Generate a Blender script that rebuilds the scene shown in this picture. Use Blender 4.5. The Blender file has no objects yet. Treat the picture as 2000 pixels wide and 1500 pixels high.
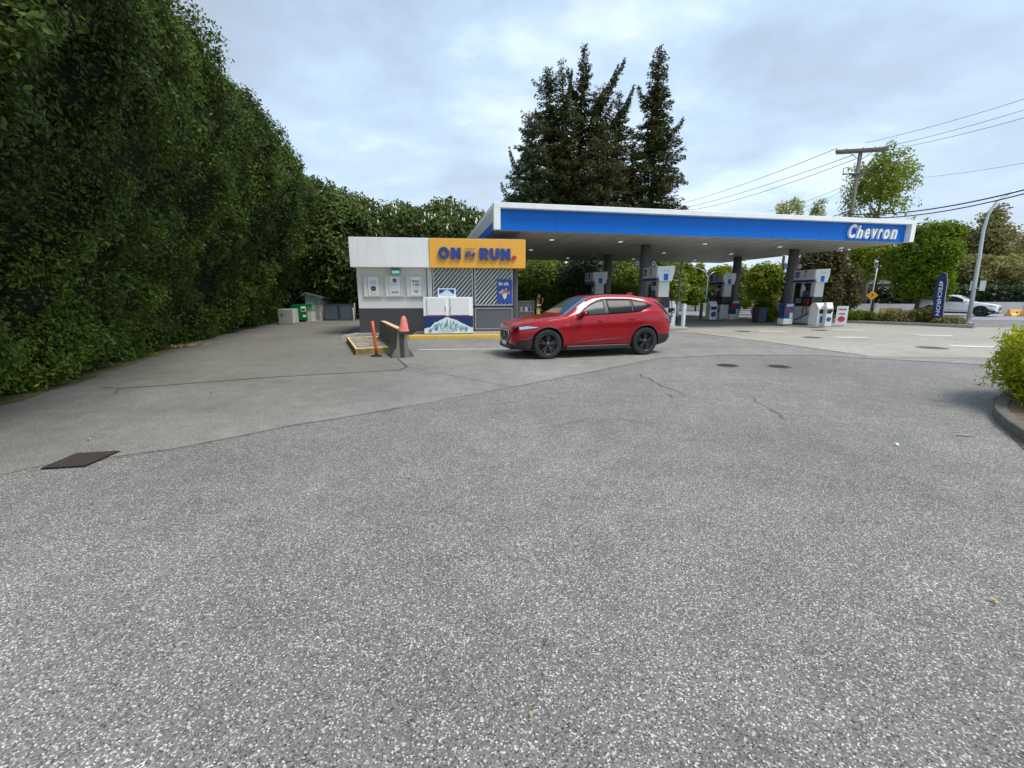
import bpy, bmesh, math, random
import numpy as np
from mathutils import Vector, Matrix
R = math.radians
S = bpy.context.scene
COL = S.collection
# ---------------------------------------------------------------- camera
CAMH = 1.55; FPX = 830.0
PITCH = math.atan(173/830)
cam = bpy.data.cameras.new('camera'); cam.sensor_width = 36; cam.lens = 36*FPX/2000
cam.clip_start = .05; cam.clip_end = 2000
co = bpy.data.objects.new('camera', cam); COL.objects.link(co)
co.location = (0, 0, CAMH); co.rotation_euler = (R(90)-PITCH, 0, 0)
S.camera = co
# ---------------------------------------------------------------- light
SUN_EL, SUN_AZ = R(60), R(120)     # azimuth clockwise from +Y: right and behind the camera
S.view_settings.view_transform = 'Standard'; S.view_settings.look = 'None'
S.view_settings.exposure = 0.60; S.view_settings.gamma = 1
w = bpy.data.worlds.new('World'); S.world = w; w.use_nodes = True
def world():
    nt = w.node_tree; N = nt.nodes; L = nt.links; N.clear()
    out = N.new('ShaderNodeOutputWorld'); bg = N.new('ShaderNodeBackground')
    bg.inputs[1].default_value = 1.0
    sky = N.new('ShaderNodeTexSky'); sky.sky_type = 'NISHITA'; sky.sun_disc = False
    sky.sun_elevation = SUN_EL; sky.sun_rotation = SUN_AZ
    sk = N.new('ShaderNodeVectorMath'); sk.operation = 'SCALE'; sk.inputs['Scale'].default_value = .1
    L.new(sky.outputs[0], sk.inputs[0])
    tc = N.new('ShaderNodeTexCoord'); sp = N.new('ShaderNodeSeparateXYZ'); L.new(tc.outputs['Generated'], sp.inputs[0])
    def m(op, a, b=None, c=None):
        n = N.new('ShaderNodeMath'); n.operation = op
        for i, v in enumerate((a, b, c)):
            if v is None: continue
            if isinstance(v, (int, float)): n.inputs[i].default_value = v
            else: L.new(v, n.inputs[i])
        return n.outputs[0]
    z = m('MAXIMUM', sp.outputs[2], 0.0); zz = m('ADD', z, .16)
    cx = m('DIVIDE', sp.outputs[0], zz); cy = m('DIVIDE', sp.outputs[1], zz)
    cb = N.new('ShaderNodeCombineXYZ'); L.new(cx, cb.inputs[0]); L.new(m('MULTIPLY', cy, 1.15), cb.inputs[1])
    def noise(scale, det, rough, off, dist=0):
        mp = N.new('ShaderNodeMapping'); mp.inputs['Location'].default_value = off; mp.inputs['Rotation'].default_value = (0, 0, .5)
        L.new(cb.outputs[0], mp.inputs[0])
        n = N.new('ShaderNodeTexNoise'); n.inputs['Scale'].default_value = scale; n.inputs['Detail'].default_value = det
        n.inputs['Roughness'].default_value = rough; n.inputs['Distortion'].default_value = dist
        L.new(mp.outputs[0], n.inputs['Vector']); return n.outputs['Fac']
    n1 = noise(.62, 7, .5, (3.1, 1.7, 0), .35); n2 = noise(1.7, 6, .55, (7.3, 2.2, 4), .2)
    v = m('ADD', m('MULTIPLY', n1, .6), m('MULTIPLY', n2, .4))
    rp = N.new('ShaderNodeValToRGB'); L.new(v, rp.inputs[0]); e = rp.color_ramp.elements
    e[0].position = .41; e[0].color = (.33, .395, .49, 1)
    e[1].position = .60; e[1].color = (.66, .77, .84, 1)
    a = e.new(.46); a.color = (.355, .445, .585, 1)
    a = e.new(.53); a.color = (.43, .56, .71, 1)
    # brighter, milkier towards the horizon
    hz = N.new('ShaderNodeMapRange'); L.new(z, hz.inputs[0]); hz.inputs[1].default_value = 0; hz.inputs[2].default_value = .5
    hz.inputs[3].default_value = .6; hz.inputs[4].default_value = 0
    mx = N.new('ShaderNodeMixRGB'); L.new(hz.outputs[0], mx.inputs[0]); L.new(rp.outputs[0], mx.inputs[1]); mx.inputs[2].default_value = (.57, .68, .78, 1)
    mz = N.new('ShaderNodeMixRGB'); mz.inputs[0].default_value = .9; L.new(sk.outputs[0], mz.inputs[1]); L.new(mx.outputs[0], mz.inputs[2])
    L.new(mz.outputs[0], bg.inputs[0]); L.new(bg.outputs[0], out.inputs[0])
world()
sl = bpy.data.lights.new('sun', 'SUN'); sl.energy = 2.3; sl.angle = R(24); sl.color = (1, .94, .84)
so = bpy.data.objects.new('sun', sl); COL.objects.link(so)
sd = Vector((math.sin(SUN_AZ)*math.cos(SUN_EL), math.cos(SUN_AZ)*math.cos(SUN_EL), math.sin(SUN_EL)))
so.rotation_euler = sd.to_track_quat('Z', 'Y').to_euler(); so.location = (30, -20, 40)
# ---------------------------------------------------------------- measuring helpers (photo pixel -> place in the world)
_c, _s = math.cos(PITCH), math.sin(PITCH)
def D(px, py):
    u, v = px-1000, py-750
    return (u, FPX*_c - v*_s, -FPX*_s - v*_c)
def G(px, py, z=0.0):
    d = D(px, py); t = (z-CAMH)/d[2]; return (d[0]*t, d[1]*t)
def P(px, py, Y):
    d = D(px, py); t = Y/d[1]; return (d[0]*t, Y, CAMH+d[2]*t)
# ---------------------------------------------------------------- object helpers
def tag(o, label=None, cat=None, group=None, kind=None):
    if label: o['label'] = label
    if cat: o['category'] = cat
    if group: o['group'] = group
    if kind: o['kind'] = kind
    return o
def empty(name, loc=(0, 0, 0), rz=0, label=None, cat=None, group=None):
    o = bpy.data.objects.new(name, None); COL.objects.link(o); o.location = loc; o.rotation_euler = (0, 0, rz)
    o.empty_display_size = .2
    return tag(o, label, cat, group)
def copy_tree(o, parent=None):
    c = o.copy(); COL.objects.link(c)
    if parent is not None: c.parent = parent
    for ch in list(o.children): copy_tree(ch, c)
    return c
def add_mesh(name, me, parent=None, mats=None):
    o = bpy.data.objects.new(name, me); COL.objects.link(o)
    if parent is not None: o.parent = parent
    if mats is not None:
        for m in (mats if isinstance(mats, (list, tuple)) else [mats]): me.materials.append(m)
    return o
class MB:
    def __init__(s): s.v = []; s.f = []; s.m = []; s.sm = []
    def add(s, vs, fs, mi=0, smooth=False):
        b = len(s.v); s.v += [tuple(p) for p in vs]
        for f in fs: s.f.append([b+i for i in f]); s.m.append(mi); s.sm.append(smooth)
        return s
    def quad(s, a, b, c, d, mi=0): return s.add([a, b, c, d], [(0, 1, 2, 3)], mi)
    def box(s, c, d, rz=0, mi=0, rx=0, ry=0):
        M = Matrix.Translation(c) @ Matrix.Rotation(rz, 4, 'Z') @ Matrix.Rotation(ry, 4, 'Y') @ Matrix.Rotation(rx, 4, 'X')
        vs = [M @ Vector((x*d[0]/2, y*d[1]/2, z*d[2]/2)) for x in (-1, 1) for y in (-1, 1) for z in (-1, 1)]
        return s.add(vs, [(0, 1, 3, 2), (4, 6, 7, 5), (0, 4, 5, 1), (2, 3, 7, 6), (0, 2, 6, 4), (1, 5, 7, 3)], mi)
    def bb(s, x0, x1, y0, y1, z0, z1, mi=0):
        return s.box(((x0+x1)/2, (y0+y1)/2, (z0+z1)/2), (abs(x1-x0), abs(y1-y0), abs(z1-z0)), mi=mi)
    def rbox(s, x0, x1, y0, y1, z0, z1, b=.02, mi=0):   # chamfered box
        bm = bmesh.new(); bmesh.ops.create_cube(bm, size=1)
        for v in bm.verts:
            v.co = Vector(((x0+x1)/2+v.co.x*(x1-x0), (y0+y1)/2+v.co.y*(y1-y0), (z0+z1)/2+v.co.z*(z1-z0)))
        bmesh.ops.bevel(bm, geom=list(bm.edges), offset=b, segments=2, profile=.5, affect='EDGES')
        bm.verts.index_update(); s.add([v.co[:] for v in bm.verts], [[v.index for v in f.verts] for f in bm.faces], mi); bm.free(); return s
    def cyl(s, p0, p1, r0, r1=None, n=12, mi=0, caps=True, smooth=True):
        if r1 is None: r1 = r0
        p0, p1 = Vector(p0), Vector(p1); ax = (p1-p0).normalized()
        a = ax.orthogonal().normalized(); b = ax.cross(a)
        vs = []
        for p, r in ((p0, r0), (p1, r1)):
            for i in range(n):
                t = 2*math.pi*i/n; vs.append(p+(a*math.cos(t)+b*math.sin(t))*r)
        s.add(vs, [(i, (i+1) % n, n+(i+1) % n, n+i) for i in range(n)], mi, smooth)
        if caps: s.add(vs[:n], [list(range(n))[::-1]], mi); s.add(vs[n:], [list(range(n))], mi)
        return s
    def tube(s, pts, rad, n=8, mi=0, closed_caps=True):
        pts = [Vector(p) for p in pts]; rs = rad if isinstance(rad, (list, tuple)) else [rad]*len(pts)
        vs = []; prev = None
        for i, p in enumerate(pts):
            t = (pts[min(i+1, len(pts)-1)]-pts[max(i-1, 0)]).normalized()
            a = (prev - t*prev.dot(t)).normalized() if prev is not None and (prev - t*prev.dot(t)).length > 1e-5 else t.orthogonal().normalized()
            prev = a; b = t.cross(a)
            for k in range(n):
                q = 2*math.pi*k/n; vs.append(p+(a*math.cos(q)+b*math.sin(q))*rs[i])
        fs = []
        for i in range(len(pts)-1):
            for k in range(n): fs.append((i*n+k, i*n+(k+1) % n, (i+1)*n+(k+1) % n, (i+1)*n+k))
        s.add(vs, fs, mi, True)
        if closed_caps: s.add(vs[:n], [list(range(n))[::-1]], mi); s.add(vs[-n:], [list(range(n))], mi)
        return s
    def prism(s, poly, y0, y1, mi=0, plane='xz'):      # polygon extruded along the third axis
        n = len(poly)
        mk = {'xz': lambda p, t: (p[0], t, p[1]), 'xy': lambda p, t: (p[0], p[1], t), 'yz': lambda p, t: (t, p[0], p[1])}[plane]
        vs = [mk(p, y0) for p in poly]+[mk(p, y1) for p in poly]
        return s.add(vs, [list(range(n)), list(range(n, 2*n))[::-1]]+[(i, n+i, n+(i+1) % n, (i+1) % n) for i in range(n)], mi)
    def lathe(s, prof, c=(0, 0, 0), n=24, axis='z', mi=0):   # prof: (r, h)
        vs = []
        for r, h in prof:
            for k in range(n):
                q = 2*math.pi*k/n; a, b = r*math.cos(q), r*math.sin(q)
                vs.append({'z': (c[0]+a, c[1]+b, c[2]+h), 'y': (c[0]+a, c[1]+h, c[2]+b), 'x': (c[0]+h, c[1]+a, c[2]+b)}[axis])
        fs = []
        for i in range(len(prof)-1):
            for k in range(n): fs.append((i*n+k, i*n+(k+1) % n, (i+1)*n+(k+1) % n, (i+1)*n+k))
        return s.add(vs, fs, mi, True)
    def sphere(s, c, r, n=12, mi=0, sc=(1, 1, 1)):
        prof = []
        vs = []; m = n//2+1
        for i in range(m+1):
            ph = math.pi*i/m
            for k in range(n):
                q = 2*math.pi*k/n
                vs.append((c[0]+r*sc[0]*math.sin(ph)*math.cos(q), c[1]+r*sc[1]*math.sin(ph)*math.sin(q), c[2]+r*sc[2]*math.cos(ph)))
        fs = [(i*n+k, (i+1)*n+k, (i+1)*n+(k+1) % n, i*n+(k+1) % n) for i in range(m) for k in range(n)]
        return s.add(vs, fs, mi, True)
    def build(s, name, mats, parent=None, fix=True):
        me = bpy.data.meshes.new(name); me.from_pydata(s.v, [], s.f)
        o = add_mesh(name, me, parent, mats)
        me.polygons.foreach_set('material_index', s.m); me.polygons.foreach_set('use_smooth', s.sm)
        if fix:
            bm = bmesh.new(); bm.from_mesh(me); bmesh.ops.remove_doubles(bm, verts=bm.verts, dist=1e-5)
            bmesh.ops.recalc_face_normals(bm, faces=bm.faces); bm.to_mesh(me); bm.free()
        return o
def bevel(o, wd=.01, seg=2):
    m = o.modifiers.new('bevel', 'BEVEL'); m.width = wd; m.segments = seg; m.limit_method = 'ANGLE'; m.angle_limit = R(40)
    return o
def text_mb(s, size, depth=.01, bold=0.0, shear=0.0, sx=1.0, align='CENTER', spacing=1.0):
    cu = bpy.data.curves.new('t', 'FONT'); cu.body = s; cu.size = size; cu.extrude = depth/2; cu.offset = bold; cu.shear = shear
    cu.align_x = align; cu.align_y = 'CENTER'; cu.resolution_u = 4; cu.space_character = spacing
    o = bpy.data.objects.new('t', cu); COL.objects.link(o)
    bpy.context.view_layer.update()
    me = bpy.data.meshes.new_from_object(o.evaluated_get(bpy.context.evaluated_depsgraph_get()))
    vs = [(v.co.x*sx, v.co.y, v.co.z) for v in me.vertices]; fs = [list(p.vertices) for p in me.polygons]
    bpy.data.objects.remove(o); bpy.data.curves.remove(cu); bpy.data.meshes.remove(me)
    return vs, fs
def add_text(mb, s, size, at, normal='-y', mi=0, **k):  # text standing in a vertical plane, facing -y / -x / +x
    vs, fs = text_mb(s, size, **k)
    if normal == '-y': f = lambda v: (at[0]+v[0], at[1]-v[2], at[2]+v[1])
    elif normal == '-x': f = lambda v: (at[0]-v[2], at[1]-v[0], at[2]+v[1])
    elif normal == '+x': f = lambda v: (at[0]+v[2], at[1]+v[0], at[2]+v[1])
    mb.add([f(v) for v in vs], fs, mi); return mb
# ---------------------------------------------------------------- materials
def mat(name, col, rough=.6, metal=0, var=.12, vscale=3.0, bump=0, bscale=40, spec=.5, coat=0, emit=0, detail=4):
    m = bpy.data.materials.new(name); m.use_nodes = True; nt = m.node_tree; N = nt.nodes; L = nt.links
    b = N['Principled BSDF']; b.inputs['Roughness'].default_value = rough; b.inputs['Metallic'].default_value = metal
    b.inputs['Specular IOR Level'].default_value = spec; b.inputs['Coat Weight'].default_value = coat
    c = (*col, 1)
    b.inputs['Base Color'].default_value = c
    tc = N.new('ShaderNodeTexCoord')
    if var > 0:
        n = N.new('ShaderNodeTexNoise'); n.inputs['Scale'].default_value = vscale; n.inputs['Detail'].default_value = detail
        L.new(tc.outputs['Object'], n.inputs['Vector'])
        mx = N.new('ShaderNodeMixRGB'); mx.blend_type = 'MIX'; L.new(n.outputs['Fac'], mx.inputs[0])
        mx.inputs[1].default_value = (*[x*(1-var*1.4) for x in col], 1); mx.inputs[2].default_value = (*[min(1, x*(1+var*1.4)) for x in col], 1)
        L.new(mx.outputs[0], b.inputs['Base Color'])
    if bump > 0:
        n = N.new('ShaderNodeTexNoise'); n.inputs['Scale'].default_value = bscale; n.inputs['Detail'].default_value = 4
        L.new(tc.outputs['Object'], n.inputs['Vector'])
        bp = N.new('ShaderNodeBump'); bp.inputs['Strength'].default_value = bump; bp.inputs['Distance'].default_value = .02
        L.new(n.outputs['Fac'], bp.inputs['Height']); L.new(bp.outputs[0], b.inputs['Normal'])
    if emit > 0:
        b.inputs['Emission Color'].default_value = c; b.inputs['Emission Strength'].default_value = emit
    return m
def streaky(name, col, dirt, amt=.5, rough=.5, hs=6, vs=.35, grime=0.0):   # painted wall with vertical rain streaks and blotches
    m = mat(name, col, rough, var=0); nt = m.node_tree; N = nt.nodes; L = nt.links; b = N['Principled BSDF']
    tc = N.new('ShaderNodeTexCoord'); mp = N.new('ShaderNodeMapping'); mp.inputs['Scale'].default_value = (hs, hs, vs)
    L.new(tc.outputs['Object'], mp.inputs[0])
    n = N.new('ShaderNodeTexNoise'); n.inputs['Scale'].default_value = 1; n.inputs['Detail'].default_value = 6; L.new(mp.outputs[0], n.inputs['Vector'])
    n2 = N.new('ShaderNodeTexNoise'); n2.inputs['Scale'].default_value = 1.7; n2.inputs['Detail'].default_value = 6; L.new(tc.outputs['Object'], n2.inputs['Vector'])
    mu = N.new('ShaderNodeMath'); mu.operation = 'MULTIPLY'; L.new(n.outputs['Fac'], mu.inputs[0]); L.new(n2.outputs['Fac'], mu.inputs[1])
    mr = N.new('ShaderNodeMapRange'); L.new(mu.outputs[0], mr.inputs[0]); mr.inputs[1].default_value = .18; mr.inputs[2].default_value = .42; mr.inputs[3].default_value = 0; mr.inputs[4].default_value = amt
    mx = N.new('ShaderNodeMixRGB'); L.new(mr.outputs[0], mx.inputs[0]); mx.inputs[1].default_value = (*col, 1); mx.inputs[2].default_value = (*dirt, 1)
    L.new(mx.outputs[0], b.inputs['Base Color']); return m
def asphalt(name, base, light, dark, scale=90, bigvar=.18, stone=.5, seed=0.0, bump=.35, stain=True):
    m = bpy.data.materials.new(name); m.use_nodes = True; nt = m.node_tree; N = nt.nodes; L = nt.links
    b = N['Principled BSDF']; b.inputs['Roughness'].default_value = .85; b.inputs['Specular IOR Level'].default_value = .3
    g = N.new('ShaderNodeNewGeometry')
    mp0 = N.new('ShaderNodeMapping'); mp0.inputs['Location'].default_value = (seed, seed*.7, 0); L.new(g.outputs['Position'], mp0.inputs[0])
    P0 = mp0.outputs[0]
    v = N.new('ShaderNodeTexVoronoi'); v.inputs['Scale'].default_value = scale; v.inputs['Randomness'].default_value = 1; L.new(P0, v.inputs['Vector'])
    sep = N.new('ShaderNodeSeparateColor'); L.new(v.outputs['Color'], sep.inputs[0])
    rp = N.new('ShaderNodeValToRGB'); L.new(sep.outputs[0], rp.inputs[0]); rp.color_ramp.interpolation = 'LINEAR'
    e = rp.color_ramp.elements; e[0].position = 0; e[0].color = (*dark, 1); e[1].position = 1; e[1].color = (*light, 1)
    a = e.new(.22); a.color = (*[x*.8 for x in base], 1); a = e.new(.62); a.color = (*base, 1); a = e.new(.84); a.color = (*[x*1.35 for x in base], 1)
    # fine sand
    n = N.new('ShaderNodeTexNoise'); n.inputs['Scale'].default_value = scale*2.2; n.inputs['Detail'].default_value = 3; L.new(P0, n.inputs['Vector'])
    mr = N.new('ShaderNodeMapRange'); L.new(n.outputs['Fac'], mr.inputs[0]); mr.inputs[1].default_value = .3; mr.inputs[2].default_value = .7; mr.inputs[3].default_value = .72; mr.inputs[4].default_value = 1.3
    m1 = N.new('ShaderNodeMixRGB'); m1.inputs[0].default_value = stone; m1.inputs[1].default_value = (*base, 1); L.new(rp.outputs[0], m1.inputs[2])
    vm = N.new('ShaderNodeVectorMath'); vm.operation = 'SCALE'; L.new(m1.outputs[0], vm.inputs[0]); L.new(mr.outputs[0], vm.inputs['Scale'])
    # broad wear, tyre-dark blotches
    n2 = N.new('ShaderNodeTexNoise'); n2.inputs['Scale'].default_value = .38; n2.inputs['Detail'].default_value = 7; n2.inputs['Roughness'].default_value = .6; L.new(P0, n2.inputs['Vector'])
    r2 = N.new('ShaderNodeMapRange'); L.new(n2.outputs['Fac'], r2.inputs[0]); r2.inputs[1].default_value = .3; r2.inputs[2].default_value = .7; r2.inputs[3].default_value = 1-bigvar; r2.inputs[4].default_value = 1+bigvar
    vm2 = N.new('ShaderNodeVectorMath'); vm2.operation = 'SCALE'; L.new(vm.outputs[0], vm2.inputs[0]); L.new(r2.outputs[0], vm2.inputs['Scale'])
    last = vm2.outputs[0]
    if stain:
        n3 = N.new('ShaderNodeTexNoise'); n3.inputs['Scale'].default_value = 1.3; n3.inputs['Detail'].default_value = 5; n3.inputs['Roughness'].default_value = .55
        mp3 = N.new('ShaderNodeMapping'); mp3.inputs['Location'].default_value = (11+seed, 4, 0); L.new(g.outputs['Position'], mp3.inputs[0]); L.new(mp3.outputs[0], n3.inputs['Vector'])
        r3 = N.new('ShaderNodeMapRange'); L.new(n3.outputs['Fac'], r3.inputs[0]); r3.inputs[1].default_value = .66; r3.inputs[2].default_value = .76; r3.inputs[3].default_value = 1; r3.inputs[4].default_value = .78
        vm3 = N.new('ShaderNodeVectorMath'); vm3.operation = 'SCALE'; L.new(last, vm3.inputs[0]); L.new(r3.outputs[0], vm3.inputs['Scale']); last = vm3.outputs[0]
    n4 = N.new('ShaderNodeTexNoise'); n4.inputs['Scale'].default_value = 3.2; n4.inputs['Detail'].default_value = 8; n4.inputs['Roughness'].default_value = .65; L.new(P0, n4.inputs['Vector'])
    r4 = N.new('ShaderNodeMapRange'); L.new(n4.outputs['Fac'], r4.inputs[0]); r4.inputs[1].default_value = .3; r4.inputs[2].default_value = .7; r4.inputs[3].default_value = .86; r4.inputs[4].default_value = 1.14
    vm4 = N.new('ShaderNodeVectorMath'); vm4.operation = 'SCALE'; L.new(last, vm4.inputs[0]); L.new(r4.outputs[0], vm4.inputs['Scale']); last = vm4.outputs[0]
    v5 = N.new('ShaderNodeTexVoronoi'); v5.inputs['Scale'].default_value = 1.6; mp5 = N.new('ShaderNodeMapping'); mp5.inputs['Location'].default_value = (seed+.3, 2.2, 0); L.new(P0, mp5.inputs[0])
    n5 = N.new('ShaderNodeTexNoise'); n5.inputs['Scale'].default_value = 22; L.new(P0, n5.inputs['Vector']); a5 = N.new('ShaderNodeMixRGB'); a5.inputs[0].default_value = .06; L.new(mp5.outputs[0], a5.inputs[1]); L.new(n5.outputs['Color'], a5.inputs[2]); L.new(a5.outputs[0], v5.inputs['Vector'])
    r5 = N.new('ShaderNodeMapRange'); L.new(v5.outputs['Distance'], r5.inputs[0]); r5.inputs[1].default_value = .028; r5.inputs[2].default_value = .055; r5.inputs[3].default_value = .55; r5.inputs[4].default_value = 1
    vm5 = N.new('ShaderNodeVectorMath'); vm5.operation = 'SCALE'; L.new(last, vm5.inputs[0]); L.new(r5.outputs[0], vm5.inputs['Scale']); last = vm5.outputs[0]
    L.new(last, b.inputs['Base Color'])
    bp = N.new('ShaderNodeBump'); bp.inputs['Strength'].default_value = bump; bp.inputs['Distance'].default_value = .004
    L.new(v.outputs['Distance'], bp.inputs['Height']); L.new(bp.outputs[0], b.inputs['Normal'])
    return m
def leafmat(name, c0, c1, c2, rough=.45, trans=.25, spec=.4):
    m = bpy.data.materials.new(name); m.use_nodes = True; nt = m.node_tree; N = nt.nodes; L = nt.links
    b = N['Principled BSDF']; b.inputs['Roughness'].default_value = rough; b.inputs['Specular IOR Level'].default_value = spec
    at = N.new('ShaderNodeAttribute'); at.attribute_name = 'tint'
    rp = N.new('ShaderNodeValToRGB'); L.new(at.outputs['Fac'], rp.inputs[0]); e = rp.color_ramp.elements
    e[0].position = 0; e[0].color = (*c0, 1); e[1].position = 1; e[1].color = (*c2, 1); a = e.new(.55); a.color = (*c1, 1)
    L.new(rp.outputs[0], b.inputs['Base Color'])
    t = N.new('ShaderNodeBsdfTranslucent'); ms = N.new('ShaderNodeMixShader'); ms.inputs[0].default_value = trans
    hs = N.new('ShaderNodeHueSaturation'); hs.inputs['Value'].default_value = 1.5; L.new(rp.outputs[0], hs.inputs['Color']); L.new(hs.outputs[0], t.inputs[0])
    L.new(b.outputs[0], ms.inputs[1]); L.new(t.outputs[0], ms.inputs[2]); L.new(ms.outputs[0], N['Material Output'].inputs[0])
    return m
M = {}
M['white'] = streaky('white_paint', (.78, .8, .8), (.5, .5, .48), .45, .45)
M['fascia_white'] = streaky('white_sheet', (.90, .92, .92), (.68, .69, .68), .35, .4, hs=9, vs=.5)
M['stucco'] = streaky('white_stucco', (.88, .87, .86), (.66, .64, .62), .45, .8, hs=3, vs=.6)
M['orange'] = mat('orange_panel', (.92, .46, .055), .45, var=.05, vscale=1.2)
M['navy'] = mat('navy_blue', (.018, .055, .30), .35, var=.05)
M['blue'] = mat('canopy_blue', (.0, .16, .66), .4, var=.05, vscale=.5, spec=.25)
M['blue2'] = mat('sign_blue', (.02, .06, .28), .4, var=.05)
M['red'] = mat('sign_red', (.6, .02, .02), .4, var=.05)
M['grey_dark'] = mat('dark_grey_paint', (.075, .075, .085), .6, var=.1, vscale=2)
M['grey_panel'] = mat('grey_panel', (.12, .13, .145), .5, var=.06)
M['grey_mid'] = mat('mid_grey_paint', (.2, .2, .21), .5, var=.1)
M['column'] = streaky('column_grey', (.16, .165, .175), (.09, .09, .09), .5, .45, hs=5, vs=.3)
M['alu'] = mat('aluminium', (.5, .5, .5), .35, metal=.6, var=.08)
M['black'] = mat('black_plastic', (.018, .018, .02), .45, var=.1)
M['rubber'] = mat('rubber', (.02, .02, .021), .8, var=.15, vscale=20)
M['soffit'] = streaky('soffit_sheet', (.52, .52, .49), (.43, .43, .40), .5, .4, hs=1.2, vs=1)
M['lens'] = mat('lamp_lens', (1, .97, .92), .3, var=0, emit=.6)
M['greenlamp'] = mat('green_lamp_lens', (.25, .8, .62), .2, var=.3, vscale=18, emit=.25)
M['cream'] = mat('cream_frame', (.80, .70, .48), .6, var=.1)
M['sheet'] = mat('paper_white', (.9, .93, .94), .35, var=.03)
M['ink'] = mat('dark_ink', (.05, .05, .07), .5, var=.1)
M['greyink'] = mat('grey_ink', (.33, .36, .38), .5, var=.1)
M['yellow'] = mat('yellow_kerb_paint', (.80, .50, .03), .55, var=.16, vscale=8, bump=.2)
M['palecream'] = mat('worn_yellow_paint', (.72, .55, .24), .7, var=.22, vscale=9, bump=.2)
M['conc'] = mat('concrete', (.30, .29, .26), .85, var=.25, vscale=5, bump=.4)
M['concmoss'] = mat('mossy_concrete', (.115, .11, .075), .9, var=.55, vscale=4, bump=.5, detail=8)
M['orangepost'] = mat('orange_post', (.62, .12, .03), .5, var=.15, vscale=9)
M['cone'] = mat('faded_cone', (.72, .22, .17), .6, var=.25, vscale=7)
M['glass'] = mat('dark_glass', (.015, .02, .025), .04, var=0, spec=.9, coat=.5)
M['greenbin'] = mat('green_steel', (.0, .17, .035), .45, var=.15)
M['wood'] = streaky('weathered_wood', (.17, .145, .12), (.09, .078, .066), .7, .85, hs=20, vs=.6)
M['bark'] = mat('bark', (.07, .052, .038), .9, var=.35, vscale=6, bump=.5)
M['bark2'] = mat('bark_pale', (.13, .11, .09), .9, var=.3, vscale=8, bump=.5)
M['wire'] = mat('wire', (.02, .02, .025), .6, var=0)
M['lampsteel'] = mat('galvanised_steel', (.52, .56, .58), .4, metal=.15, var=.08)
M['roadwall'] = streaky('sound_wall', (.50, .51, .53), (.36, .36, .36), .6, .8, hs=1.2, vs=.4)
M['yellowbar'] = mat('yellow_barrier_paint', (.8, .50, .16), .7, var=.14, vscale=2)
M['roof'] = mat('roof_shingle', (.17, .14, .13), .85, var=.2, vscale=14, bump=.3)
M['siding'] = mat('pale_siding', (.55, .62, .66), .7, var=.08)
M['paint'] = mat('road_paint', (.74, .73, .66), .7, var=.3, vscale=7, detail=8)
M['iron'] = mat('cast_iron', (.062, .048, .040), .7, var=.3, vscale=30, bump=.5, bscale=60)
M['skyblue'] = mat('ice_blue', (.28, .60, .86), .35, var=.4, vscale=9)
M['icewhite'] = mat('ice_white', (.8, .86, .89), .35, var=.12, vscale=9)
M['steelblue'] = mat('steel_blue_gate', (.10, .13, .17), .5, var=.1)
M['shed'] = streaky('shed_white', (.5, .5, .48), (.3, .3, .28), .6, .7, hs=5, vs=.5)
M['signyellow'] = mat('sign_yellow', (.9, .42, .01), .4, var=.04)
# ================================================================ SETTING
def sheet(name, pts, z, m, kind='structure', sub=False):
    me = bpy.data.meshes.new(name); me.from_pydata([(x, y, z) for x, y in pts], [], [list(range(len(pts)))])
    bm = bmesh.new(); bm.from_mesh(me); bmesh.ops.triangulate(bm, faces=bm.faces)
    bmesh.ops.recalc_face_normals(bm, faces=bm.faces)
    if bm.faces[:] and sum(f.normal.z for f in bm.faces) < 0: bmesh.ops.reverse_faces(bm, faces=bm.faces)
    bm.to_mesh(me); bm.free()
    o = add_mesh(name, me, None, m); tag(o, kind=kind); return o
rng0 = random.Random(4)
def wiggle(pts, step=.25, amp=.02, seed=1, close=True):
    r = random.Random(seed); out = []; n = len(pts)
    for i in range(n if close else n-1):
        a, b = Vector(pts[i]), Vector(pts[(i+1) % n]); d = (b-a).length; k = max(1, min(60, int(d/step)))
        for j in range(k):
            p = a.lerp(b, j/k); out.append((p.x+r.uniform(-amp, amp), p.y+r.uniform(-amp, amp)))
    if not close: out.append(tuple(pts[-1]))
    return out
M['earth'] = mat('earth', (.10, .10, .055), .95, var=.35, vscale=.6, bump=.3, detail=8)
M['asph'] = asphalt('asphalt_coarse', (.182, .176, .163), (.66, .64, .59), (.03, .03, .03), scale=165, stone=.9, bigvar=.17)
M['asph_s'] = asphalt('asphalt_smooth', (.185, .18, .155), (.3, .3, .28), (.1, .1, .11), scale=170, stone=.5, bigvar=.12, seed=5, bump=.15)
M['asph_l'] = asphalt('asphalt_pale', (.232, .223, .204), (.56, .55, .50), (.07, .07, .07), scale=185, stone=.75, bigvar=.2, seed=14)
M['asph_m'] = asphalt('asphalt_left', (.190, .186, .168), (.48, .47, .43), (.06, .062, .06), scale=165, stone=.65, bigvar=.15, seed=14)
M['pad'] = asphalt('concrete_pad', (.345, .33, .285), (.42, .40, .36), (.22, .21, .185), scale=70, stone=.35, bigvar=.12, seed=21, bump=.1)
M['road'] = asphalt('road_asphalt', (.27, .275, .30), (.4, .4, .42), (.18, .18, .2), scale=60, stone=.4, bigvar=.1, seed=33, bump=.1)
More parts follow.
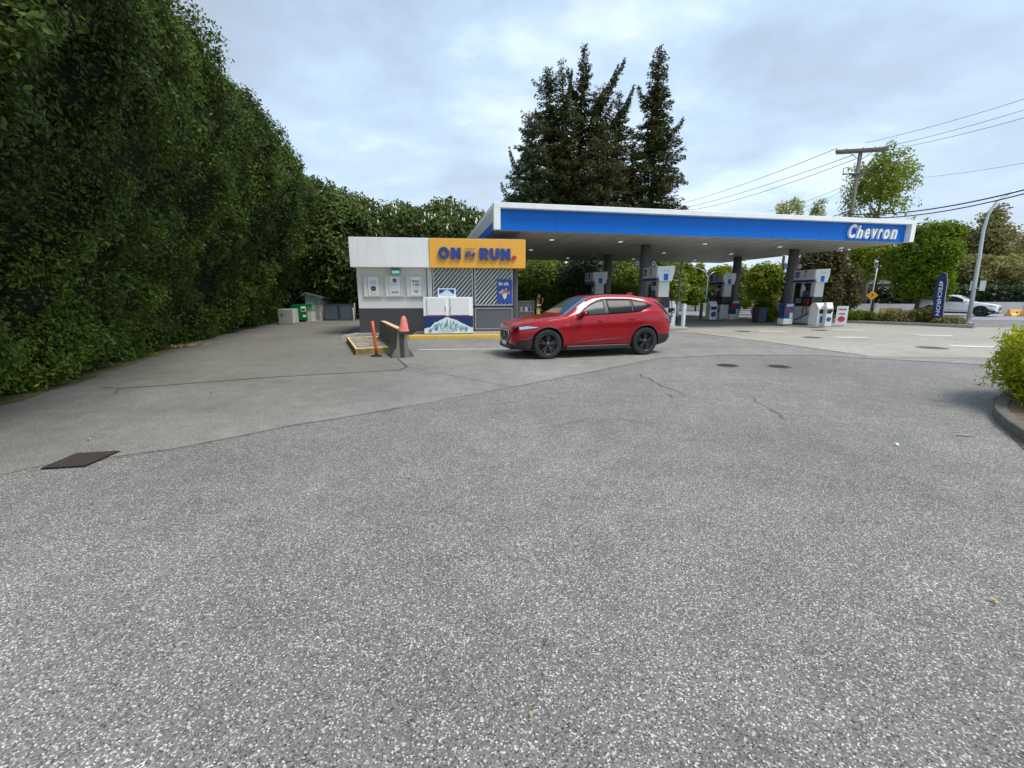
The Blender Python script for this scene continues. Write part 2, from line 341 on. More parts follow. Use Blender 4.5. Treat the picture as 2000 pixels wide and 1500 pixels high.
def hedge_shade(m, x0, x1, lo):      # hedge shading put into the colour: paving darkens towards the hedge side
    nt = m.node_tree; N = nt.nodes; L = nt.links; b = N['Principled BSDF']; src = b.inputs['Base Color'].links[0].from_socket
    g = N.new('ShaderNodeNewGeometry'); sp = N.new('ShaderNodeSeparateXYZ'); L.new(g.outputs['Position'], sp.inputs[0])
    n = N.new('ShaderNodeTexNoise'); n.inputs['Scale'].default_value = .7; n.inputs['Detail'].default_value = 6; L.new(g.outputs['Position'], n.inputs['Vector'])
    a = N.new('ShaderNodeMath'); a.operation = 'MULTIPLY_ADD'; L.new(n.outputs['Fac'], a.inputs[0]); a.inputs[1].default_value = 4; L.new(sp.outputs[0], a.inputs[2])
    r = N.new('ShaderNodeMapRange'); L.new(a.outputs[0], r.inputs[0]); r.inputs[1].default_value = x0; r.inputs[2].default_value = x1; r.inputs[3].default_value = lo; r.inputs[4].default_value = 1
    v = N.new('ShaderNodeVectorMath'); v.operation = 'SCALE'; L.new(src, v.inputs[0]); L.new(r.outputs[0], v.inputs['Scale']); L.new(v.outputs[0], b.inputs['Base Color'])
hedge_shade(M['asph_l'], -5.5, 2.5, .72); hedge_shade(M['asph_s'], -11, -4, .8)
M['crack'] = mat('crack_dirt', (.035, .035, .033), .95, var=.2)
M['needles'] = mat('dry_needles', (.15, .10, .06), .95, var=.5, vscale=9, bump=.5, detail=8)
M['moss'] = mat('moss', (.13, .125, .02), .95, var=.45, vscale=6, bump=.5, detail=8)
g = 400
sheet('ground', [(-g, -g), (g, -g), (g, g), (-g, g)], 0, M['earth'])
# wall line / road direction far right
WA = Vector(G(1330, 606)); WB = Vector(G(1960, 612)); RD = (WB-WA).normalized(); RN = Vector((RD.y, -RD.x))  # RN towards the lot
lotfar = 25.6
lot = [(-40, -30), (60, -30), (60, 14), G(1960, 640), G(1895, 640), G(1590, 628), G(1440, 622), G(1330, 622), (0, 31), (-40, 31)]
sheet('asphalt_lot', [(-40, -30), (60, -30), (60, 31), (-40, 31)], .004, M['asph'])
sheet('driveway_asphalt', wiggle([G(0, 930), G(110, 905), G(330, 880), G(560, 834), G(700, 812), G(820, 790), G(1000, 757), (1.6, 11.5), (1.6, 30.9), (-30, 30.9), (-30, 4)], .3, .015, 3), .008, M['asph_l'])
sheet('driveway_patch', wiggle([G(197, 757), G(236, 760), G(533, 738), G(779, 724), G(795, 718), G(775, 700), (-3.4, 11.7), (-5.5, 17.0), (-5.5, 30), (-15.5, 30), (-12.2, 15.6), (-9.9, 9.8)], .3, .012, 5), .012, M['asph_s'])
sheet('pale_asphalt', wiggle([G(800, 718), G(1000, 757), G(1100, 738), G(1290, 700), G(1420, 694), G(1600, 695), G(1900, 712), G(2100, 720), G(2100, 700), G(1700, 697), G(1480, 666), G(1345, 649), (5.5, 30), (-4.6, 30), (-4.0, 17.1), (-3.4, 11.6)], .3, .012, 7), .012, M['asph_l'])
sheet('concrete_forecourt', wiggle([G(1330, 648.5), G(1480, 666), G(1700, 697.5), G(2100, 702), (48, 14), (52, 20), G(1960, 640), G(1895, 640), G(1590, 628), (14, 30.95), (4.6, 30.95)], 1.0, .006, 9), .016, M['pad'])
# road beyond
q0 = WA - RD*60; q1 = WB + RD*90
road = [q0+RN*1.3, q1+RN*1.3, q1+RN*60, q0+RN*17.5]
rd0 = [tuple(q0+RN*1.3), tuple(q1+RN*1.3), tuple(q1+RN*14.5), tuple(q0+RN*14.5)]
sheet('road', rd0, .02, M['road'])
mb = MB()
a, b_ = q0+RN*0.05, q1+RN*0.05
ang = math.atan2(RD.y, RD.x)
c = (q0+q1)/2+RN*.65
mb.box((c.x, c.y, .06), ((q1-q0).length, 1.25, .12), ang)
o = mb.build('pavement', mat('pavement_concrete', (.38, .34, .29), .85, var=.2)); tag(o, kind='structure')
# cracks, seams, painted lines
def ribbon(name, pts, wd, z, m, seed=0, amp=.03, step=.15, taper=True):
    pts = wiggle([tuple(p) for p in pts], step, amp, seed, close=False); n = len(pts); r = random.Random(seed)
    vs = []; 
    for i, p in enumerate(pts):
        t = (Vector(pts[min(i+1, n-1)])-Vector(pts[max(i-1, 0)])); t = t.normalized() if t.length > 0 else Vector((1, 0)); nn = Vector((-t.y, t.x))
        h = wd/2*(r.uniform(.4, 1.3) if taper else 1)*(min(1, i/3+.2, (n-1-i)/3+.2) if taper else 1)
        vs += [(p[0]+nn.x*h, p[1]+nn.y*h, z), (p[0]-nn.x*h, p[1]-nn.y*h, z)]
    mb = MB(); mb.add(vs, [(2*i, 2*i+1, 2*i+3, 2*i+2) for i in range(n-1)]); o = mb.build(name, m, fix=False)
    tag(o, kind='structure'); return o
ribbon('asphalt_crack', [G(197, 757), G(236, 760), G(533, 738), G(779, 724), G(795, 718), G(775, 700)], .02, .020, M['crack'], 2, .008)
ribbon('asphalt_crack', [G(236, 760), G(222, 772)], .02, .020, M['crack'], 3)
ribbon('asphalt_crack', [G(0, 925), G(330, 882), G(560, 834), G(700, 812), G(820, 790)], .010, .020, M['crack'], 4, .03)
ribbon('asphalt_crack', [G(1238, 728), G(1310, 762), G(1345, 776), G(1420, 787), G(1455, 792)], .013, .020, M['crack'], 5, .04)
ribbon('asphalt_crack', [G(1465, 775), G(1490, 792), G(1515, 805), G(1535, 825)], .014, .020, M['crack'], 6, .04)
ribbon('asphalt_crack', [G(1290, 765), G(1320, 780), G(1335, 783)], .018, .020, M['crack'], 7, .04)
ribbon('asphalt_crack', [G(1480, 683), G(1520, 692)], .03, .020, M['crack'], 8, .05)
ribbon('asphalt_crack', [G(1700, 697), G(1500, 669), G(1345, 650)], .04, .022, M['crack'], 8, .02)
ribbon('asphalt_crack', [G(1060, 836), G(1200, 820), G(1290, 832)], .010, .020, M['crack'], 12, .05)
ribbon('painted_line', [G(818, 684), G(1250, 681)], .11, .022, M['paint'], 1, .002, .5, False)
for i, (a, b) in enumerate([((1629, 659.6), (1694, 660.2)), ((1790, 655.5), (1862, 657)), ((1853, 676.5), (1950, 679.5)), ((1482, 647.5), (1534, 648.5)), ((1625, 645), (1690, 646))]):
    ribbon('painted_line', [G(*a), G(*b)], .32, .024, M['paint'], i, .004, .4, False)
ribbon('painted_line', [G(1860, 851), G(1905, 854)], .07, .022, mat('faded_paint', (.36, .34, .26), .8, var=.4, vscale=9), 3, .01, .1)
def disc(name, px, py, r, m, z=.024, label=None, cat=None):
    x, y = G(px, py); mb = MB(); mb.cyl((0, 0, -.01), (0, 0, .004), r, r, 28); mb.lathe([(r+.03, 0), (r+.005, .003)], n=28)
    for k in range(-4, 5):
        h = math.sqrt(max(0, (r*.85)**2-(k*r*.2)**2)); mb.box((0, k*r*.2, .006), (2*h, r*.05, .004))
    o = mb.build(name, m); o.location = (x, y, z)
    return tag(o, label, cat)
M['iron_worn'] = mat('worn_cover', (.13, .125, .115), .75, var=.3, vscale=12)
gm = 'manhole covers in the forecourt paving'
for (px, py, lab) in [(1421, 714.5, 'small round iron cover in the asphalt, nearest behind the red suv'), (1522, 716.5, 'small round iron cover in the asphalt, right one of the pair in the open lot')]:
    tag(disc('manhole_cover', px, py, .2, M['iron'], .012, lab, 'manhole cover'), group=gm)
for (px, py, lab) in [(1451, 648, 'dark round cover in the pale concrete left of the bins and pumps'), (1586, 660, 'dark round cover in the pale concrete in front of pump 7'), (1600, 646, 'dark round cover at the foot of the white service unit by pump 7'), (1820, 680.5, 'dark round cover between the painted dashes at the right')]:
    tag(disc('manhole_cover', px, py, .30 if px < 1700 else .34, M['iron_worn'], .022, lab, 'manhole cover'), group=gm)
# drain grate left foreground: a rhombus on the ground
gp = [Vector(G(*q)) for q in ((82, 918), (150, 889), (233, 884), (166, 913))]
cx = sum(gp, Vector((0, 0)))/4
mb = MB()
fr = [cx+(q-cx)*1.06 for q in gp]
mb.add([(q.x, q.y, .016) for q in fr], [(0, 1, 2, 3)], 1)
for i in range(17):
    t = (i+.5)/17; w_ = .35/17
    a, b = gp[0].lerp(gp[1], t-w_), gp[0].lerp(gp[1], t+w_); c_, d_ = gp[3].lerp(gp[2], t+w_), gp[3].lerp(gp[2], t-w_)
    vs = [(q.x, q.y, .017) for q in (a, b, c_, d_)]+[(q.x, q.y, .024) for q in (a, b, c_, d_)]
    mb.add(vs, [(4, 5, 6, 7), (0, 1, 5, 4), (1, 2, 6, 5), (2, 3, 7, 6), (3, 0, 4, 7)], 0)
for i in range(5):
    t = (i+.5)/5; w_ = .12/5
    a, b = gp[0].lerp(gp[3], t-w_), gp[0].lerp(gp[3], t+w_); c_, d_ = gp[1].lerp(gp[2], t+w_), gp[1].lerp(gp[2], t-w_)
    mb.add([(q.x, q.y, .0265) for q in (a, b, c_, d_)], [(0, 1, 2, 3)], 0)
o = mb.build('drain_grate', [M['iron'], M['black']]); tag(o, 'rusty iron drain grate set in the asphalt in the left foreground', 'drain grate')
# moss / dirt strip along the hedge foot, dry needles at the right kerb
HB = [G(-400, 950), G(-200, 860), G(0, 792), G(180, 735), G(380, 669), G(470, 648), G(540, 631)]
def offs(pts, d): return [(x+d, y) for x, y in pts]
sheet('moss_strip', wiggle(offs(HB[:5], .1)+offs(HB[:5], -1.5)[::-1], .12, .07, 4), .0165, M['moss'])
sheet('hedge_soil', wiggle(offs(HB, -.12)+offs(HB, -4)[::-1], .3, .05, 4), .021, M['earth'])
sheet('needle_litter', wiggle([G(1938, 778), G(1950, 818), G(1978, 858), G(2020, 900), G(2200, 1000), G(2200, 820), G(2000, 760)], .05, .012, 6), .014, M['needles'])
# fallen leaves
def leaf_litter(name, cx, cy, n, sx, sy, rot, seed, m, sz=.06):
    r = random.Random(seed); mb = MB()
    for i in range(n):
        x, y = r.gauss(0, sx), r.gauss(0, sy); X = cx+x*math.cos(rot)-y*math.sin(rot); Y = cy+x*math.sin(rot)+y*math.cos(rot)
        a = r.uniform(0, 6.28); l = sz*r.uniform(.6, 1.2); h = .02+r.uniform(0, .05)*(n > 3)
        dx, dy = math.cos(a)*l, math.sin(a)*l; e = r.uniform(-.02, .03)
        mb.add([(X-dx, Y-dy, h), (X+dy*.45, Y-dx*.45, h+.012), (X+dx, Y+dy, h+e+.02), (X-dy*.45, Y+dx*.45, h+.008)], [(0, 1, 2), (0, 2, 3)])
    return mb.build(name, m)
M['dryleaf'] = mat('dry_leaf', (.52, .36, .17), .8, var=.5, vscale=14)
o = leaf_litter('leaf_litter', *G(358, 678), 170, .42, .16, 1.1, 3, M['dryleaf'], .05); tag(o, 'pile of dry tan leaves swept against the foot of the hedge', 'leaf pile', kind='stuff')
for i, (px, py, s_, lab) in enumerate([(175, 861, .03, 'single yellow leaf on the asphalt above the drain grate'), (413, 768, .03, 'single pale leaf on the asphalt below the seam of the driveway'), (799, 936, .018, 'tiny tan leaf on the open asphalt left of centre'), (1940, 1178, .02, 'tan leaf on the asphalt at the lower right edge'), (1752, 871, .025, 'white scrap on the asphalt left of the round bush kerb'), (1038, 1402, .012, 'tiny orange leaf on the asphalt near the bottom centre')]):
    x, y = G(px, py); r = random.Random(i); mb = MB()
    for k in range(3):
        a = r.uniform(0, 6.28); dx, dy = math.cos(a)*s_, math.sin(a)*s_
        mb.add([(-dx, -dy, 0), (dy*.5, -dx*.5, .008), (dx, dy, .02*s_/.03), (-dy*.5, dx*.5, .006)], [(0, 1, 2), (0, 2, 3)])
    o = mb.build('fallen_leaf' if i != 4 else 'paper_scrap', M['dryleaf'] if i != 4 else M['sheet']); o.location = (x, y, .014); tag(o, lab, 'leaf' if i != 4 else 'scrap')
# ================================================================ STATION
class Frame:
    def __init__(s, o, yaw): s.o = Vector(o); s.yaw = yaw; s.ex = Vector((math.cos(yaw), math.sin(yaw))); s.ey = Vector((-math.sin(yaw), math.cos(yaw)))
    def at(s, px, py, yl=0.0):       # photo pixel on the local plane y=yl -> (x, z)
        d = D(px, py); o = s.o+s.ey*yl
        t = (o.x*s.ex.y-o.y*s.ex.x)/(d[0]*s.ex.y-d[1]*s.ex.x)
        q = Vector((d[0]*t, d[1]*t))-o; return (q.dot(s.ex), CAMH+d[2]*t)
    def w(s, x, y): q = s.o+s.ex*x+s.ey*y; return (q.x, q.y)
    def l(s, p): q = Vector(p[:2])-s.o; return (q.dot(s.ex), q.dot(s.ey))
def fit_text(mb, s, x0, x1, z0, z1, y, mi=0, normal='-y', **k):
    vs, fs = text_mb(s, 1.0, **k)
    ax = [v[0] for v in vs]; az = [v[1] for v in vs]; a0, a1, b0, b1 = min(ax), max(ax), min(az), max(az)
    def f(v):
        X = (v[0]-a0)/(a1-a0); Z = z0+(v[1]-b0)/(b1-b0)*(z1-z0)
        if normal == '-y': return (x0+X*(x1-x0), y-v[2], Z)
        if normal == '-x': return (y-v[2], x1+(x0-x1)*X, Z)
        if normal == '+x': return (y+v[2], x0+(x1-x0)*X, Z)
    mb.add([f(v) for v in vs], fs, mi); return mb
def block_letter(mb, ch, x0, x1, z0, z1, ya, yb):      # fat sans letters, drawn as outlines
    W_, H_ = x1-x0, z1-z0; st = .36*min(W_, H_)
    def arc(cx, cz, rx, rz, a0, a1, n=14): return [(cx+rx*math.cos(R(a0+(a1-a0)*k/n)), cz+rz*math.sin(R(a0+(a1-a0)*k/n))) for k in range(n+1)]
    def strip(A_, B_):
        n = len(A_)
        for k in range(n-1): mb.prism([A_[k], A_[k+1], B_[k+1], B_[k]], ya, yb)
    cx, cz = (x0+x1)/2, (z0+z1)/2
    if ch == 'O': strip(arc(cx, cz, W_/2, H_/2, 0, 360, 32), arc(cx, cz, W_/2-st*.78, H_/2-st*.78, 0, 360, 32))
    elif ch == 'N':
        mb.prism([(x0, z0), (x0+st, z0), (x0+st, z0+H_*.48), (x1-st, z0), (x1, z0), (x1, z1), (x1-st, z1), (x1-st, z1-H_*.48), (x0+st, z1), (x0, z1)], ya, yb)
    elif ch == 'U':
        zc = z0+W_*.5; mb.prism([(x0, zc), (x0+st, zc), (x0+st, z1), (x0, z1)], ya, yb); mb.prism([(x1-st, zc), (x1, zc), (x1, z1), (x1-st, z1)], ya, yb)
        strip(arc(cx, zc, W_/2, W_/2, 180, 360), arc(cx, zc, W_/2-st, W_/2-st*.85, 180, 360))
    elif ch == 'R':
        mb.prism([(x0, z0), (x0+st, z0), (x0+st, z1), (x0, z1)], ya, yb)
        zm = z0+H_*.34; r_ = (z1-zm)/2; c2 = x1-r_*1.02
        mb.prism([(x0+st, z1-st*.8), (c2, z1-st*.8), (c2, z1), (x0+st, z1)], ya, yb); mb.prism([(x0+st, zm), (c2, zm), (c2, zm+st*.8), (x0+st, zm+st*.8)], ya, yb)
        strip(arc(c2, zm+r_, r_, r_, -90, 90), arc(c2, zm+r_, max(.01, r_-st*.8), max(.01, r_-st*.8), -90, 90))
        mb.prism([(x0+W_*.42, zm), (x0+W_*.42+st*1.1, zm), (x1, z0), (x1-st*1.15, z0)], ya, yb)
# ---------------------------------------------------------------- kiosk
K = Frame(G(705, 655), R(6.5))
kx1 = K.at(1009, 600)[0]; KD = 4.0
zt_w = K.at(760, 522)[1]
kiosk = empty('kiosk', (K.o.x, K.o.y, 0), K.yaw, 'small white and orange kiosk building with lettered fascia and striped windows', 'kiosk')
zdark = K.at(760, 602)[1]; xpost = K.at(834, 560)[0]
mb = MB(); mb.bb(0, xpost, 0, KD, zdark, zt_w+.1); mb.build('wall', M['stucco'], kiosk)
mb = MB(); mb.bb(-.012, xpost, -.012, KD+.01, .0, zdark-.002); mb.build('plinth_wall', M['grey_dark'], kiosk)
mb = MB(); mb.bb(xpost+.002, kx1, .5, KD, .02, zt_w+.1); mb.build('back_wall', M['grey_mid'], kiosk)
# white pier, dark posts
x0, x1 = K.at(835, 560)[0], K.at(844, 560)[0]
mb = MB(); mb.bb(x0+.01, x1, -.06, .49, zdark*.2, zt_w+.05); mb.build('pier', M['white'], kiosk)
mb = MB(); mb.bb(x0-.03, x0+.008, -.03, .1, .13, zt_w+.05); mb.build('downpipe', M['grey_mid'], kiosk)
xr0 = K.at(1002, 560)[0]
mb = MB(); mb.bb(xr0, kx1, -.05, .49, .13, zt_w+.05); bevel(mb.build('corner_post', M['grey_dark'], kiosk), .01)
mb = MB(); mb.bb(kx1+.003, kx1+.04, 0, KD, .13, zt_w+.05); mb.build('side_wall', M['grey_mid'], kiosk)
# striped windows
sm = bpy.data.materials.new('diagonal_stripes'); sm.use_nodes = True; nt = sm.node_tree; N = nt.nodes; L = nt.links
b = N['Principled BSDF']; b.inputs['Roughness'].default_value = .15; b.inputs['Coat Weight'].default_value = .4
tc = N.new('ShaderNodeTexCoord'); sp = N.new('ShaderNodeSeparateXYZ'); L.new(tc.outputs['Object'], sp.inputs[0])
m1 = N.new('ShaderNodeMath'); m1.operation = 'MULTIPLY'; L.new(sp.outputs[0], m1.inputs[0]); m1.inputs[1].default_value = 1.12
m2 = N.new('ShaderNodeMath'); m2.operation = 'SUBTRACT'; L.new(sp.outputs[2], m2.inputs[0]); L.new(m1.outputs[0], m2.inputs[1])
m3 = N.new('ShaderNodeMath'); m3.operation = 'MULTIPLY'; L.new(m2.outputs[0], m3.inputs[0]); m3.inputs[1].default_value = 5.6
m4 = N.new('ShaderNodeMath'); m4.operation = 'FRACT'; L.new(m3.outputs[0], m4.inputs[0])
m5 = N.new('ShaderNodeMath'); m5.operation = 'GREATER_THAN'; L.new(m4.outputs[0], m5.inputs[0]); m5.inputs[1].default_value = .55
mx = N.new('ShaderNodeMixRGB'); L.new(m5.outputs[0], mx.inputs[0]); mx.inputs[1].default_value = (.02, .028, .03, 1); mx.inputs[2].default_value = (.55, .60, .58, 1)
L.new(mx.outputs[0], b.inputs['Base Color'])
for a, c_, lower in ((845.5, 924, True), (926.5, 1001, True)):
    x0, x1 = K.at(a, 560)[0], K.at(c_, 560)[0]; zt = zt_w+.02; zb = K.at(950, 597)[1]; zb2 = K.at(950, 600)[1]; zl = K.at(950, 643)[1]
    wn = MB(); t = .05
    for (p, q, r_, s_) in ((x0, x1, zb, zb+t), (x0, x1, zt-t, zt)): wn.bb(p, q, -.04, .04, r_, s_)
    for (p, q) in ((x0, x0+t), (x1-t, x1)): wn.bb(p, q, -.038, .04, zb+t, zt-t)
    wo = wn.build('window', M['alu'], kiosk)
    g_ = MB(); g_.bb(x0+t, x1-t, -.012, .0, zb+t, zt-t); g_.build('striped_pane', sm, wo)
    lp = MB(); 
    for (p, q, r_, s_) in ((x0, x1, zl, zl+.04), (x0, x1, zb2-.06, zb2-.02)): lp.bb(p, q, -.04, .04, r_, s_)
    for (p, q) in ((x0, x0+.04), (x1-.04, x1)): lp.bb(p, q, -.038, .04, zl+.04, zb2-.06)
    lo = lp.build('lower_panel_frame', M['alu'], kiosk)
    g_ = MB(); g_.bb(x0+.04, x1-.04, -.012, .0, zl+.04, zb2-.06); g_.build('lower_panel', M['grey_panel'], lo)
x0, x1 = K.at(845.5, 560)[0], xr0
mb = MB(); mb.bb(x0, x1, .045, .49, .02, zt_w+.05); mb.bb(x0, x1, -.03, .044, .13, zl-.003); mb.build('window_backing', M['grey_dark'], kiosk)
# fascia
yf = -.42
fl = K.at(684, 522, yf)[0]-.0; fr = K.at(1026, 524, yf)[0]; fm = K.at(838.5, 495, yf)[0]
fz0 = K.at(840, 522.5, yf)[1]; fz1 = K.at(840, 465, yf)[1]
mb = MB(); mb.rbox(fl, fm-.003, yf, KD+.3, fz0, fz1, .012); mb.build('white_fascia', M['fascia_white'], kiosk)
mb = MB(); mb.rbox(fm+.003, fr, yf-.03, KD+.3, fz0-.005, fz1-.012, .012); fo = mb.build('orange_fascia', M['orange'], kiosk)
jm = mat('joint_orange', (.45, .22, .04), .6, var=0)
for px in (930.5, 978): x = K.at(px, 500, yf-.03)[0]; mb = MB(); mb.bb(x-.004, x+.004, yf-.0325, yf-.025, fz0+.01, fz1-.03); mb.build('panel_joint', jm, fo)
def kbox(a, b, c_, d, yl): p, q = K.at(a, b, yl), K.at(c_, d, yl); return p[0], q[0], q[1], p[1]
ly = yf-.075
mb = MB()
for s_, bx in (('O', (855.5, 482, 878, 506)), ('N', (880.5, 483.5, 900.5, 506)), ('R', (936.5, 484.3, 954.5, 507.5)), ('U', (956.5, 484.8, 975.5, 508)), ('N', (978, 485.5, 997, 508.5))):
    x0, x1, z0, z1 = kbox(*bx, ly); mb = MB(); block_letter(mb, s_, x0, x1, z0, z1, ly-.035, ly+.035); mb.build('letter', M['navy'], fo)
mb = MB(); x0, x1, z0, z1 = kbox(908, 489, 928.5, 501.5, ly); fit_text(mb, 'the', x0, x1, z0, z1, ly, depth=.04, bold=.02, shear=.3)
for a in (484.5, 504.6):
    x0, x1, z0, z1 = kbox(907.5, a, 928, a+.9, ly); mb.bb(x0, x1, ly-.01, ly+.02, z0, z1)
mb.build('small_letters', M['navy'], fo)
cx, cz = K.at(1004.5, 503.5, ly); r_ = .105     # red maple leaf full stop
leafp = [(0, 1), (.25, .62), (.5, .72), (.45, .3), (.85, .45), (.95, .05), (.65, -.25), (.3, -.55), (.08, -.5), (.06, -.95), (-.06, -.95), (-.08, -.5), (-.3, -.55), (-.65, -.25), (-.95, .05), (-.85, .45), (-.45, .3), (-.5, .72), (-.25, .62)]
mb = MB(); mb.prism([(cx+a*r_, cz+b_*r_) for a, b_ in leafp], ly-.03, ly+.03); mb.build('red_leaf', M['red'], fo)
mb = MB(); mb.bb(fl+.05, fr-.05, -.3, KD+.2, fz1+.001, fz1+.03); mb.bb(1.2, 2.2, 1.5, 2.6, fz1+.03, fz1+.25); mb.build('roof', M['grey_mid'], kiosk)
# soffit strip lamp over posters
x0, x1, z0, z1 = kbox(764, 524.5, 781.5, 534.5, -.2)
lamp = empty('wall_lamp', (*K.w((x0+x1)/2, -.2), (z0+z1)/2), K.yaw, 'square wall lamp with pale green lens above the middle poster', 'lamp')
hw, hh = (x1-x0)/2, (z1-z0)/2
mb = MB(); mb.rbox(-hw, hw, -.05, .19, hh*.2, hh+.04, .015); mb.add([(-hw, -.05, hh*.2), (hw, -.05, hh*.2), (hw*.9, .02, -hh), (-hw*.9, .02, -hh), (-hw, .15, hh*.2), (hw, .15, hh*.2), (hw*.9, .15, -hh), (-hw*.9, .15, -hh)], [(0, 4, 7, 3), (1, 2, 6, 5), (3, 7, 6, 2)])
mb.build('lamp_housing', M['grey_mid'], lamp)
mb = MB(); mb.quad((-hw*.92, -.047, hh*.18), (hw*.92, -.047, hh*.18), (hw*.85, .02, -hh*.95), (-hw*.85, .02, -hh*.95)); mb.build('lens', M['greenlamp'], lamp)
# three framed posters
pxs = [(708.5, 749.5), (751, 791), (792.5, 832)]
labs = ['framed white poster with a drawn takeaway cup, left of three on the kiosk wall', 'framed white poster with round logo above small drawings, middle of three on the kiosk wall', 'framed white poster with bold lettering and an arrow, right of three on the kiosk wall']
for i, (a, c_) in enumerate(pxs):
    x0, z1 = K.at(a, 537.5, -.06); x1, z0 = K.at(c_, 579.5, -.06); cx = (x0+x1)/2; W_ = x1-x0; H_ = z1-z0
    po = empty('poster', (*K.w(cx, -.03), z0), K.yaw, labs[i], 'poster', 'framed posters on the kiosk wall')
    h = W_/2-.004
    mb = MB(); f = .02
    mb.bb(-h, h, -.05, .012, 0, f); mb.bb(-h, h, -.05, .012, H_-f, H_); mb.bb(-h, -h+f, -.048, .012, f, H_-f); mb.bb(h-f, h, -.048, .012, f, H_-f)
    mb.build('frame', M['cream'], po)
    mb = MB(); mb.bb(-h+f, h-f, -.03, -.02, f, H_-f); mb.build('backing', M['white'], po)
    pw = h*.56; mb = MB(); mb.bb(-pw, pw, -.036, -.031, f+.01, H_-f-.01, 0)
    t = .012
    for s_ in (-1, 1): mb.bb(s_*pw-t/2, s_*pw+t/2, -.0375, -.03, f+.01, H_-f-.01, 1)
    mb.bb(-pw+t, pw-t, -.0375, -.036, H_-f-.022, H_-f-.01, 1); mb.bb(-pw+t, pw-t, -.0375, -.036, f+.01, f+.02, 1)
    sh = mb.build('sheet', [M['sheet'], M['greyink']], po)
    y = -.039; mb = MB()
    if i == 0:
        zc = H_*.46
        for (p, q, r_, s_) in ((-.13, .13, .11, .125), (-.12, .12, .16, .175)): mb.bb(p, q, y-.001, y, zc+r_, zc+s_, 1)
        mb.prism([(-.105, zc+.1), (-.09, zc+.1), (-.07, zc-.27), (-.085, zc-.27)], y-.001, y, 1); mb.prism([(.105, zc+.1), (.09, zc+.1), (.07, zc-.27), (.085, zc-.27)], y-.001, y, 1)
        mb.bb(-.085, .085, y-.001, y, zc-.28, zc-.265, 1); mb.prism([(-.1, zc+.175), (-.085, zc+.175), (-.07, zc+.23), (-.085, zc+.23)], y-.001, y, 1); mb.prism([(.1, zc+.175), (.085, zc+.175), (.07, zc+.23), (.085, zc+.23)], y-.001, y, 1); mb.bb(-.08, .08, y-.001, y, zc+.22, zc+.235, 1)
        mb.cyl((0, y-.002, zc-.06), (0, y+.0005, zc-.06), .095, n=20, smooth=False); mb.bb(-.055, .055, y-.004, y-.0025, zc-.075, zc-.05, 1)
    elif i == 1:
        zc = H_*.76; mb.cyl((0, y-.002, zc), (0, y+.0005, zc), .075, n=20, smooth=False); mb.prism([(.0, zc-.06), (.06, zc-.04), (.03, zc-.11)], y-.002, y); mb.bb(-.05, .05, y-.004, y-.0025, zc-.012, zc+.012, 1)
        for k in range(4):
            x = -.105+k*.07; mb.bb(x-.028, x+.028, y-.001, y, H_*.15, H_*.27, 1)
            mb.bb(x-.026, x-.018, y-.001, y, H_*.32, H_*.58, 1)
        mb.bb(-.135, .12, y-.001, y, H_*.575, H_*.59, 1)
    else:
        fit_text(mb, 'FRESH', -.14, .14, H_*.68, H_*.77, y, depth=.002, bold=.03)
        fit_text(mb, '&', -.13, -.06, H_*.53, H_*.62, y, depth=.002, bold=.0)
        fit_text(mb, 'GO', -.04, .14, H_*.5, H_*.64, y, depth=.002, bold=.03)
        mb.bb(-.12, .12, y-.001, y, H_*.40, H_*.425, 1); mb.bb(-.14, .14, y-.001, y, H_*.29, H_*.32, 1); mb.prism([(-.1, H_*.27), (.1, H_*.27), (0, H_*.14)], y-.001, y, 1)
    mb.build('print', [M['ink'], M['greyink']], sh)
# blue window poster
x0, x1, z0, z1 = kbox(971, 545.5, 1000, 591.5, -.05)
po = empty('poster', (*K.w((x0+x1)/2, -.045), z0), K.yaw, 'blue advertising poster of a pastry on the striped window', 'poster')
hw, H_ = (x1-x0)/2, z1-z0
mb = MB(); mb.bb(-hw, hw, -.006, 0, 0, H_); mb.build('sheet', mat('poster_blue', (.02, .08, .42), .35, var=.08), po)
tan = mat('pastry_tan', (.72, .45, .25), .6, var=.35, vscale=25); cr = mat('pastry_cream', (.85, .75, .55), .5, var=.15, vscale=20); pk = mat('pastry_pink', (.6, .16, .12), .5, var=.3, vscale=20)
mb = MB(); y = -.008
for (x, z, rr, sx, mi) in ((-.16, .42, .08, 1.2, 0), (.0, .47, .11, 1.3, 2), (.15, .42, .1, 1.1, 2), (-.06, .48, .09, 1, 1), (.05, .38, .09, 1.2, 0), (.06, .56, .04, 1.3, 1)):
    mb.cyl((x*hw/.28, y-.003-mi*.001, z*H_/.95), (x*hw/.28, y, z*H_/.95), rr*.7, n=14, mi=mi, smooth=False)
mb.prism([(-.1, H_*.4), (.11, H_*.4), (.05, H_*.2), (0, H_*.15), (-.05, H_*.2)], y-.008, y, 1)
for k, (a, c_) in enumerate(((-.24, -.16), (-.15, -.09), (-.04, .02), (.03, .08), (.09, .15))): mb.bb(a, c_, y-.002, y, H_*(.74+.01*(k % 2)), H_*(.88-.02*(k % 3)), 1)
mb.build('print', [tan, cr, pk], po)
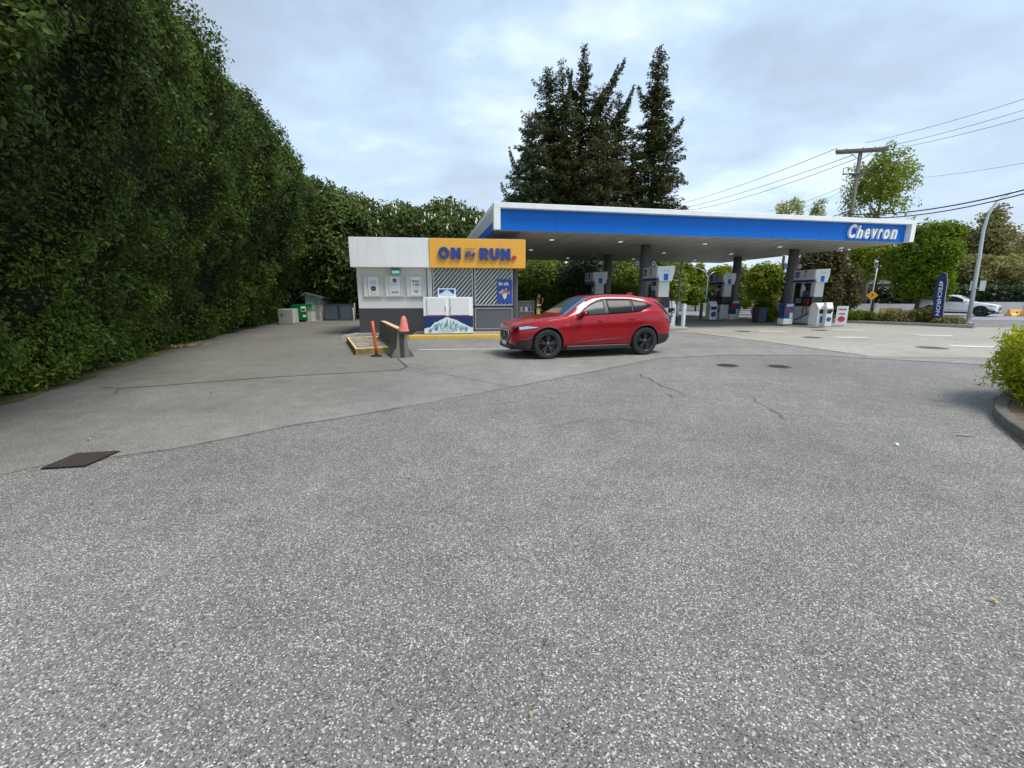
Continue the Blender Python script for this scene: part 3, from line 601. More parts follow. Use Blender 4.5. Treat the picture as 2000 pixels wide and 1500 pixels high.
# sidewalk slab with yellow kerb
sx0 = K.at(800, 662, -1.45)[0]; y0 = K.l(G(840, 662))[1]
mb = MB(); mb.bb(sx0+.1, 9.0, y0+.13, -.015, .0, .128); mb.bb(sx0+.1, sx0+.101, y0, 0, 0, .1)
o = mb.build('sidewalk', M['conc']); o.location = (K.o.x, K.o.y, 0); o.rotation_euler = (0, 0, K.yaw); tag(o, kind='structure')
mb = MB(); mb.rbox(sx0, 9.0, y0, y0+.13, .0, .134, .02)
o = mb.build('yellow_kerb', M['yellow']); o.location = (K.o.x, K.o.y, 0); o.rotation_euler = (0, 0, K.yaw); tag(o, kind='structure')
mb = MB(); mb.bb(kx1+.2, 12, .2, 9, .0, .1); o = mb.build('sidewalk', M['conc']); o.location = (K.o.x, K.o.y, 0); o.rotation_euler = (0, 0, K.yaw); tag(o, kind='structure')
# ice freezer
yz = K.l(G(876, 652.5, .13))[1]
fx0, fx1 = K.at(829, 652, yz)[0], K.at(924.5, 652, yz)[0]; fzt = K.at(876, 580, yz)[1]; fzm = K.at(876, 617, yz)[1]
FW = fx1-fx0
fz = empty('ice_freezer', (*K.w((fx0+fx1)/2, yz), .13), K.yaw, 'white outdoor ice freezer with two doors and an iceberg picture on its front', 'freezer')
h = FW/2; T = fzt-.13; Mz = fzm-.13; dp = min(.6, -yz-.08)
mb = MB(); mb.prism([(0, 0.02), (0, Mz), (.10, T), (dp, T), (dp, .02)], -h, h, plane='yz'); cab = mb.build('cabinet', M['white'], fz)
def slope(x, z, o_=.0): t = (z-Mz)/(T-Mz); return (x, .10*t-o_, z)
for s_ in (-1, 1):
    a, c_ = (s_*.07, s_*(h-.13)); mb = MB(); z0, z1 = Mz+.03, T-.03
    a, c_ = min(a, c_), max(a, c_)
    P8 = [slope(a, z0, .045), slope(c_, z0, .045), slope(c_, z1, .045), slope(a, z1, .045), slope(a, z0, -.0), slope(c_, z0, 0), slope(c_, z1, 0), slope(a, z1, 0)]
    mb.add(P8, [(0, 1, 2, 3), (0, 4, 5, 1), (1, 5, 6, 2), (2, 6, 7, 3), (3, 7, 4, 0)])
    dr = mb.build('door', mat('door_white', (.70, .71, .72), .35, var=.06, vscale=5), fz); bevel(dr, .01)
    mb = MB(); xx = s_*.1; q = slope(xx, (z0+z1)/2-.08, .07); mb.tube([(xx, q[1]+.03, q[2]-.07), (xx-s_*.02, q[1]-.02, q[2]-.05), (xx-s_*.02, q[1]-.01, q[2]+.05), (xx+s_*.03, q[1]+.03, q[2]+.08)], .011); mb.build('handle', M['alu'], dr)
    if s_ == 1:
        mb = MB(); q0, q1 = slope(.18, z1-.02, .047), slope(.33, z1-.1, .047); mb.quad((.18, q0[1], q0[2]), (.33, q0[1], q0[2]), (.33, q1[1], q1[2]), (.18, q1[1], q1[2])); mb.build('sticker', mat('sticker', (.8, .68, .42), .5, var=.3, vscale=30), dr)
mb = MB(); mb.bb(-h, h, -.012, -.001, .03, Mz-.01, 0)
prof = [0, .08, .14, .3, .36, .5, .56, .62, .78, .85, .95, 1.0, .97, .9, .93, .84, .86, .76, .7, .62, .57, .5, .44, .4, .3, .26, .22, .2, .14, .1]
prof = [.28, .30, .34, .33, .38, .50, .60, .68, .67, .74, .80, .82, .88, .93, .97, .95, .90, .86, .85, .80, .78, .72, .66, .60, .56, .52, .46, .42, .36, .34, .33]
Hm = Mz-.06; pts = [(-h+.005, .04)]+[(-h+.005+(2*h-.01)*i/(len(prof)-1), .04+prof[i]*Hm) for i in range(len(prof))]+[(h-.005, .04)]
for i in range(len(prof)-1):
    mb.prism([(pts[i+1][0], .045), (pts[i+2][0], .045), (pts[i+2][0], pts[i+2][1]), (pts[i+1][0], pts[i+1][1])], -.016, -.013, 1)
r = random.Random(5)
for k in range(70):     # darker facets of the ice
    i = r.randrange(3, len(prof)-4); x = -h+2*h*i/(len(prof)-1); zt = .04+prof[i]*Hm; z = .12+(zt-.22)*r.uniform(.3, .95)
    if z > zt-.04: continue
    w_, hh = r.uniform(.018, .05), r.uniform(.08, .2)
    if z+hh*.7 > zt-.03: hh = (zt-.03-z)/.7
    if hh < .03: continue
    mb.prism([(x-w_, z-hh*.4), (x+w_*.3, z-hh*.7), (x+w_, z+hh*.2), (x+w_*.1, min(z+hh*.6, zt-.02))], -.0185, -.0165, 2)
mb.bb(-h+.004, h-.004, -.0175, -.0155, .03, .10, 1)
dec = mb.build('iceberg_print', [mat('print_navy', (.008, .04, .17), .35, var=.1), M['icewhite'], M['skyblue']], fz)
mb = MB(); fit_text(mb, 'GLACIER', -.30, .30, .11, .22, -.0205, depth=.002, bold=.0); mb.bb(-.42, .2, -.022, -.0195, .075, .088); mb.build('print', mat('pale_ink', (.3, .4, .5), .5, var=0), dec)
mb = MB(); mb.bb(-h, h, -.02, .0, Mz-.012, Mz+.012); mb.build('trim', mat('trim_red', (.45, .1, .14), .5, var=0), fz)
# topper sign
tx0, tx1, tz0, tz1 = kbox(855, 564, 890, 580, yz+.25)
tp = empty('topper_sign', (*K.w((tx0+tx1)/2, yz+.25), fzt), K.yaw, 'small white sign with an iceberg picture standing on top of the ice freezer', 'sign')
hw = (tx1-tx0)/2; th = tz1-fzt+.01
mb = MB(); mb.rbox(-hw, hw, -.01, .03, 0, th, .006); mb.build('board', M['sheet'], tp)
mb = MB(); mb.bb(-hw*.86, hw*.86, -.014, -.011, th*.12, th*.9, 0)
n = 12; pr = [.15, .25, .45, .6, .8, .9, 1, .92, .85, .65, .45, .3, .18]
for i in range(n):
    xa, xb = -hw*.86+2*hw*.86*i/n, -hw*.86+2*hw*.86*(i+1)/n
    mb.prism([(xa, th*.13), (xb, th*.13), (xb, th*(.13+.72*max(.35, pr[i+1]))), (xa, th*(.13+.72*max(.35, pr[i])))], -.017, -.0145, 1)
mb.build('print', [M['navy'], mat('pale_ice', (.55, .72, .85), .4, var=.2, vscale=25)], tp)
# ---------------------------------------------------------------- brick pad, barrier, cone, delineator
PZ = .17
pad = [G(694, 682, PZ), G(762, 678, PZ), G(738, 657, PZ), G(677, 658.5, PZ)]
pc = sum((Vector(p) for p in pad), Vector((0, 0)))/4
brickm = bpy.data.materials.new('paver_bricks'); brickm.use_nodes = True; N = brickm.node_tree.nodes; L = brickm.node_tree.links
tb = N.new('ShaderNodeTexBrick'); tb.inputs['Scale'].default_value = 2.6; tb.inputs['Color1'].default_value = (.09, .06, .06, 1); tb.inputs['Color2'].default_value = (.42, .37, .31, 1); tb.inputs['Mortar'].default_value = (.30, .28, .25, 1); tb.inputs['Mortar Size'].default_value = .03; tb.inputs['Bias'].default_value = -.1
tc = N.new('ShaderNodeTexCoord'); L.new(tc.outputs['Object'], tb.inputs['Vector']); L.new(tb.outputs[0], N['Principled BSDF'].inputs['Base Color']); N['Principled BSDF'].inputs['Roughness'].default_value = .9
po = empty('raised_pad', (pc.x, pc.y, 0), 0, 'low raised paved island with worn yellow kerb beside the concrete barrier', 'traffic island')
L4 = [Vector(p)-pc for p in pad]
def ring(mb, A, B, z0, z1, mi=0):
    n = len(A); vs = [(*p, z0) for p in A]+[(*p, z1) for p in A]+[(*p, z1) for p in B]+[(*p, z0) for p in B]; fs = []
    for i in range(n):
        j = (i+1) % n
        for k in range(3): fs.append((k*n+i, k*n+j, (k+1)*n+j, (k+1)*n+i))
    return mb.add(vs, fs, mi)
inn = [p*.86 for p in L4]
mb = MB(); n = 4; ring(mb, L4, inn, 0, PZ)
ko = mb.build('kerb', mat('kerb_side', (.26, .19, .07), .9, var=.5, vscale=7, bump=.4, detail=8), po); bevel(ko, .01)
mb = MB(); vs = [(*(p*.985), PZ+.003) for p in L4]+[(*(p*.875), PZ+.003) for p in inn and L4]
mb.add(vs, [(i, (i+1) % 4, 4+(i+1) % 4, 4+i) for i in range(4)]); mb.build('kerb_stripe', M['palecream'], po)
mb = MB(); mb.add([(*p, PZ-.01) for p in inn], [(0, 1, 2, 3)]); mb.build('paving', brickm, po)
sl_ = [G(667, 664), G(684, 661.5), G(706, 657), G(745, 656), G(742, 652), G(704, 652), G(690, 656), G(672, 659)]
c0 = Vector(G(700, 656)); mb = MB(); n = len(sl_); vs = [(p[0], p[1], 0) for p in sl_]+[(p[0], p[1], .1) for p in sl_]
mb.add(vs, [tuple(range(n, 2*n))]+[(i, (i+1) % n, n+(i+1) % n, n+i) for i in range(n)]); o = mb.build('sidewalk_corner', M['conc']); tag(o, kind='structure')
# jersey barrier
A, B = Vector(G(748, 627, .72)), Vector(G(784, 643.5, .72)); dr_ = (B-A).normalized(); rz = math.atan2(dr_.y, dr_.x); Lb = (B-A).length
bar = empty('concrete_barrier', ((A.x+B.x)/2, (A.y+B.y)/2, 0), rz-R(90), 'weathered concrete barrier with worn yellow top standing by the kiosk', 'barrier')
prof = [(-.27, 0), (-.27, .07), (-.15, .26), (-.09, .71), (-.075, .72), (.075, .72), (.09, .71), (.15, .26), (.27, .07), (.27, 0)]
mb = MB(); hl = Lb/2
segs = 24; n = len(prof); vs = []; r = random.Random(2)
for i in range(segs+1):
    for (x, z) in prof: vs.append((x+r.uniform(-.006, .006), -hl+Lb*i/segs, max(0, z+r.uniform(-.004, .004))))
mb.add(vs, [(i*n+k, i*n+(k+1) % n, (i+1)*n+(k+1) % n, (i+1)*n+k) for i in range(segs) for k in range(n)])
mb.add(vs[:n], [list(range(n))]); mb.add(vs[-n:], [list(range(n))])
mb.build('barrier_body', streaky('barrier_concrete', (.19, .185, .15), (.05, .048, .03), .95, .9, hs=9, vs=.8), bar)
mb = MB(); mb.bb(-.07, .07, -hl+.02, hl-.25, .722, .7275); mb.build('top_stripe', M['palecream'], bar)
mb = MB(); mb.bb(-.045, .045, hl-.001, hl+.014, .03, .6); mb.bb(-.06, .06, hl-.0, hl+.008, .46, .58); mb.build('key_slot', mat('slot_shadow', (.05, .05, .045), .95, var=.3), bar)
mb = MB(); mb.cyl((-.16, .15, .42), (-.10, .15, .43), .06, n=14); mb.build('lifting_mark', mat('rust', (.18, .05, .03), .9, var=.4, vscale=20), bar)
# flattened cone leaning on barrier end
cp = B-dr_*.02+Vector((.06, 0))
co_ = empty('traffic_cone', (cp.x, cp.y, .70), rz, 'faded red traffic cone squashed over the near end of the concrete barrier', 'cone')
mb = MB(); prof = [(.12, 0), (.115, .03), (.10, .14), (.075, .26), (.04, .335), (.02, .35), (.0, .351)]
mb.lathe(prof, n=20); mb.v = [(x*.6-.06*z, y+.05*z, z) for x, y, z in mb.v]; mb.build('cone_body', M['cone'], co_)
mb = MB(); mb.lathe([(.13, -.03), (.132, .0), (.12, .015)], n=20); mb.v = [(x*.66, y, z) for x, y, z in mb.v]; mb.build('cone_skirt', M['cone'], co_)
# orange delineator
x, y = G(736, 697)
dl = empty('delineator_post', (x, y, .012), .3, 'slim orange delineator post on a black base in front of the raised pad', 'post')
mb = MB(); mb.tube([(0, 0, .03), (-.01, 0, .3), (-.035, 0, .6), (-.055, 0, .9)], [.04, .04, .04, .037], n=14); mb.build('post', M['orangepost'], dl)
mb = MB(); mb.rbox(-.13, .13, -.1, .1, 0, .035, .012); mb.cyl((0, 0, .03), (0, 0, .07), .06, .045); mb.build('base', M['rubber'], dl)
x, y = G(764, 694); mb = MB(); r = random.Random(3)
for k in range(6): mb.box((r.uniform(-.11, .11), r.uniform(-.06, .06), .03+.03*r.random()), (r.uniform(.06, .13), r.uniform(.04, .09), r.uniform(.03, .06)), r.uniform(0, 3), rx=r.uniform(-.4, .4), ry=r.uniform(-.4, .4))
o = mb.build('brick_rubble', mat('rubble', (.24, .15, .12), .95, var=.45, vscale=15, bump=.3)); bevel(o, .01); o.location = (x, y, .012); tag(o, 'small heap of broken brick at the foot of the concrete barrier', 'rubble', kind='stuff')
# ---------------------------------------------------------------- canopy
ZC = 4.02
FL, FR = Vector(G(965, 447.5, ZC)), Vector(G(1784, 472.8, ZC))
Cn = Frame(FL, math.atan2((FR-FL).y, (FR-FL).x)); CW = (FR-FL).length; CDp = 13.6; CH = .98
can = empty('station_canopy', (FL.x, FL.y, 0), Cn.yaw, 'large flat forecourt canopy with blue fascia and white lettering on grey columns', 'canopy')
e = .27
mb = MB(); mb.bb(.03, CW-.03, e, CDp-.03, ZC, ZC+.12)
so_ = mb.build('soffit', M['soffit'], can)
mb = MB()
nx = 18
for i in range(1, nx):
    x = CW*i/nx; wd = .04 if i % 3 == 0 else .008
    mb.bb(x-wd/2, x+wd/2, e+.02, CDp-.05, ZC-.006, ZC+.001)
mb.build('soffit_joint', mat('joint_grey', (.2, .2, .19), .7, var=0), so_)
mb = MB(); mb.bb(.26, CW-.26, e-.02, e+.02, ZC+.01, ZC+CH-.2); fp = mb.build('blue_fascia', M['blue'], can)
jb = mat('joint_blue', (.0, .08, .45), .5, var=0)
for k in range(1, 8): x = CW*k/8; mb = MB(); mb.bb(x-.007, x+.007, e-.0225, e-.015, ZC+.02, ZC+CH-.22); mb.build('fascia_joint', jb, fp)
mb = MB(); mb.rbox(0, CW, 0, CDp, ZC+CH-.195, ZC+CH, .012); mb.build('roof_edge', M['fascia_white'], can)
mb = MB(); mb.bb(0, .25, 0, e+.02, ZC+.0, ZC+CH-.197); mb.build('fascia_end', M['fascia_white'], can)
mb = MB(); mb.bb(CW-.25, CW, 0, e+.02, ZC+.0, ZC+CH-.197); mb.build('fascia_end', M['fascia_white'], can)
side = streaky('side_sheet', (.60, .61, .62), (.5, .5, .5), .5, .5, hs=1.5, vs=.6)
for s_ in (0, 1):
    x0, x1 = (0, .06) if s_ == 0 else (CW-.06, CW)
    mb = MB(); mb.bb(x0, x1, e+.022, CDp, ZC+.30, ZC+CH-.197); sp_ = mb.build('side_fascia', side, can)
    mb = MB(); mb.bb(x0+.02, x1-.02 if s_ else x1, e+.022, CDp, ZC+.0, ZC+.298); mb.build('side_blue_strip', M['blue'], sp_)
mb = MB(); mb.bb(.06, CW-.06, CDp-.05, CDp, ZC, ZC+CH-.197); mb.build('back_fascia', M['blue'], can)
# letters
cy = e-.09
p0, p1 = Cn.at(1653, 468, cy), Cn.at(1752, 439, cy)
wds = [('C', 1655.5, 1673, 438.3, 465), ('h', 1670.5, 1686, 441, 465.5), ('e', 1686.5, 1698.5, 446.5, 466), ('v', 1700, 1713, 447, 466.2), ('r', 1712, 1723.5, 447.2, 466.5), ('o', 1723, 1737, 447.8, 467), ('n', 1737, 1752, 448.3, 467)]
lw = mat('letter_white', (.88, .9, .92), .3, var=.02)
for ch, a, c_, t_, b_ in wds:
    q0, q1 = Cn.at(a, b_, cy), Cn.at(c_, t_, cy); mb = MB(); fit_text(mb, ch, q0[0], q1[0], q0[1], q1[1], cy, depth=.1, bold=.022, shear=.2); mb.build('letter', lw, fp)
# columns
cols = []
for (px, py) in ((1262, 478), (1188, 497), (1441.5, 502), (1552, 487)):
    x, y = Cn.l(G(px, py, ZC)); cols.append((x, y))
    mb = MB(); hw = .235
    mb.cyl((x, y, .1), (x, y, ZC-.002), hw+.015, n=28); c_ = mb.build('column', M['column'], can)
    mb = MB(); mb.rbox(x-hw-.03, x+hw+.03, y-hw-.03, y+hw+.03, .1, .16, .01); mb.build('column_base', M['grey_mid'], c_)
    for s_ in (-1, 1):
        if (px, py) == (1441.5, 502) and s_ == -1: continue
        mb = MB(); zz = 3.12; mb.cyl((x+s_*(hw+.22), y-.03, zz), (x+s_*(hw+.22), y+.03, zz), .15, n=20, mi=1); mb.cyl((x+s_*(hw+.22), y-.034, zz), (x+s_*(hw+.22), y-.03, zz), .12, n=20, mi=0)
        mb.cyl((x+s_*(hw+.22), y-.038, zz), (x+s_*(hw+.22), y-.035, zz), .05, n=10, mi=1); mb.bb(x+s_*(hw-.02), x+s_*(hw+.1), y-.02, y+.02, zz-.03, zz+.03, 1)
        mb.build('number_disc', [mat('disc_grey', (.5, .52, .54), .5, var=0), M['navy']], c_)
for (px, py) in [(1078, 467), (1037, 487), (1109, 503), (1212, 471), (1297, 493), (1237, 505), (1377, 475), (1357, 507), (1428, 495), (1453, 509), (1523, 481), (1534, 498), (1643, 483)]:
    x, y = Cn.l(G(px, py, ZC)); mb = MB(); mb.cyl((x, y, ZC-.035), (x, y, ZC+.0), .14, .19, n=16, mi=0); o = mb.build('downlight', M['alu'], can)
    mb = MB(); mb.cyl((x, y, ZC-.04), (x, y, ZC-.036), .11, n=16); mb.build('lens', M['lens'], o)
# convex mirror and floodlight hung below the canopy
x, y, z = P(1160, 510, 22.5)
cm = empty('convex_mirror', (x, y, z), -.15, 'round dark convex mirror with pale rim hanging below the canopy', 'mirror')
mb = MB(); mb.sphere((0, 0, 0), .22, 16, sc=(1, .75, .9)); mb.build('mirror_dome', M['glass'], cm)
mb = MB(); mb.lathe([(.22, .0), (.255, .0), (.255, .04), (.2, .06)], n=20, axis='y'); mb.build('rim', M['grey_mid'], cm)
mb = MB(); mb.cyl((0, .03, .1), (0, .03, ZC-z), .02); mb.build('hanger', M['grey_mid'], cm)
x, y, z = P(1105.5, 512.5, 25)
fl_ = empty('floodlight', (x, y, z), 0, 'small white floodlight hanging under the back edge of the canopy', 'light')
mb = MB(); mb.rbox(-.16, .16, -.06, .06, -.07, .07, .02); mb.build('housing', M['alu'], fl_)
mb = MB(); mb.bb(-.06, .06, -.066, -.061, -.04, .04); mb.build('lens', M['lens'], fl_); mb = MB(); mb.cyl((0, 0, .06), (0, 0, ZC-z), .015); mb.build('hanger', M['grey_mid'], fl_)
# ---------------------------------------------------------------- fuel islands and pumps
def island(cols2, lab):
    (xa, ya), (xb, yb) = cols2; xm = (xa+xb)/2; y0_, y1_ = min(ya, yb)-2.9, max(ya, yb)+1.2
    t = math.atan2(xb-xa, yb-ya)
    mb = MB(); mb.rbox(-.62, .62, 0, y1_-y0_, 0, .12, .03)
    o = mb.build('pump_island', mat('island_concrete', (.36, .35, .32), .8, var=.2)); wx, wy = Cn.w(xm, y0_); o.location = (wx, wy, .016); o.rotation_euler = (0, 0, Cn.yaw)
    tag(o, lab, 'pump island')
# columns order: A front-left, B back-left, C back-right, D front-right
island((cols[0], cols[1]), 'long low concrete pump island behind the red suv')
island((cols[3], cols[2]), 'long low concrete pump island under the right half of the canopy')
lightgrey = mat('pump_grey', (.60, .60, .59), .4, var=.06); swoosh = mat('swoosh_blue', (.08, .2, .55), .4, var=0)
logo_b = mat('logo_blue', (.02, .18, .5), .4, var=0)
def make_pump(num):
    t = empty('fuel_pump', (0, 0, 0), 0, 'pump', 'fuel pump', 'fuel pumps under the canopy')
    hx, hy = .42, .66
    mb = MB(); mb.rbox(-.33, .33, -.50, .50, 0, .86, .02); body = mb.build('pump_body', lightgrey, t)
    for s_ in (-1, 1):
        mb = MB(); x = s_*.334
        n = 8
        for i in range(n):
            a, b_ = i/n, (i+1)/n; y0, y1 = -.45+.9*a, -.45+.9*b_
            f = lambda u: (.10+.38*u**1.6, .17+.45*u**1.6)
            (l0, h0), (l1, h1) = f(1-a), f(1-b_)
            mb.add([(x, y0, l0), (x, y1, l1), (x, y1, h1), (x, y0, h0)], [(0, 1, 2, 3)])
        mb.build('swoosh', swoosh, body)
        mb = MB(); mb.bb(s_*.331, s_*.337, -.02, -.01, .05, .84); mb.build('panel_gap', M['black'], body)
    mb = MB(); mb.rbox(-.34, .34, -.54, .54, .862, 1.34, .02); mid = mb.build('nozzle_housing', M['black'], t)
    for s_ in (-1, 1):
        mb = MB()
        for y in (-.34, -.14): mb.rbox(min(s_*.34, s_*.42), max(s_*.34, s_*.42), y-.05, y+.05, .92, 1.22, .02)
        mb.build('nozzle', M['rubber'] if s_ > 0 else mat('nozzle_red', (.3, .02, .02), .5, var=0), mid)
        mb = MB(); mb.bb(min(s_*.34, s_*.36), max(s_*.34, s_*.36), .1, .42, 1.02, 1.26, 0); mb.bb(min(s_*.36, s_*.365), max(s_*.36, s_*.365), .14, .38, 1.1, 1.22, 1); mb.build('keypad', [M['grey_mid'], mat('screen', (.2, .25, .26), .2, var=.2)], mid)
        for y in (-.34, -.14):
            mb = MB(); pts = []
            for k in range(13):
                u = k/12; pts.append((s_*(.36+.2*math.sin(u*math.pi)), y-.16*math.sin(u*math.pi), 1.15+(.95 if u > .5 else 0)*max(0, (u-.5)*2)-.75*math.sin(u*math.pi)**1.2))
            mb.tube(pts, .017, n=6); mb.build('hose', M['rubber'], mid)
    # upper supports and screen
    mb = MB(); mb.rbox(-.27, .27, -.56, -.30, 1.342, 2.06, .015); mb.build('support', lightgrey, t)
    mb = MB(); mb.rbox(-.10, .10, .36, .46, 1.342, 2.06, .01); mb.build('support', lightgrey, t)
    mb = MB(); mb.rbox(-.22, .22, -.28, .18, 1.342, 1.66, .03); hd = mb.build('display_head', M['navy'], t)
    for s_ in (-1, 1):
        mb = MB(); mb.bb(min(s_*.221, s_*.226), max(s_*.221, s_*.226), -.2, .1, 1.42, 1.6); mb.build('screen', mat('screen2', (.12, .14, .3), .15, var=.3, vscale=20), hd)
    for y in (-.12, .16):
        mb = MB(); mb.cyl((-.12, y, 1.95), (.12, y, 1.95), .09, n=12); mb.build('hose_reel', M['black'], t)
    # top sign: hexagonal end section
    mb = MB(); mb.prism([(-hx, 2.70), (hx, 2.74), (hx, 2.42), (hx-.10, 2.06), (-hx+.12, 2.06), (-hx-.02, 2.42)], -hy, hy)
    sg = mb.build('sign_box', mat('sign_white', (.72, .74, .74), .35, var=.04), t); bevel(sg, .012)
    for s_ in (-1,):
        nm = '-x'; X = -hx-.0
        mb = MB(); mb.bb(-hx-.035, -hx+.02, -hy+.03, hy-.03, 2.2, 2.70); fcs = mb.build('number_panel', lightgrey, sg)
        mb = MB(); mb.bb(-hx-.03, -hx+.06, -hy+.03, hy-.03, 2.08, 2.19); mb.build('navy_strip', M['navy'], sg)
        mb = MB(); xx = -hx-.037
        fit_text(mb, num, -.18, .0, 2.40, 2.66, xx, normal='-x', depth=.004, bold=.01); mb.bb(xx-.001, xx, -.14, .03, 2.34, 2.37)
        mb.build('number', M['ink'], fcs)
        # two stacked chevrons, blue over red
        mb = MB(); yc = .42; w_ = .15
        mb.add([(xx, yc-w_, 2.62), (xx, yc+w_, 2.62), (xx, yc+w_, 2.5), (xx, yc, 2.42), (xx, yc-w_, 2.5)], [(0, 1, 2, 3, 4)], 0)
        mb.add([(xx, yc-w_, 2.47), (xx, yc, 2.39), (xx, yc+w_, 2.47), (xx, yc+w_, 2.36), (xx, yc, 2.28), (xx, yc-w_, 2.36)], [(0, 1, 4, 5), (1, 2, 3, 4)], 1)
        mb.build('emblem', [logo_b, mat('logo_red', (.5, .02, .05), .4, var=0)], fcs)
    mb = MB(); yy = -hy-.002
    mb.bb(-.115, .115, yy-.004, yy, 2.09, 2.38, 0); fit_text(mb, 'Fuel', -.14, .14, 2.48, 2.58, yy, depth=.003, mi=1, bold=0); mb.build('end_print', [M['blue'], M['greyink']], sg)
    return t
plist = [(0, '3', 'white topped fuel pump half hidden behind the rear of the red suv'), (3, '7', 'white topped fuel pump numbered 7 in front of the right front column'), (1, '1', 'dim fuel pump behind the roof of the red suv at the back left column'), (2, '5', 'shaded fuel pump at the back column of the right island')]
pump_px = {0: (1283, 1318), 3: (1592, 1621), 1: (1167, 1179), 2: (1418, 1433)}
for ci, num, lab in plist:
    pm = make_pump(num); x, y = cols[ci]
    # sideways position from the photo along the plane of the sign's end
    yl = y-1.55 if ci in (0, 3) else y-1.5
    px0, px1 = pump_px[ci]; xl = Cn.at((px0+px1)/2, 545, yl-.66)[0]
    wx, wy = Cn.w(xl, yl); pm.location = (wx, wy, .136); pm.rotation_euler = (0, 0, Cn.yaw); pm['label'] = lab
# ---------------------------------------------------------------- forecourt furniture
def place(o, px, py, z=.016, rz=None):
    x, y = G(px, py, z); o.location = (x, y, z); o.rotation_euler = (0, 0, Cn.yaw if rz is None else rz); return o
def service_unit(lab, w_=.5, d_=.42, h_=1.15, dot=True):
    t = empty('windscreen_wash_unit', (0, 0, 0), 0, lab, 'service unit', 'white windscreen wash units on the islands')
    hw, hd = w_/2, d_/2
    mb = MB(); mb.prism([(-hd, 0), (hd, 0), (hd, h_*.86), (hd*.5, h_), (-hd*.3, h_), (-hd, h_*.78)], -hw, hw, plane='yz'); bevel(mb.build('cabinet', M['white'], t), .02)
    mb = MB(); mb.bb(-hw*.8, hw*.8, -hd-.012, -hd+.0, h_*.54, h_*.72); mb.build('towel_slot', M['black'], t)
    mb = MB(); mb.bb(-hw*.5, hw*.5, -hd-.016, -hd-.001, h_*.14, h_*.42) if dot else mb.cyl((0, -hd-.014, h_*.3), (0, -hd, h_*.3), hw*.7, n=20, smooth=False); mb.build('blue_panel', mat('unit_blue', (.02, .1, .3), .4, var=0), t)
    mb = MB(); mb.tube([(-hw*.8, -hd-.02, h_*.5), (-hw*.3, -hd-.06, h_*.44), (hw*.3, -hd-.05, h_*.52), (hw*.7, -hd-.02, h_*.6)], .015, n=6); mb.build('squeegee', M['sheet'], t)
    return t
def wash_bin(lab, w_=.55, h_=1.05):
    t = empty('blue_cabinet', (0, 0, 0), 0, lab, 'cabinet', 'blue cabinets on white bases between the pumps')
    hw = w_/2
    mb = MB(); mb.rbox(-hw, hw, -.2, .2, 0, h_*.28, .02); mb.build('base', M['white'], t)
    mb = MB(); mb.rbox(-hw, hw, -.2, .2, h_*.28+.002, h_, .02); b_ = mb.build('cabinet_body', mat('cabinet_blue', (.015, .07, .2), .4, var=.08), t)
    mb = MB(); mb.bb(-hw*.9, 0, -.206, -.2, h_*.55, h_*.8, 0); mb.bb(.04, hw*.8, -.206, -.2, h_*.3, h_*.55, 1); mb.bb(-hw*.7, hw*.7, -.206, -.2, h_*.86, h_*.92, 1); mb.bb(-hw*.6, hw*.8, -.206, -.2, h_*.94, h_*.97, 1)
    mb.build('notice', [mat('notice_red', (.3, .02, .03), .5, var=.1), mat('notice_white', (.55, .58, .6), .5, var=.1)], b_)
    return t
o = service_unit('white windscreen wash unit with blue square right of pump 7', .58, .5, 1.1); place(o, 1595, 636, .1)
o = service_unit('narrow white service unit, rightmost beside pump 7', .3, .35, 1.12, False); place(o, 1612, 637, .1, Cn.yaw-.3)
o = service_unit('white windscreen wash unit with round blue mark left of the shaded rear pump', .5, .42, 1.1, False); place(o, 1388, 624, .1)
o = service_unit('white windscreen wash unit behind the tail of the red suv', .9, .5, 1.2); place(o, 1296, 637, .1)
o = wash_bin('blue cabinet with red notice left of pump 7'); place(o, 1532, 633, .1)
o = wash_bin('blue cabinet with white notice at the foot of the back right column', .6, 1.15); place(o, 1430, 623.5, .1)
t = empty('litter_bin', (0, 0, 0), 0, 'dark litter bin with a blue side standing between the two right pumps', 'litter bin'); place(t, 1481, 630, .016)
mb = MB(); mb.rbox(-.24, .24, -.27, .27, 0, .78, .03); mb.build('bin_body', M['grey_dark'], t); mb = MB(); mb.bb(.243, .25, -.24, .24, .08, .7); mb.bb(.02, .22, -.276, -.271, .08, .74); mb.build('blue_panel', mat('bin_blue', (.02, .09, .3), .4, var=.05), t)
mb = MB(); mb.rbox(-.26, .26, -.29, .29, .782, .86, .03); mb.build('lid', M['grey_dark'], t)
def bollard(px, py, h_, r_, m, lab, cap=False, z=.016):
    t = empty('bollard', (0, 0, 0), 0, lab, 'bollard', 'bollards at the edge of the forecourt'); place(t, px, py, z)
    mb = MB(); mb.lathe([(r_, 0), (r_, h_-r_*.5), (r_*.85, h_-r_*.15), (r_*.4, h_), (0, h_)], n=16); mb.build('post', m, t)
    if cap: mb = MB(); mb.lathe([(r_+.012, h_-.26), (r_+.012, h_-.12), (r_, h_-.11)], n=16); mb.build('band', M['icewhite'], t)
bollard(1333, 641, 1.15, .095, M['white'], 'white steel bollard standing clear just right of the red suv', True)
bollard(1313, 638, .95, .085, M['white'], 'white steel bollard touching the tail of the red suv in view')
bollard(1368, 624, 1.05, .10, M['grey_mid'], 'grey bollard in the shade before the road, right of the white bollards', z=.016)
x, y = G(1321, 632, .016)
M['poststeel'] = mat('post_grey', (.30, .30, .29), .6, var=.2)
t = empty('steel_post', (x, y, .016), 0, 'tall slim grey post with white and blue foot behind the white bollards', 'post')
zt = P(1325, 512, y)[2]
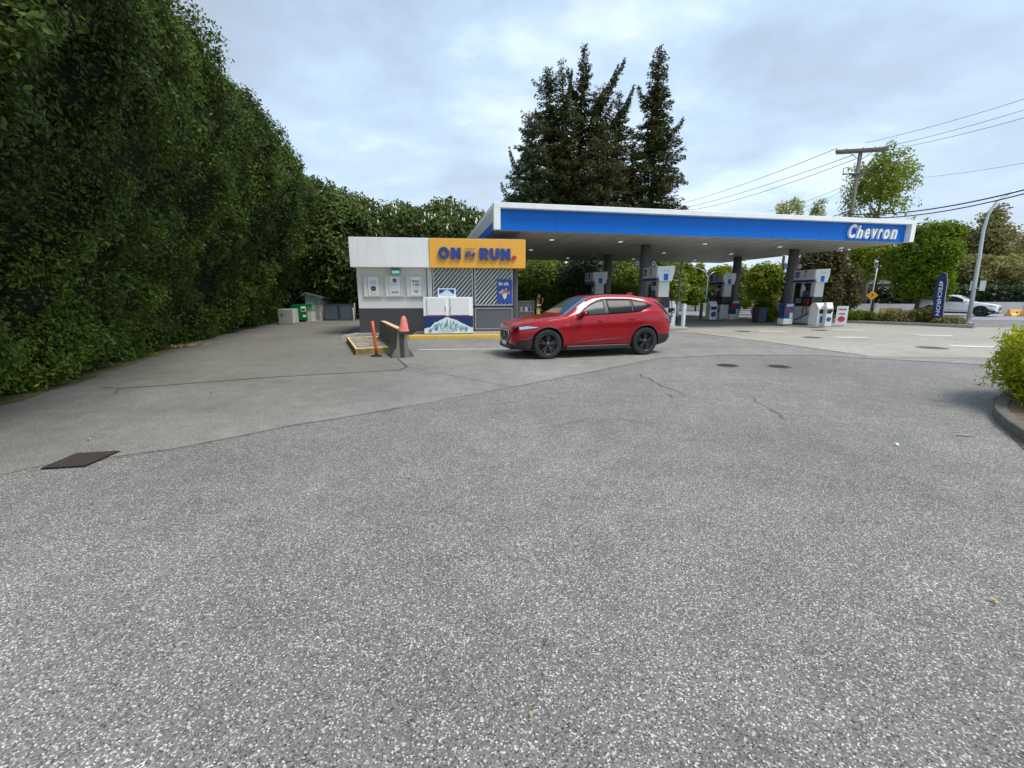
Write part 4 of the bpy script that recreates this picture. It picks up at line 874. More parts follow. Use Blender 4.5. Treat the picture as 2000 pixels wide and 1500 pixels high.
mb = MB(); mb.tube([(0, 0, 1.2), (.04, 0, zt)], .06, n=12); mb.build('pipe', M['poststeel'], t); mb = MB(); mb.cyl((0, 0, .4), (0, 0, 1.2), .085, n=14); mb.build('white_sleeve', M['white'], t); mb = MB(); mb.cyl((0, 0, 0), (0, 0, .4), .09, n=14); mb.build('blue_sleeve', mat('sleeve_blue', (.02, .13, .3), .5), t)
# A-frame sign
t = empty('sandwich_board', (0, 0, 0), 0, 'white sandwich board with a red round print right of pump 7', 'sandwich board'); place(t, 1641, 637, .016, R(-40))
for s_ in (-1, 1):
    mb = MB(); mb.box((0, s_*.10, .5), (.46, .02, 1.02), 0, rx=s_*.09); pn = mb.build('board', M['sheet'], t)
    if s_ == -1:
        f = lambda z: -.16-.5*math.sin(.13)*(-1)*1
        mb = MB()
        def q(x, z): return (x, -.10-(.5-z)*math.tan(.09)-.0125, z)
        n = 16; mb.add([q(.15*math.cos(6.283*k/n), .36+.15*math.sin(6.283*k/n)) for k in range(n)], [list(range(n))], 0)
        for (a, b_, c_, d_) in ((-.12, .12, .58, .66), (-.16, .16, .80, .88)): mb.add([q(a, c_), q(b_, c_), q(b_, d_), q(a, d_)], [(0, 1, 2, 3)], 1)
        mb.build('print', [mat('print_red', (.75, .05, .04), .5, var=.1), mat('print_pink', (.45, .15, .22), .5, var=.2)], pn)
# washer fluid display cabinet right of the kiosk
x0, z1 = (0, 0)
t = empty('display_cabinet', (*G(1027, 641, .1), .1), Cn.yaw*.6, 'grey display cabinet of fluid jugs right of the kiosk', 'display cabinet')
cyv = t.location.y; hw = 15.5/840*cyv; hh = P(1027, 587.5, cyv)[2]-.1
mb = MB(); mb.bb(-hw, hw, .0, .5, 0, hh); mb.bb(-hw, -hw+.04, -.1, 0, 0, hh); mb.bb(hw-.04, hw, -.1, 0, 0, hh); mb.bb(-hw+.04, hw-.04, -.1, 0, hh-.05, hh); mb.build('cabinet', M['grey_mid'], t)
for zz in (hh*.30, hh*.62): mb = MB(); mb.bb(-hw+.045, hw-.045, -.09, -.002, zz-.03, zz); mb.build('shelf', M['alu'], t)
r = random.Random(9)
jc = [mat('jug_blue', (.12, .2, .45), .3), mat('jug_yellow', (.6, .52, .1), .3), mat('jug_white', (.7, .7, .72), .4)]
jl = ['blue', 'yellow', 'white']; row_name = ['lower', 'upper', 'bottom']
for ri, zz in enumerate((hh*.30, hh*.62, .02)):
    for k in range(3):
        ci = (k+ri) % 3; X = -hw+.13+k*(2*hw-.26)/2; h_ = .22
        j = empty('jug', (0, 0, 0), Cn.yaw*.6, '%s plastic jug, %s on the %s shelf of the grey cabinet' % (jl[ci], ['left', 'middle', 'right'][k], row_name[ri]), 'jug', 'jugs in the display cabinet')
        p = Matrix.Rotation(Cn.yaw*.6, 4, 'Z') @ Vector((X, -.045, zz+.002)); j.location = (t.location.x+p.x, t.location.y+p.y, .1+zz+.002)
        mb = MB(); mb.rbox(-.06, .06, -.035, .035, 0, h_*.8, .015); mb.build('bottle', jc[ci], j); mb = MB(); mb.cyl((0, 0, h_*.8), (0, 0, h_), .02, n=8); mb.build('cap', jc[2], j)
# ================================================================ CARS
def interp(tab, x):
    xs = [t[0] for t in tab]; ys = [t[1] for t in tab]
    if x <= xs[0]: return ys[0]
    if x >= xs[-1]: return ys[-1]
    for i in range(len(xs)-1):
        if xs[i] <= x <= xs[i+1]:
            h = xs[i+1]-xs[i]; t = (x-xs[i])/h
            d = [(ys[k+1]-ys[k])/(xs[k+1]-xs[k]) for k in range(len(xs)-1)]
            def m(k):
                if k == 0: return d[0]
                if k == len(xs)-1: return d[-1]
                return 0 if d[k-1]*d[k] <= 0 else 2*d[k-1]*d[k]/(d[k-1]+d[k])
            m0, m1 = m(i), m(i+1)
            return (2*t**3-3*t*t+1)*ys[i]+(t**3-2*t*t+t)*h*m0+(-2*t**3+3*t*t)*ys[i+1]+(t**3-t*t)*h*m1
def lin(tab, x): return float(np.interp(x, [t[0] for t in tab], [t[1] for t in tab]))
class Car:
    L = 4.68; XF = .87; XR = 3.72; RW = .383
    top = [(0, .66), (.03, .82), (.10, .90), (.5, 1.0), (1.0, 1.075), (1.30, 1.105), (1.36, 1.13), (1.75, 1.37), (2.05, 1.54), (2.25, 1.605), (2.7, 1.65), (3.2, 1.645), (3.8, 1.585), (4.24, 1.50), (4.27, 1.45), (4.48, 1.24), (4.59, 1.10), (4.635, 1.03), (4.66, .94), (4.68, .80)]
    wid = [(0, .56), (.06, .70), (.16, .80), (.35, .875), (.6, .92), (.92, .945), (1.5, .935), (2.6, .935), (3.3, .945), (3.67, .955), (4.1, .93), (4.4, .87), (4.58, .80), (4.66, .70), (4.68, .62)]
    bot = [(0, .36), (.08, .24), (.4, .20), (4.1, .22), (4.5, .30), (4.68, .42)]
    belt = [(0, .62), (.03, .76), (.10, .82), (.5, .92), (1.0, 1.0), (1.36, 1.04), (1.7, 1.07), (2.6, 1.11), (3.3, 1.15), (3.9, 1.21), (4.24, 1.20), (4.4, 1.12), (4.56, 1.0), (4.66, .85), (4.68, .72)]
    def section(s, x):
        zt, W, zb, zl = lin(s.top, x) if x > 1.3 and x < 2.2 else interp(s.top, x), interp(s.wid, x), lin(s.bot, x), interp(s.belt, x)
        g = max(0.0, zt-zl-.06)     # greenhouse height
        zr = zl+max(.012, g*.90)
        yr = W*.95-min(.27, g*.50)-.02
        hip = .015*math.exp(-((x-3.75)/.55)**2)+.012*math.exp(-((x-.92)/.5)**2)
        h = zl-zb
        P_ = [(0, zb), (W*.62, zb), (W*.90, zb+.02), (W*.965, zb+h*.14), (W*.972+hip*.5, zb+h*.34), (W*.975+hip, zb+h*.52), (W*1.0+hip, zb+h*.72), (W*.978+hip*.5, zb+h*.86), (W*.95, zl), (W*.94, zl+.012)]
        gl = [(W*.94+(yr-W*.94)*t-.0+.018*math.sin(t*math.pi), zl+.012+(zr-zl-.012)*t) for t in (.25, .5, .75, 1.0)]
        P_ += gl
        yt = yr
        P_ += [(yt-.035, zr+(zt-zr)*.50), (yt*.82, zr+(zt-zr)*.80), (yt*.5, zr+(zt-zr)*.96), (0, zt)]
        return P_
    def side_y(s, x, z):
        P_ = s.section(x)[3:14]
        for (y0, z0), (y1, z1) in zip(P_, P_[1:]):
            if z0 <= z <= z1: return y0+(y1-y0)*(z-z0)/max(1e-6, z1-z0)
        return P_[0][0] if z < P_[0][1] else P_[-1][0]
    def top_z(s, x, y):
        P_ = s.section(x)[13:]
        y = abs(y)
        for (y0, z0), (y1, z1) in zip(P_, P_[1:]):
            if y1 <= y <= y0: return z0+(z1-z0)*(y0-y)/max(1e-6, y0-y1)
        return P_[0][1]
def build_car(root, paint, style='red'):
    C = Car()
    xs = sorted(set([0, .01, .03, .06, .10, .15, .22, .30]+[.30+i*.075 for i in range(1, 56)]+[4.30, 4.36, 4.42, 4.48, 4.54, 4.58, 4.61, 4.635, 4.655, 4.668, 4.68]))
    xs = [x for x in xs if x <= 4.68]
    rows = []
    for x in xs:
        P_ = C.section(x); rows.append([(x, y, z) for y, z in P_]+[(x, -y, z) for y, z in P_[-2:0:-1]])
    n = len(rows[0]); vs = [p for r_ in rows for p in r_]
    fs = [(i*n+k, i*n+(k+1) % n, (i+1)*n+(k+1) % n, (i+1)*n+k) for i in range(len(rows)-1) for k in range(n)]
    fs += [list(range(n))[::-1], list(range((len(rows)-1)*n, len(rows)*n))]
    me = bpy.data.meshes.new('body'); me.from_pydata(vs, [], fs)
    me.materials.append(paint); me.materials.append(M['black'])
    bm = bmesh.new(); bm.from_mesh(me); bmesh.ops.recalc_face_normals(bm, faces=bm.faces)
    for f in bm.faces:
        f.smooth = True; c = f.calc_center_median()
        if c.z < .335 or f.normal.z < -.75 or (c.x > 4.0 and c.z < .50) or (c.x < .3 and c.z < .38): f.material_index = 1
    bm.to_mesh(me); bm.free()
    body = bpy.data.objects.new('body', me); COL.objects.link(body)
    cut = MB()
    for x in (C.XF, C.XR):
        for s_ in (-1, 1): cut.cyl((x, s_*.58, C.RW+.005), (x, s_*1.2, C.RW+.005), C.RW+.055, n=40)
    co_ = cut.build('cutter', [M['black'], M['black']])
    for p in co_.data.polygons: p.material_index = 1
    bo = body.modifiers.new('b', 'BOOLEAN'); bo.operation = 'DIFFERENCE'; bo.object = co_; bo.solver = 'EXACT'
    bpy.context.view_layer.update()
    me2 = bpy.data.meshes.new_from_object(body.evaluated_get(bpy.context.evaluated_depsgraph_get()))
    body.modifiers.clear(); body.data = me2; bpy.data.objects.remove(co_)
    try: me2.set_sharp_from_angle(angle=R(38))
    except Exception: pass
    me2.name = 'body'; body.parent = root
    def side_patch(name, m, x0, x1, lo, hi, s_, off=.006, nx=24, nz=8, parent=None, th=True):
        vs = []; 
        for i in range(nx+1):
            x = x0+(x1-x0)*i/nx; a, b = lo(x), hi(x)
            for j in range(nz+1):
                z = a+(b-a)*j/nz; vs.append((x, s_*(C.side_y(x, z)+off), z))
        fs = [(i*(nz+1)+j, i*(nz+1)+j+1, (i+1)*(nz+1)+j+1, (i+1)*(nz+1)+j) for i in range(nx) for j in range(nz)]
        mb = MB(); mb.add(vs, fs, smooth=True); o = mb.build(name, m, parent or root, fix=True)
        if th:
            so2 = o.modifiers.new('t', 'SOLIDIFY'); so2.thickness = off*1.5; so2.offset = -1 if False else 0
        return o
    def top_patch(name, m, x0, x1, hw, off=.006, nx=20, ny=12, parent=None):
        vs = []
        for i in range(nx+1):
            x = x0+(x1-x0)*i/nx; h = hw(x)
            for j in range(ny+1): y = -h+2*h*j/ny; vs.append((x, y, C.top_z(x, y)+off))
        fs = [(i*(ny+1)+j, (i+1)*(ny+1)+j, (i+1)*(ny+1)+j+1, i*(ny+1)+j+1) for i in range(nx) for j in range(ny)]
        mb = MB(); mb.add(vs, fs, smooth=True); return mb.build(name, m, parent or root, fix=True)
    rail = lambda x: C.section(x)[13][1]
    bl = lambda x: interp(C.belt, x)+.02
    Mg, Mt = GL, GLT
    top_patch('windscreen', Mg, 1.37, 2.12, lambda x: C.section(x)[13][0]-.045, .008)
    if style == 'red': top_patch('sunroof', M['glass'], 2.3, 3.3, lambda x: .42, .006)
    top_patch('rear_window', Mt, 4.26, 4.50, lambda x: max(.3, C.section(x)[13][0]-.07), .006)
    for s_ in (-1, 1):
        hi = lambda x: min(rail(x)-.035, lin([(1.7, bl(1.7)+.01), (1.9, 1.255), (2.1, 1.37), (2.3, 1.455), (2.5, 1.50), (2.9, 1.525), (3.3, 1.505), (3.7, 1.43), (3.98, 1.33)], x))
        # dark surround strip then panes
        lo2 = lambda x: bl(x)+max(0, (x-3.55)*.30)
        side_patch('window_trim', M['black'], 1.66, 3.98, lambda x: lo2(x)-.012, lambda x: max(lo2(x)-.005, min(hi(x)+.022, rail(x)-.01)), s_, .006, nx=40)
        side_patch('window', Mt if style != 'red' else GLF, 1.76, 2.50, lo2, lambda x: max(hi(x), lo2(x)+.005), s_, .012)
        side_patch('window', Mt, 2.60, 3.30, lo2, hi, s_, .012)
        side_patch('window', Mt, 3.34, 3.90, lo2, lambda x: max(hi(x), lo2(x)+.004), s_, .012)
        side_patch('rear_pillar_trim', M['black'], 4.06, 4.50, lambda x: lin([(4.06, 1.43), (4.5, 1.07)], x), lambda x: min(rail(x)-.004, lin([(4.06, 1.46), (4.2, 1.43), (4.5, 1.19)], x)), s_, .007)
        # mirrors, handles, lights
        mb = MB(); mb.sphere((1.80, s_*(1.045), 1.155), .1, 14, sc=(.75, 1.25, .78)); mb.cyl((1.82, s_*.90, 1.07), (1.80, s_*1.0, 1.12), .03)
        mo = mb.build('mirror', paint, root)
        mb = MB(); mb.box((1.872, s_*1.045, 1.155), (.008, .18, .11)); mb.build('mirror_glass', M['glass'], mo)
        for x in (2.35, 3.28):
            z = .96+.04*(x > 3); y = C.side_y(x, z)
            mb = MB(); mb.rbox(x-.09, x+.09, min(s_*(y-.01), s_*(y+.035)), max(s_*(y-.01), s_*(y+.035)), z-.016, z+.016, .01); mb.build('door_handle', paint, root)
        side_patch('headlight_housing', M['black'], .10, .66, lambda x: .735+.14*(x-.1), lambda x: .735+.14*(x-.1)+.105*min(1, max(.03, (.66-x)/.3)), s_, .006)
        hl = side_patch('headlight', HEADL, .13, .60, lambda x: .745+.14*(x-.1), lambda x: .745+.14*(x-.1)+.075*min(1, max(.03, (.62-x)/.3)), s_, .014)
        side_patch('side_intake', M['black'], .07, .46, lambda x: .345, lambda x: .40+.17*min(1, (x-.02)/.25), s_, .016)
        side_patch('bumper_blade', paint, .06, .36, lambda x: .50, lambda x: .53, s_, .032, nz=3)
        side_patch('tail_light', TAILL, 4.18, 4.655, lambda x: lin([(4.18, 1.005), (4.4, .97), (4.66, .80)], x), lambda x: lin([(4.18, 1.012), (4.4, 1.04), (4.66, .84)], x), s_, .010)
        side_patch('lower_trim', M['grey_dark'] if style == 'red' else M['black'], 1.55, 3.15, lambda x: .40+.055*(x-1.55), lambda x: .403+.055*(x-1.55)+.020*max(0, math.sin((x-1.55)/1.6*math.pi)), s_, .010, nx=20, nz=2)
        for x0_, x1_, za, zb_ in ((1.50, 1.50, .34, 1.02), (2.55, 2.57, .32, 1.10), (3.20, 3.42, .34, 1.13)):
            f0 = lambda z: x0_+(x1_-x0_)*((z-za)/(zb_-za))**2*(1 if x0_ < 3 else 1)
            mb = MB(); N_ = 14; vs = []
            for i in range(N_+1):
                z = za+(zb_-za)*i/N_; x = f0(z)
                for dx in (-.004, .004): vs.append((x+dx, s_*(C.side_y(x+dx, z)+.0025), z))
            mb.add(vs, [(2*i, 2*i+1, 2*i+3, 2*i+2) for i in range(N_)]); mb.build('door_gap', M['black'], root)
        # wheel arch lips
        for xw in (C.XF, C.XR):
            pts = []
            for k in range(25):
                a = R(-8)+R(196)*k/24; x = xw+math.cos(a)*(C.RW+.052); z = C.RW+.005+math.sin(a)*(C.RW+.052)
                if z < .2: continue
                pts.append((x, s_*(C.side_y(x, z)+.001), z))
            mb = MB(); mb.tube(pts, .011, n=6); mb.build('wheel_arch_lip', M['black'], root)
        side_patch('sill_trim', M['black'], 1.36, 3.22, lambda x: .21, lambda x: .325, s_, .022, nz=4)
    # nose: grille, emblem, bumper, plates
    def nose_x(y, z):   # front surface x at given half width
        a = abs(y)
        for i in range(200):
            x = i*.003
            P_ = C.section(x)
            if interp(C.wid, x)*.98 >= a and interp(C.top, x) >= z and lin(C.bot, x) <= z: return x
        return .0
    mb = MB(); g5 = [(-.34, .70), (.34, .70), (.40, .58), (.26, .44), (-.26, .44), (-.40, .58)]
    mb.add([(-.022, y, z) for y, z in g5]+[(.03, y, z) for y, z in g5], [(0, 1, 2, 3, 4, 5)]+[(i, 6+i, 6+(i+1) % 6, (i+1) % 6) for i in range(6)])
    gr = mb.build('grille', M['black'], root)
    mb = MB(); k = [(y*1.04, .57+(z-.57)*1.06) for y, z in g5]; mb.tube([(-.024, y, z) for y, z in k+k[:1]], .012, n=6); mb.build('grille_frame', M['alu'], gr)
    mb = MB(); mb.lathe([(.05, 0), (.062, -.008), (.05, -.012)], c=(-.026, 0, .59), n=18, axis='x')
    if style == 'red': mb.box((-.036, -.014, .59), (.006, .01, .085), rx=R(16)); mb.box((-.036, .014, .59), (.006, .01, .085), rx=R(-16)); mb.box((-.036, 0, .578), (.006, .03, .01))
    mb.build('emblem', M['alu'], gr)
    mb = MB(); mb.rbox(-.05, -.02, -.16, .16, .33, .42, .005); mb.build('licence_plate', M['sheet'], root)
    mb = MB(); mb.rbox(-.03, .25, -.52, .52, .23, .37, .04); mb.build('front_lip', M['black'], root)
    mb = MB(); mb.rbox(4.5, 4.70, -.60, .60, .36, .58, .04); mb.build('rear_bumper_trim', M['black'], root)
    mb = MB(); mb.rbox(4.665, 4.69, -.16, .16, .72, .84, .005); mb.build('licence_plate', M['sheet'], root)
    mb = MB(); mb.prism([(4.02, 1.53), (4.02, 1.56), (4.34, 1.515), (4.40, 1.475), (4.2, 1.47)], -.58, .58); sp_ = mb.build('spoiler', paint, root); bevel(sp_, .008)
    mb = MB(); mb.prism([(3.58, 1.60), (3.70, 1.685), (3.79, 1.69), (3.85, 1.58)], -.025, .025); bevel(mb.build('antenna_fin', paint, root), .008)
    if style == 'red':
        mb = MB(); 
        for i in range(3): mb.box((1.36+i*.035, -C.side_y(1.4, .9)-.004, .865), (.022, .006, .02), ry=R(15))
        mb.build('side_badge', M['alu'], root)
    # wheels
    def wheel(x, s_):
        w_ = empty('wheel', (x, s_*.83, C.RW), 0); w_.parent = root
        rw = C.RW
        mb = MB(); o_ = s_*.105
        prof = [(rw*.70, -.095), (rw*.80, -.108), (rw*.93, -.110), (rw*.985, -.085), (rw, -.04), (rw, .04), (rw*.985, .085), (rw*.93, .110), (rw*.80, .108), (rw*.70, .095)]
        mb.lathe(prof, n=48, axis='y'); mb.build('tyre', M['rubber'], w_)
        mb = MB(); mb.lathe([(rw*.715, s_*.105), (rw*.69, s_*.107), (rw*.66, s_*.085), (rw*.64, s_*.02), (rw*.2, s_*.015), (0, s_*.015)], n=40, axis='y')
        mb.build('rim_barrel', RIMD, w_)
        mb = MB()
        ns = 10 if style == 'red' else 5
        for k in range(ns):
            a = 2*math.pi*(k//2)/5+(.17 if k % 2 else -.17)+.3 if ns == 10 else 2*math.pi*k/5+.3
            wd0, wd1 = (.014, .010) if ns == 10 else (.035, .022)
            c_, s2 = math.cos(a), math.sin(a); t = (-s2, c_)
            a0 = 2*math.pi*(k//2)/5+.3 if ns == 10 else a
            p0 = (math.cos(a0)*rw*.12, math.sin(a0)*rw*.12); p1 = (c_*rw*.685, s2*rw*.685)
            vs = []
            for (p, wd, yy) in ((p0, wd0*1.5, .085), (p1, wd1, .098)):
                for q in (-1, 1):
                    for y2 in (yy, yy-.03): vs.append((p[0]+t[0]*wd*q, s_*y2, p[1]+t[1]*wd*q))
            mb.add(vs, [(0, 2, 6, 4), (1, 5, 7, 3), (0, 4, 5, 1), (2, 3, 7, 6)])
        mb.lathe([(rw*.14, s_*.05), (rw*.15, s_*.088), (rw*.09, s_*.10), (0, s_*.10)], n=20, axis='y')
        mb.lathe([(rw*.70, s_*.109), (rw*.67, s_*.111), (rw*.655, s_*.10)], n=40, axis='y')
        mb.build('rim', RIML, w_)
    for x in (C.XF, C.XR):
        for s_ in (-1, 1): wheel(x, s_)
GL = mat('windscreen_glass', (.05, .09, .12), .06, var=0, spec=.9, coat=.4); GLT = mat('tinted_glass', (.022, .025, .032), .12, var=0, spec=.12)
GLF = mat('front_door_glass', (.05, .07, .075), .12, var=0, spec=.15)
HEADL = mat('headlamp_lens', (.55, .57, .58), .1, metal=.5, var=.35, vscale=18); TAILL = mat('tail_lens', (.16, .004, .01), .1, var=0, coat=1)
RIMD = mat('rim_dark', (.022, .022, .024), .4, metal=.3, var=0); RIML = mat('rim_spoke', (.10, .10, .105), .22, metal=.8, var=.2, vscale=9)
red = mat('red_metallic', (.37, .0, .009), .24, metal=.3, var=.03, vscale=200, coat=.6); red.node_tree.nodes['Principled BSDF'].inputs['Coat Roughness'].default_value = .14
wht = mat('white_gloss', (.80, .82, .83), .25, var=.02, coat=.8)
fw, rw_ = Vector(G(1070, 701, .02)), Vector(G(1258, 692.5, .02))
d = (rw_-fw).normalized(); sc = (rw_-fw).length/2.85; yaw = math.atan2(d.y, d.x)
car = empty('suv_car', (0, 0, 0), yaw, 'red mid size suv stopped in front of the kiosk, nose to the left', 'car')
nn = Vector((-d.y, d.x)); q = fw-d*.87*sc+nn*.92*sc
car.location = (q.x, q.y, .012); car.scale = (sc, sc, sc)
build_car(car, red, 'red')
f2 = Vector(G(1911, 618.5, .02)); 
h2 = Vector((RD.x, RD.y))   # heading along the road to the right
# photo shows its right-hand side: place so that the front wheel lands on its pixel
fx = P(1911, 620.5, f2.y*1.0)
car2 = empty('white_suv', (0, 0, 0), 0, 'white suv driving on the road behind the blue feather flag and lamp post', 'car')
yaw2 = math.atan2(h2.y, h2.x)+math.pi-R(40)
d2 = Vector((math.cos(yaw2), math.sin(yaw2))); n2 = Vector((-d2.y, d2.x)); sc2 = .96
q = f2-d2*.87*sc2-n2*.92*sc2
car2.location = (q.x, q.y, .02); car2.rotation_euler = (0, 0, yaw2); car2.scale = (sc2,)*3
build_car(car2, wht, 'white')
# ================================================================ FOLIAGE
NR = np.random.RandomState(7)
def vnoise(p, seed=0):          # smooth value noise, p (n,3) -> 0..1
    p = np.asarray(p, float)+seed*17.31; i = np.floor(p).astype(np.int64); f = p-i; f = f*f*(3-2*f)
    def h(a, b, c):
        n = (a*73856093) ^ (b*19349663) ^ (c*83492791) ^ (seed*2654435)
        n = (n ^ (n >> 13))*1274126177; n = n & 0x7fffffff
        return ((n ^ (n >> 16)) & 0xffff)/65535.0
    r = 0
    for dx in (0, 1):
        for dy in (0, 1):
            for dz in (0, 1):
                wgt = (f[:, 0] if dx else 1-f[:, 0])*(f[:, 1] if dy else 1-f[:, 1])*(f[:, 2] if dz else 1-f[:, 2])
                r = r+wgt*h(i[:, 0]+dx, i[:, 1]+dy, i[:, 2]+dz)
    return r
def fbm(p, seed=0, oct=3):
    s = 0; a = .5; q = np.asarray(p, float).copy()
    for k in range(oct): s = s+a*vnoise(q, seed+k); q = q*2.03; a *= .5
    return s/(1-.5**oct)
def norm(v): return v/np.maximum(1e-9, np.linalg.norm(v, axis=1, keepdims=True))
def leaf_mesh(name, C, Nn, size, m, parent, tint, aspect=.45, spread=.8, dirv=None, fold=.15, rnd=NR):
    n = len(C); nn = norm(Nn+rnd.normal(0, spread, (n, 3)))
    d = dirv if dirv is not None else rnd.normal(0, 1, (n, 3))
    d = norm(d-nn*np.sum(d*nn, 1, keepdims=True)); s = np.cross(nn, d); size = np.asarray(size).reshape(-1, 1)*np.ones((n, 1))
    V = np.empty((n, 4, 3)); V[:, 0] = C-d*size*.5; V[:, 2] = C+d*size*.5
    V[:, 1] = C+s*size*aspect*.5-nn*size*fold; V[:, 3] = C-s*size*aspect*.5-nn*size*fold
    me = bpy.data.meshes.new(name); me.vertices.add(n*4); me.vertices.foreach_set('co', V.reshape(-1))
    me.loops.add(n*4); me.loops.foreach_set('vertex_index', np.arange(n*4, dtype=np.int32))
    me.polygons.add(n); me.polygons.foreach_set('loop_start', np.arange(0, n*4, 4, dtype=np.int32)); me.polygons.foreach_set('loop_total', np.full(n, 4, dtype=np.int32))
    me.update(calc_edges=True)
    at = me.attributes.new('tint', 'FLOAT', 'FACE'); at.data.foreach_set('value', np.clip(tint, 0, 1).astype(np.float32))
    return add_mesh(name, me, parent, m)
def clumps(C, Nn, per, rad, rnd=NR, flat=.6):
    """spread `per` leaves round each clump centre"""
    n = len(C); k = np.repeat(np.arange(n), per); o = norm(rnd.normal(0, 1, (len(k), 3)))*(rnd.uniform(.2, 1, (len(k), 1))**.6)*np.asarray(rad).reshape(-1, 1)[k if np.ndim(rad) else slice(None)] if np.ndim(rad) else norm(rnd.normal(0, 1, (len(k), 3)))*(rnd.uniform(.2, 1, (len(k), 1))**.6)*rad
    return C[k]+o, norm(Nn[k]*flat+norm(o)), k
# ---- the tall hedge at the left
hp = np.array(HB+[(HB[-1][0]-.7, HB[-1][1]+2.2)]); 
seg = np.r_[0, np.cumsum(np.linalg.norm(np.diff(hp, axis=0), axis=1))]; HL = seg[-1]
def hbase(s):
    x = np.interp(s, seg, hp[:, 0]); y = np.interp(s, seg, hp[:, 1]); e = .6
    dx = np.interp(s+e, seg, hp[:, 0])-np.interp(s-e, seg, hp[:, 0]); dy = np.interp(s+e, seg, hp[:, 1])-np.interp(s-e, seg, hp[:, 1])
    l = np.hypot(dx, dy)+1e-9; return x, y, dy/l, -dx/l      # outward normal points to +x (the lot)
HT = lambda s, y: np.interp(y, [-5, 6, 10, 15, 20, 26, 30], [6.2, 6.5, 6.8, 7.5, 7.9, 7.7, 7.4])
OUT = lambda t: np.interp(t, [0, .06, .15, .3, .5, .7, .85, 1], [-.35, -.1, .1, .5, 1.35, 2.1, 2.4, 2.2])
def hsurf(s, t, amp=1.0):       # t 0..1 face from foot to crest, 1..1.35 over the top, away
    x, y, nx, ny = hbase(s); H = HT(s, y); tf = np.minimum(t, 1); over = np.maximum(t-1, 0)
    out = OUT(tf)-over*9; z = H*tf+np.sin(np.minimum(over/.35, 1)*1.57)*.5
    far = np.interp(y, [4, 12, 24], [.85, .85, 1.0]); out = out*far
    p = np.stack([x+nx*out, y+ny*out, z], 1)
    d = (fbm(p*.55, 3, 2)-.5)*1.5+(fbm(p*1.6, 9, 3)-.5)*1.5
    crest = (fbm(np.stack([s*.9, s*0, s*0], 1), 21, 3)-.45)*1.7*np.clip((t-.75)*4, 0, 1)
    nrm = np.stack([nx*np.cos(tf*.5)-nx*over*2, ny*np.cos(tf*.5), .12+.35*tf+over*3], 1); nrm = norm(nrm)
    foot = np.clip(t*9, .15, 1).reshape(-1, 1)
    return p+nrm*(d*amp).reshape(-1, 1)*foot+np.stack([s*0, s*0, crest], 1), nrm, d
hedge = empty('tall_hedge', (hp[2][0], hp[2][1], 0), 0, 'very tall dark laurel hedge running down the whole left side of the lot', 'hedge')
def to_local(o, arr): return arr-np.array(o.location)
NS, NT = 150, 44
ss, tt = np.meshgrid(np.linspace(0, HL, NS), np.linspace(0, 1.4, NT), indexing='ij')
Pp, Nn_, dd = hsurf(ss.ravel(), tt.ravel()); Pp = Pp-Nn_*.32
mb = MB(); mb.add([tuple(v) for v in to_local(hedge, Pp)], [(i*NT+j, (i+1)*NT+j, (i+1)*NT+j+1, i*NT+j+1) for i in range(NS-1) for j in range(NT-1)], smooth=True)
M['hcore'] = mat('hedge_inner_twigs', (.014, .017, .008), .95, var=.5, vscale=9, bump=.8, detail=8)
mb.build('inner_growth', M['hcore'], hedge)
def hedge_leaves(smin, smax, n, per, rad, size, seed):
    r = np.random.RandomState(seed); s = r.uniform(smin, smax, n); t = r.uniform(0, 1.28, n)
    p, nn, d = hsurf(s, t); keep = (r.uniform(0, 1, n) < .55+d*.8) | (t > .9); p, nn, d = p[keep], nn[keep], d[keep]
    p = p+nn*r.uniform(-.22, .12, (len(p), 1))
    C, N2, k = clumps(p, nn, per, rad, r, 1.0); C[:, 2] = np.maximum(C[:, 2], .03)
    patch = fbm(C*.45, 31, 2); low = np.clip(1-C[:, 2]/3.2, 0, 1)
    tint = .16+.6*(patch-.3)+.5*low*vnoise(C*1.1, 5)+r.normal(0, .10, len(C))+.25*(r.uniform(0, 1, len(C)) > .93)
    dv = np.stack([r.normal(0, .6, len(C)), r.normal(0, .6, len(C)), -.25+r.normal(0, .5, len(C))], 1)
    return C, N2, size*r.uniform(.6, 1.25, len(C)), tint, dv
y2s = lambda y: float(np.interp(y, hp[:, 1], seg))
A1 = hedge_leaves(0, y2s(8), 8500, 12, .16, .085, 1); A2 = hedge_leaves(y2s(8), y2s(14), 6800, 12, .19, .10, 2); A3 = hedge_leaves(y2s(14), HL, 8000, 10, .24, .145, 3)
cat = [np.concatenate(q) for q in zip(A1, A2, A3)]
M['laurel'] = leafmat('laurel_leaf', (.040, .062, .014), (.10, .155, .022), (.26, .34, .04), rough=.5, trans=.24, spec=.22)
leaf_mesh('foliage', to_local(hedge, cat[0]), cat[1], cat[2], M['laurel'], hedge, cat[3], aspect=.48, spread=.55, dirv=cat[4], fold=.1)
# a few bare brown twigs and dead leaves in the gaps
r = random.Random(8); mb = MB()
for i in range(46):
    s = r.uniform(y2s(3.6), y2s(9)); t = r.uniform(.32, .62); p, nn, d_ = hsurf(np.array([s]), np.array([t])); p = p[0]-nn[0]*.08; q = p+np.array([r.uniform(-.25, .25)+.3, r.uniform(-.6, .3), r.uniform(-.1, .35)])
    mb.tube([tuple(p-np.array(hedge.location)), tuple((p+q)/2+np.array([0, 0, .05])-np.array(hedge.location)), tuple(q-np.array(hedge.location))], [.012, .008, .003], n=4)
mb.build('twigs', M['bark'], hedge)['kind'] = 'stuff'
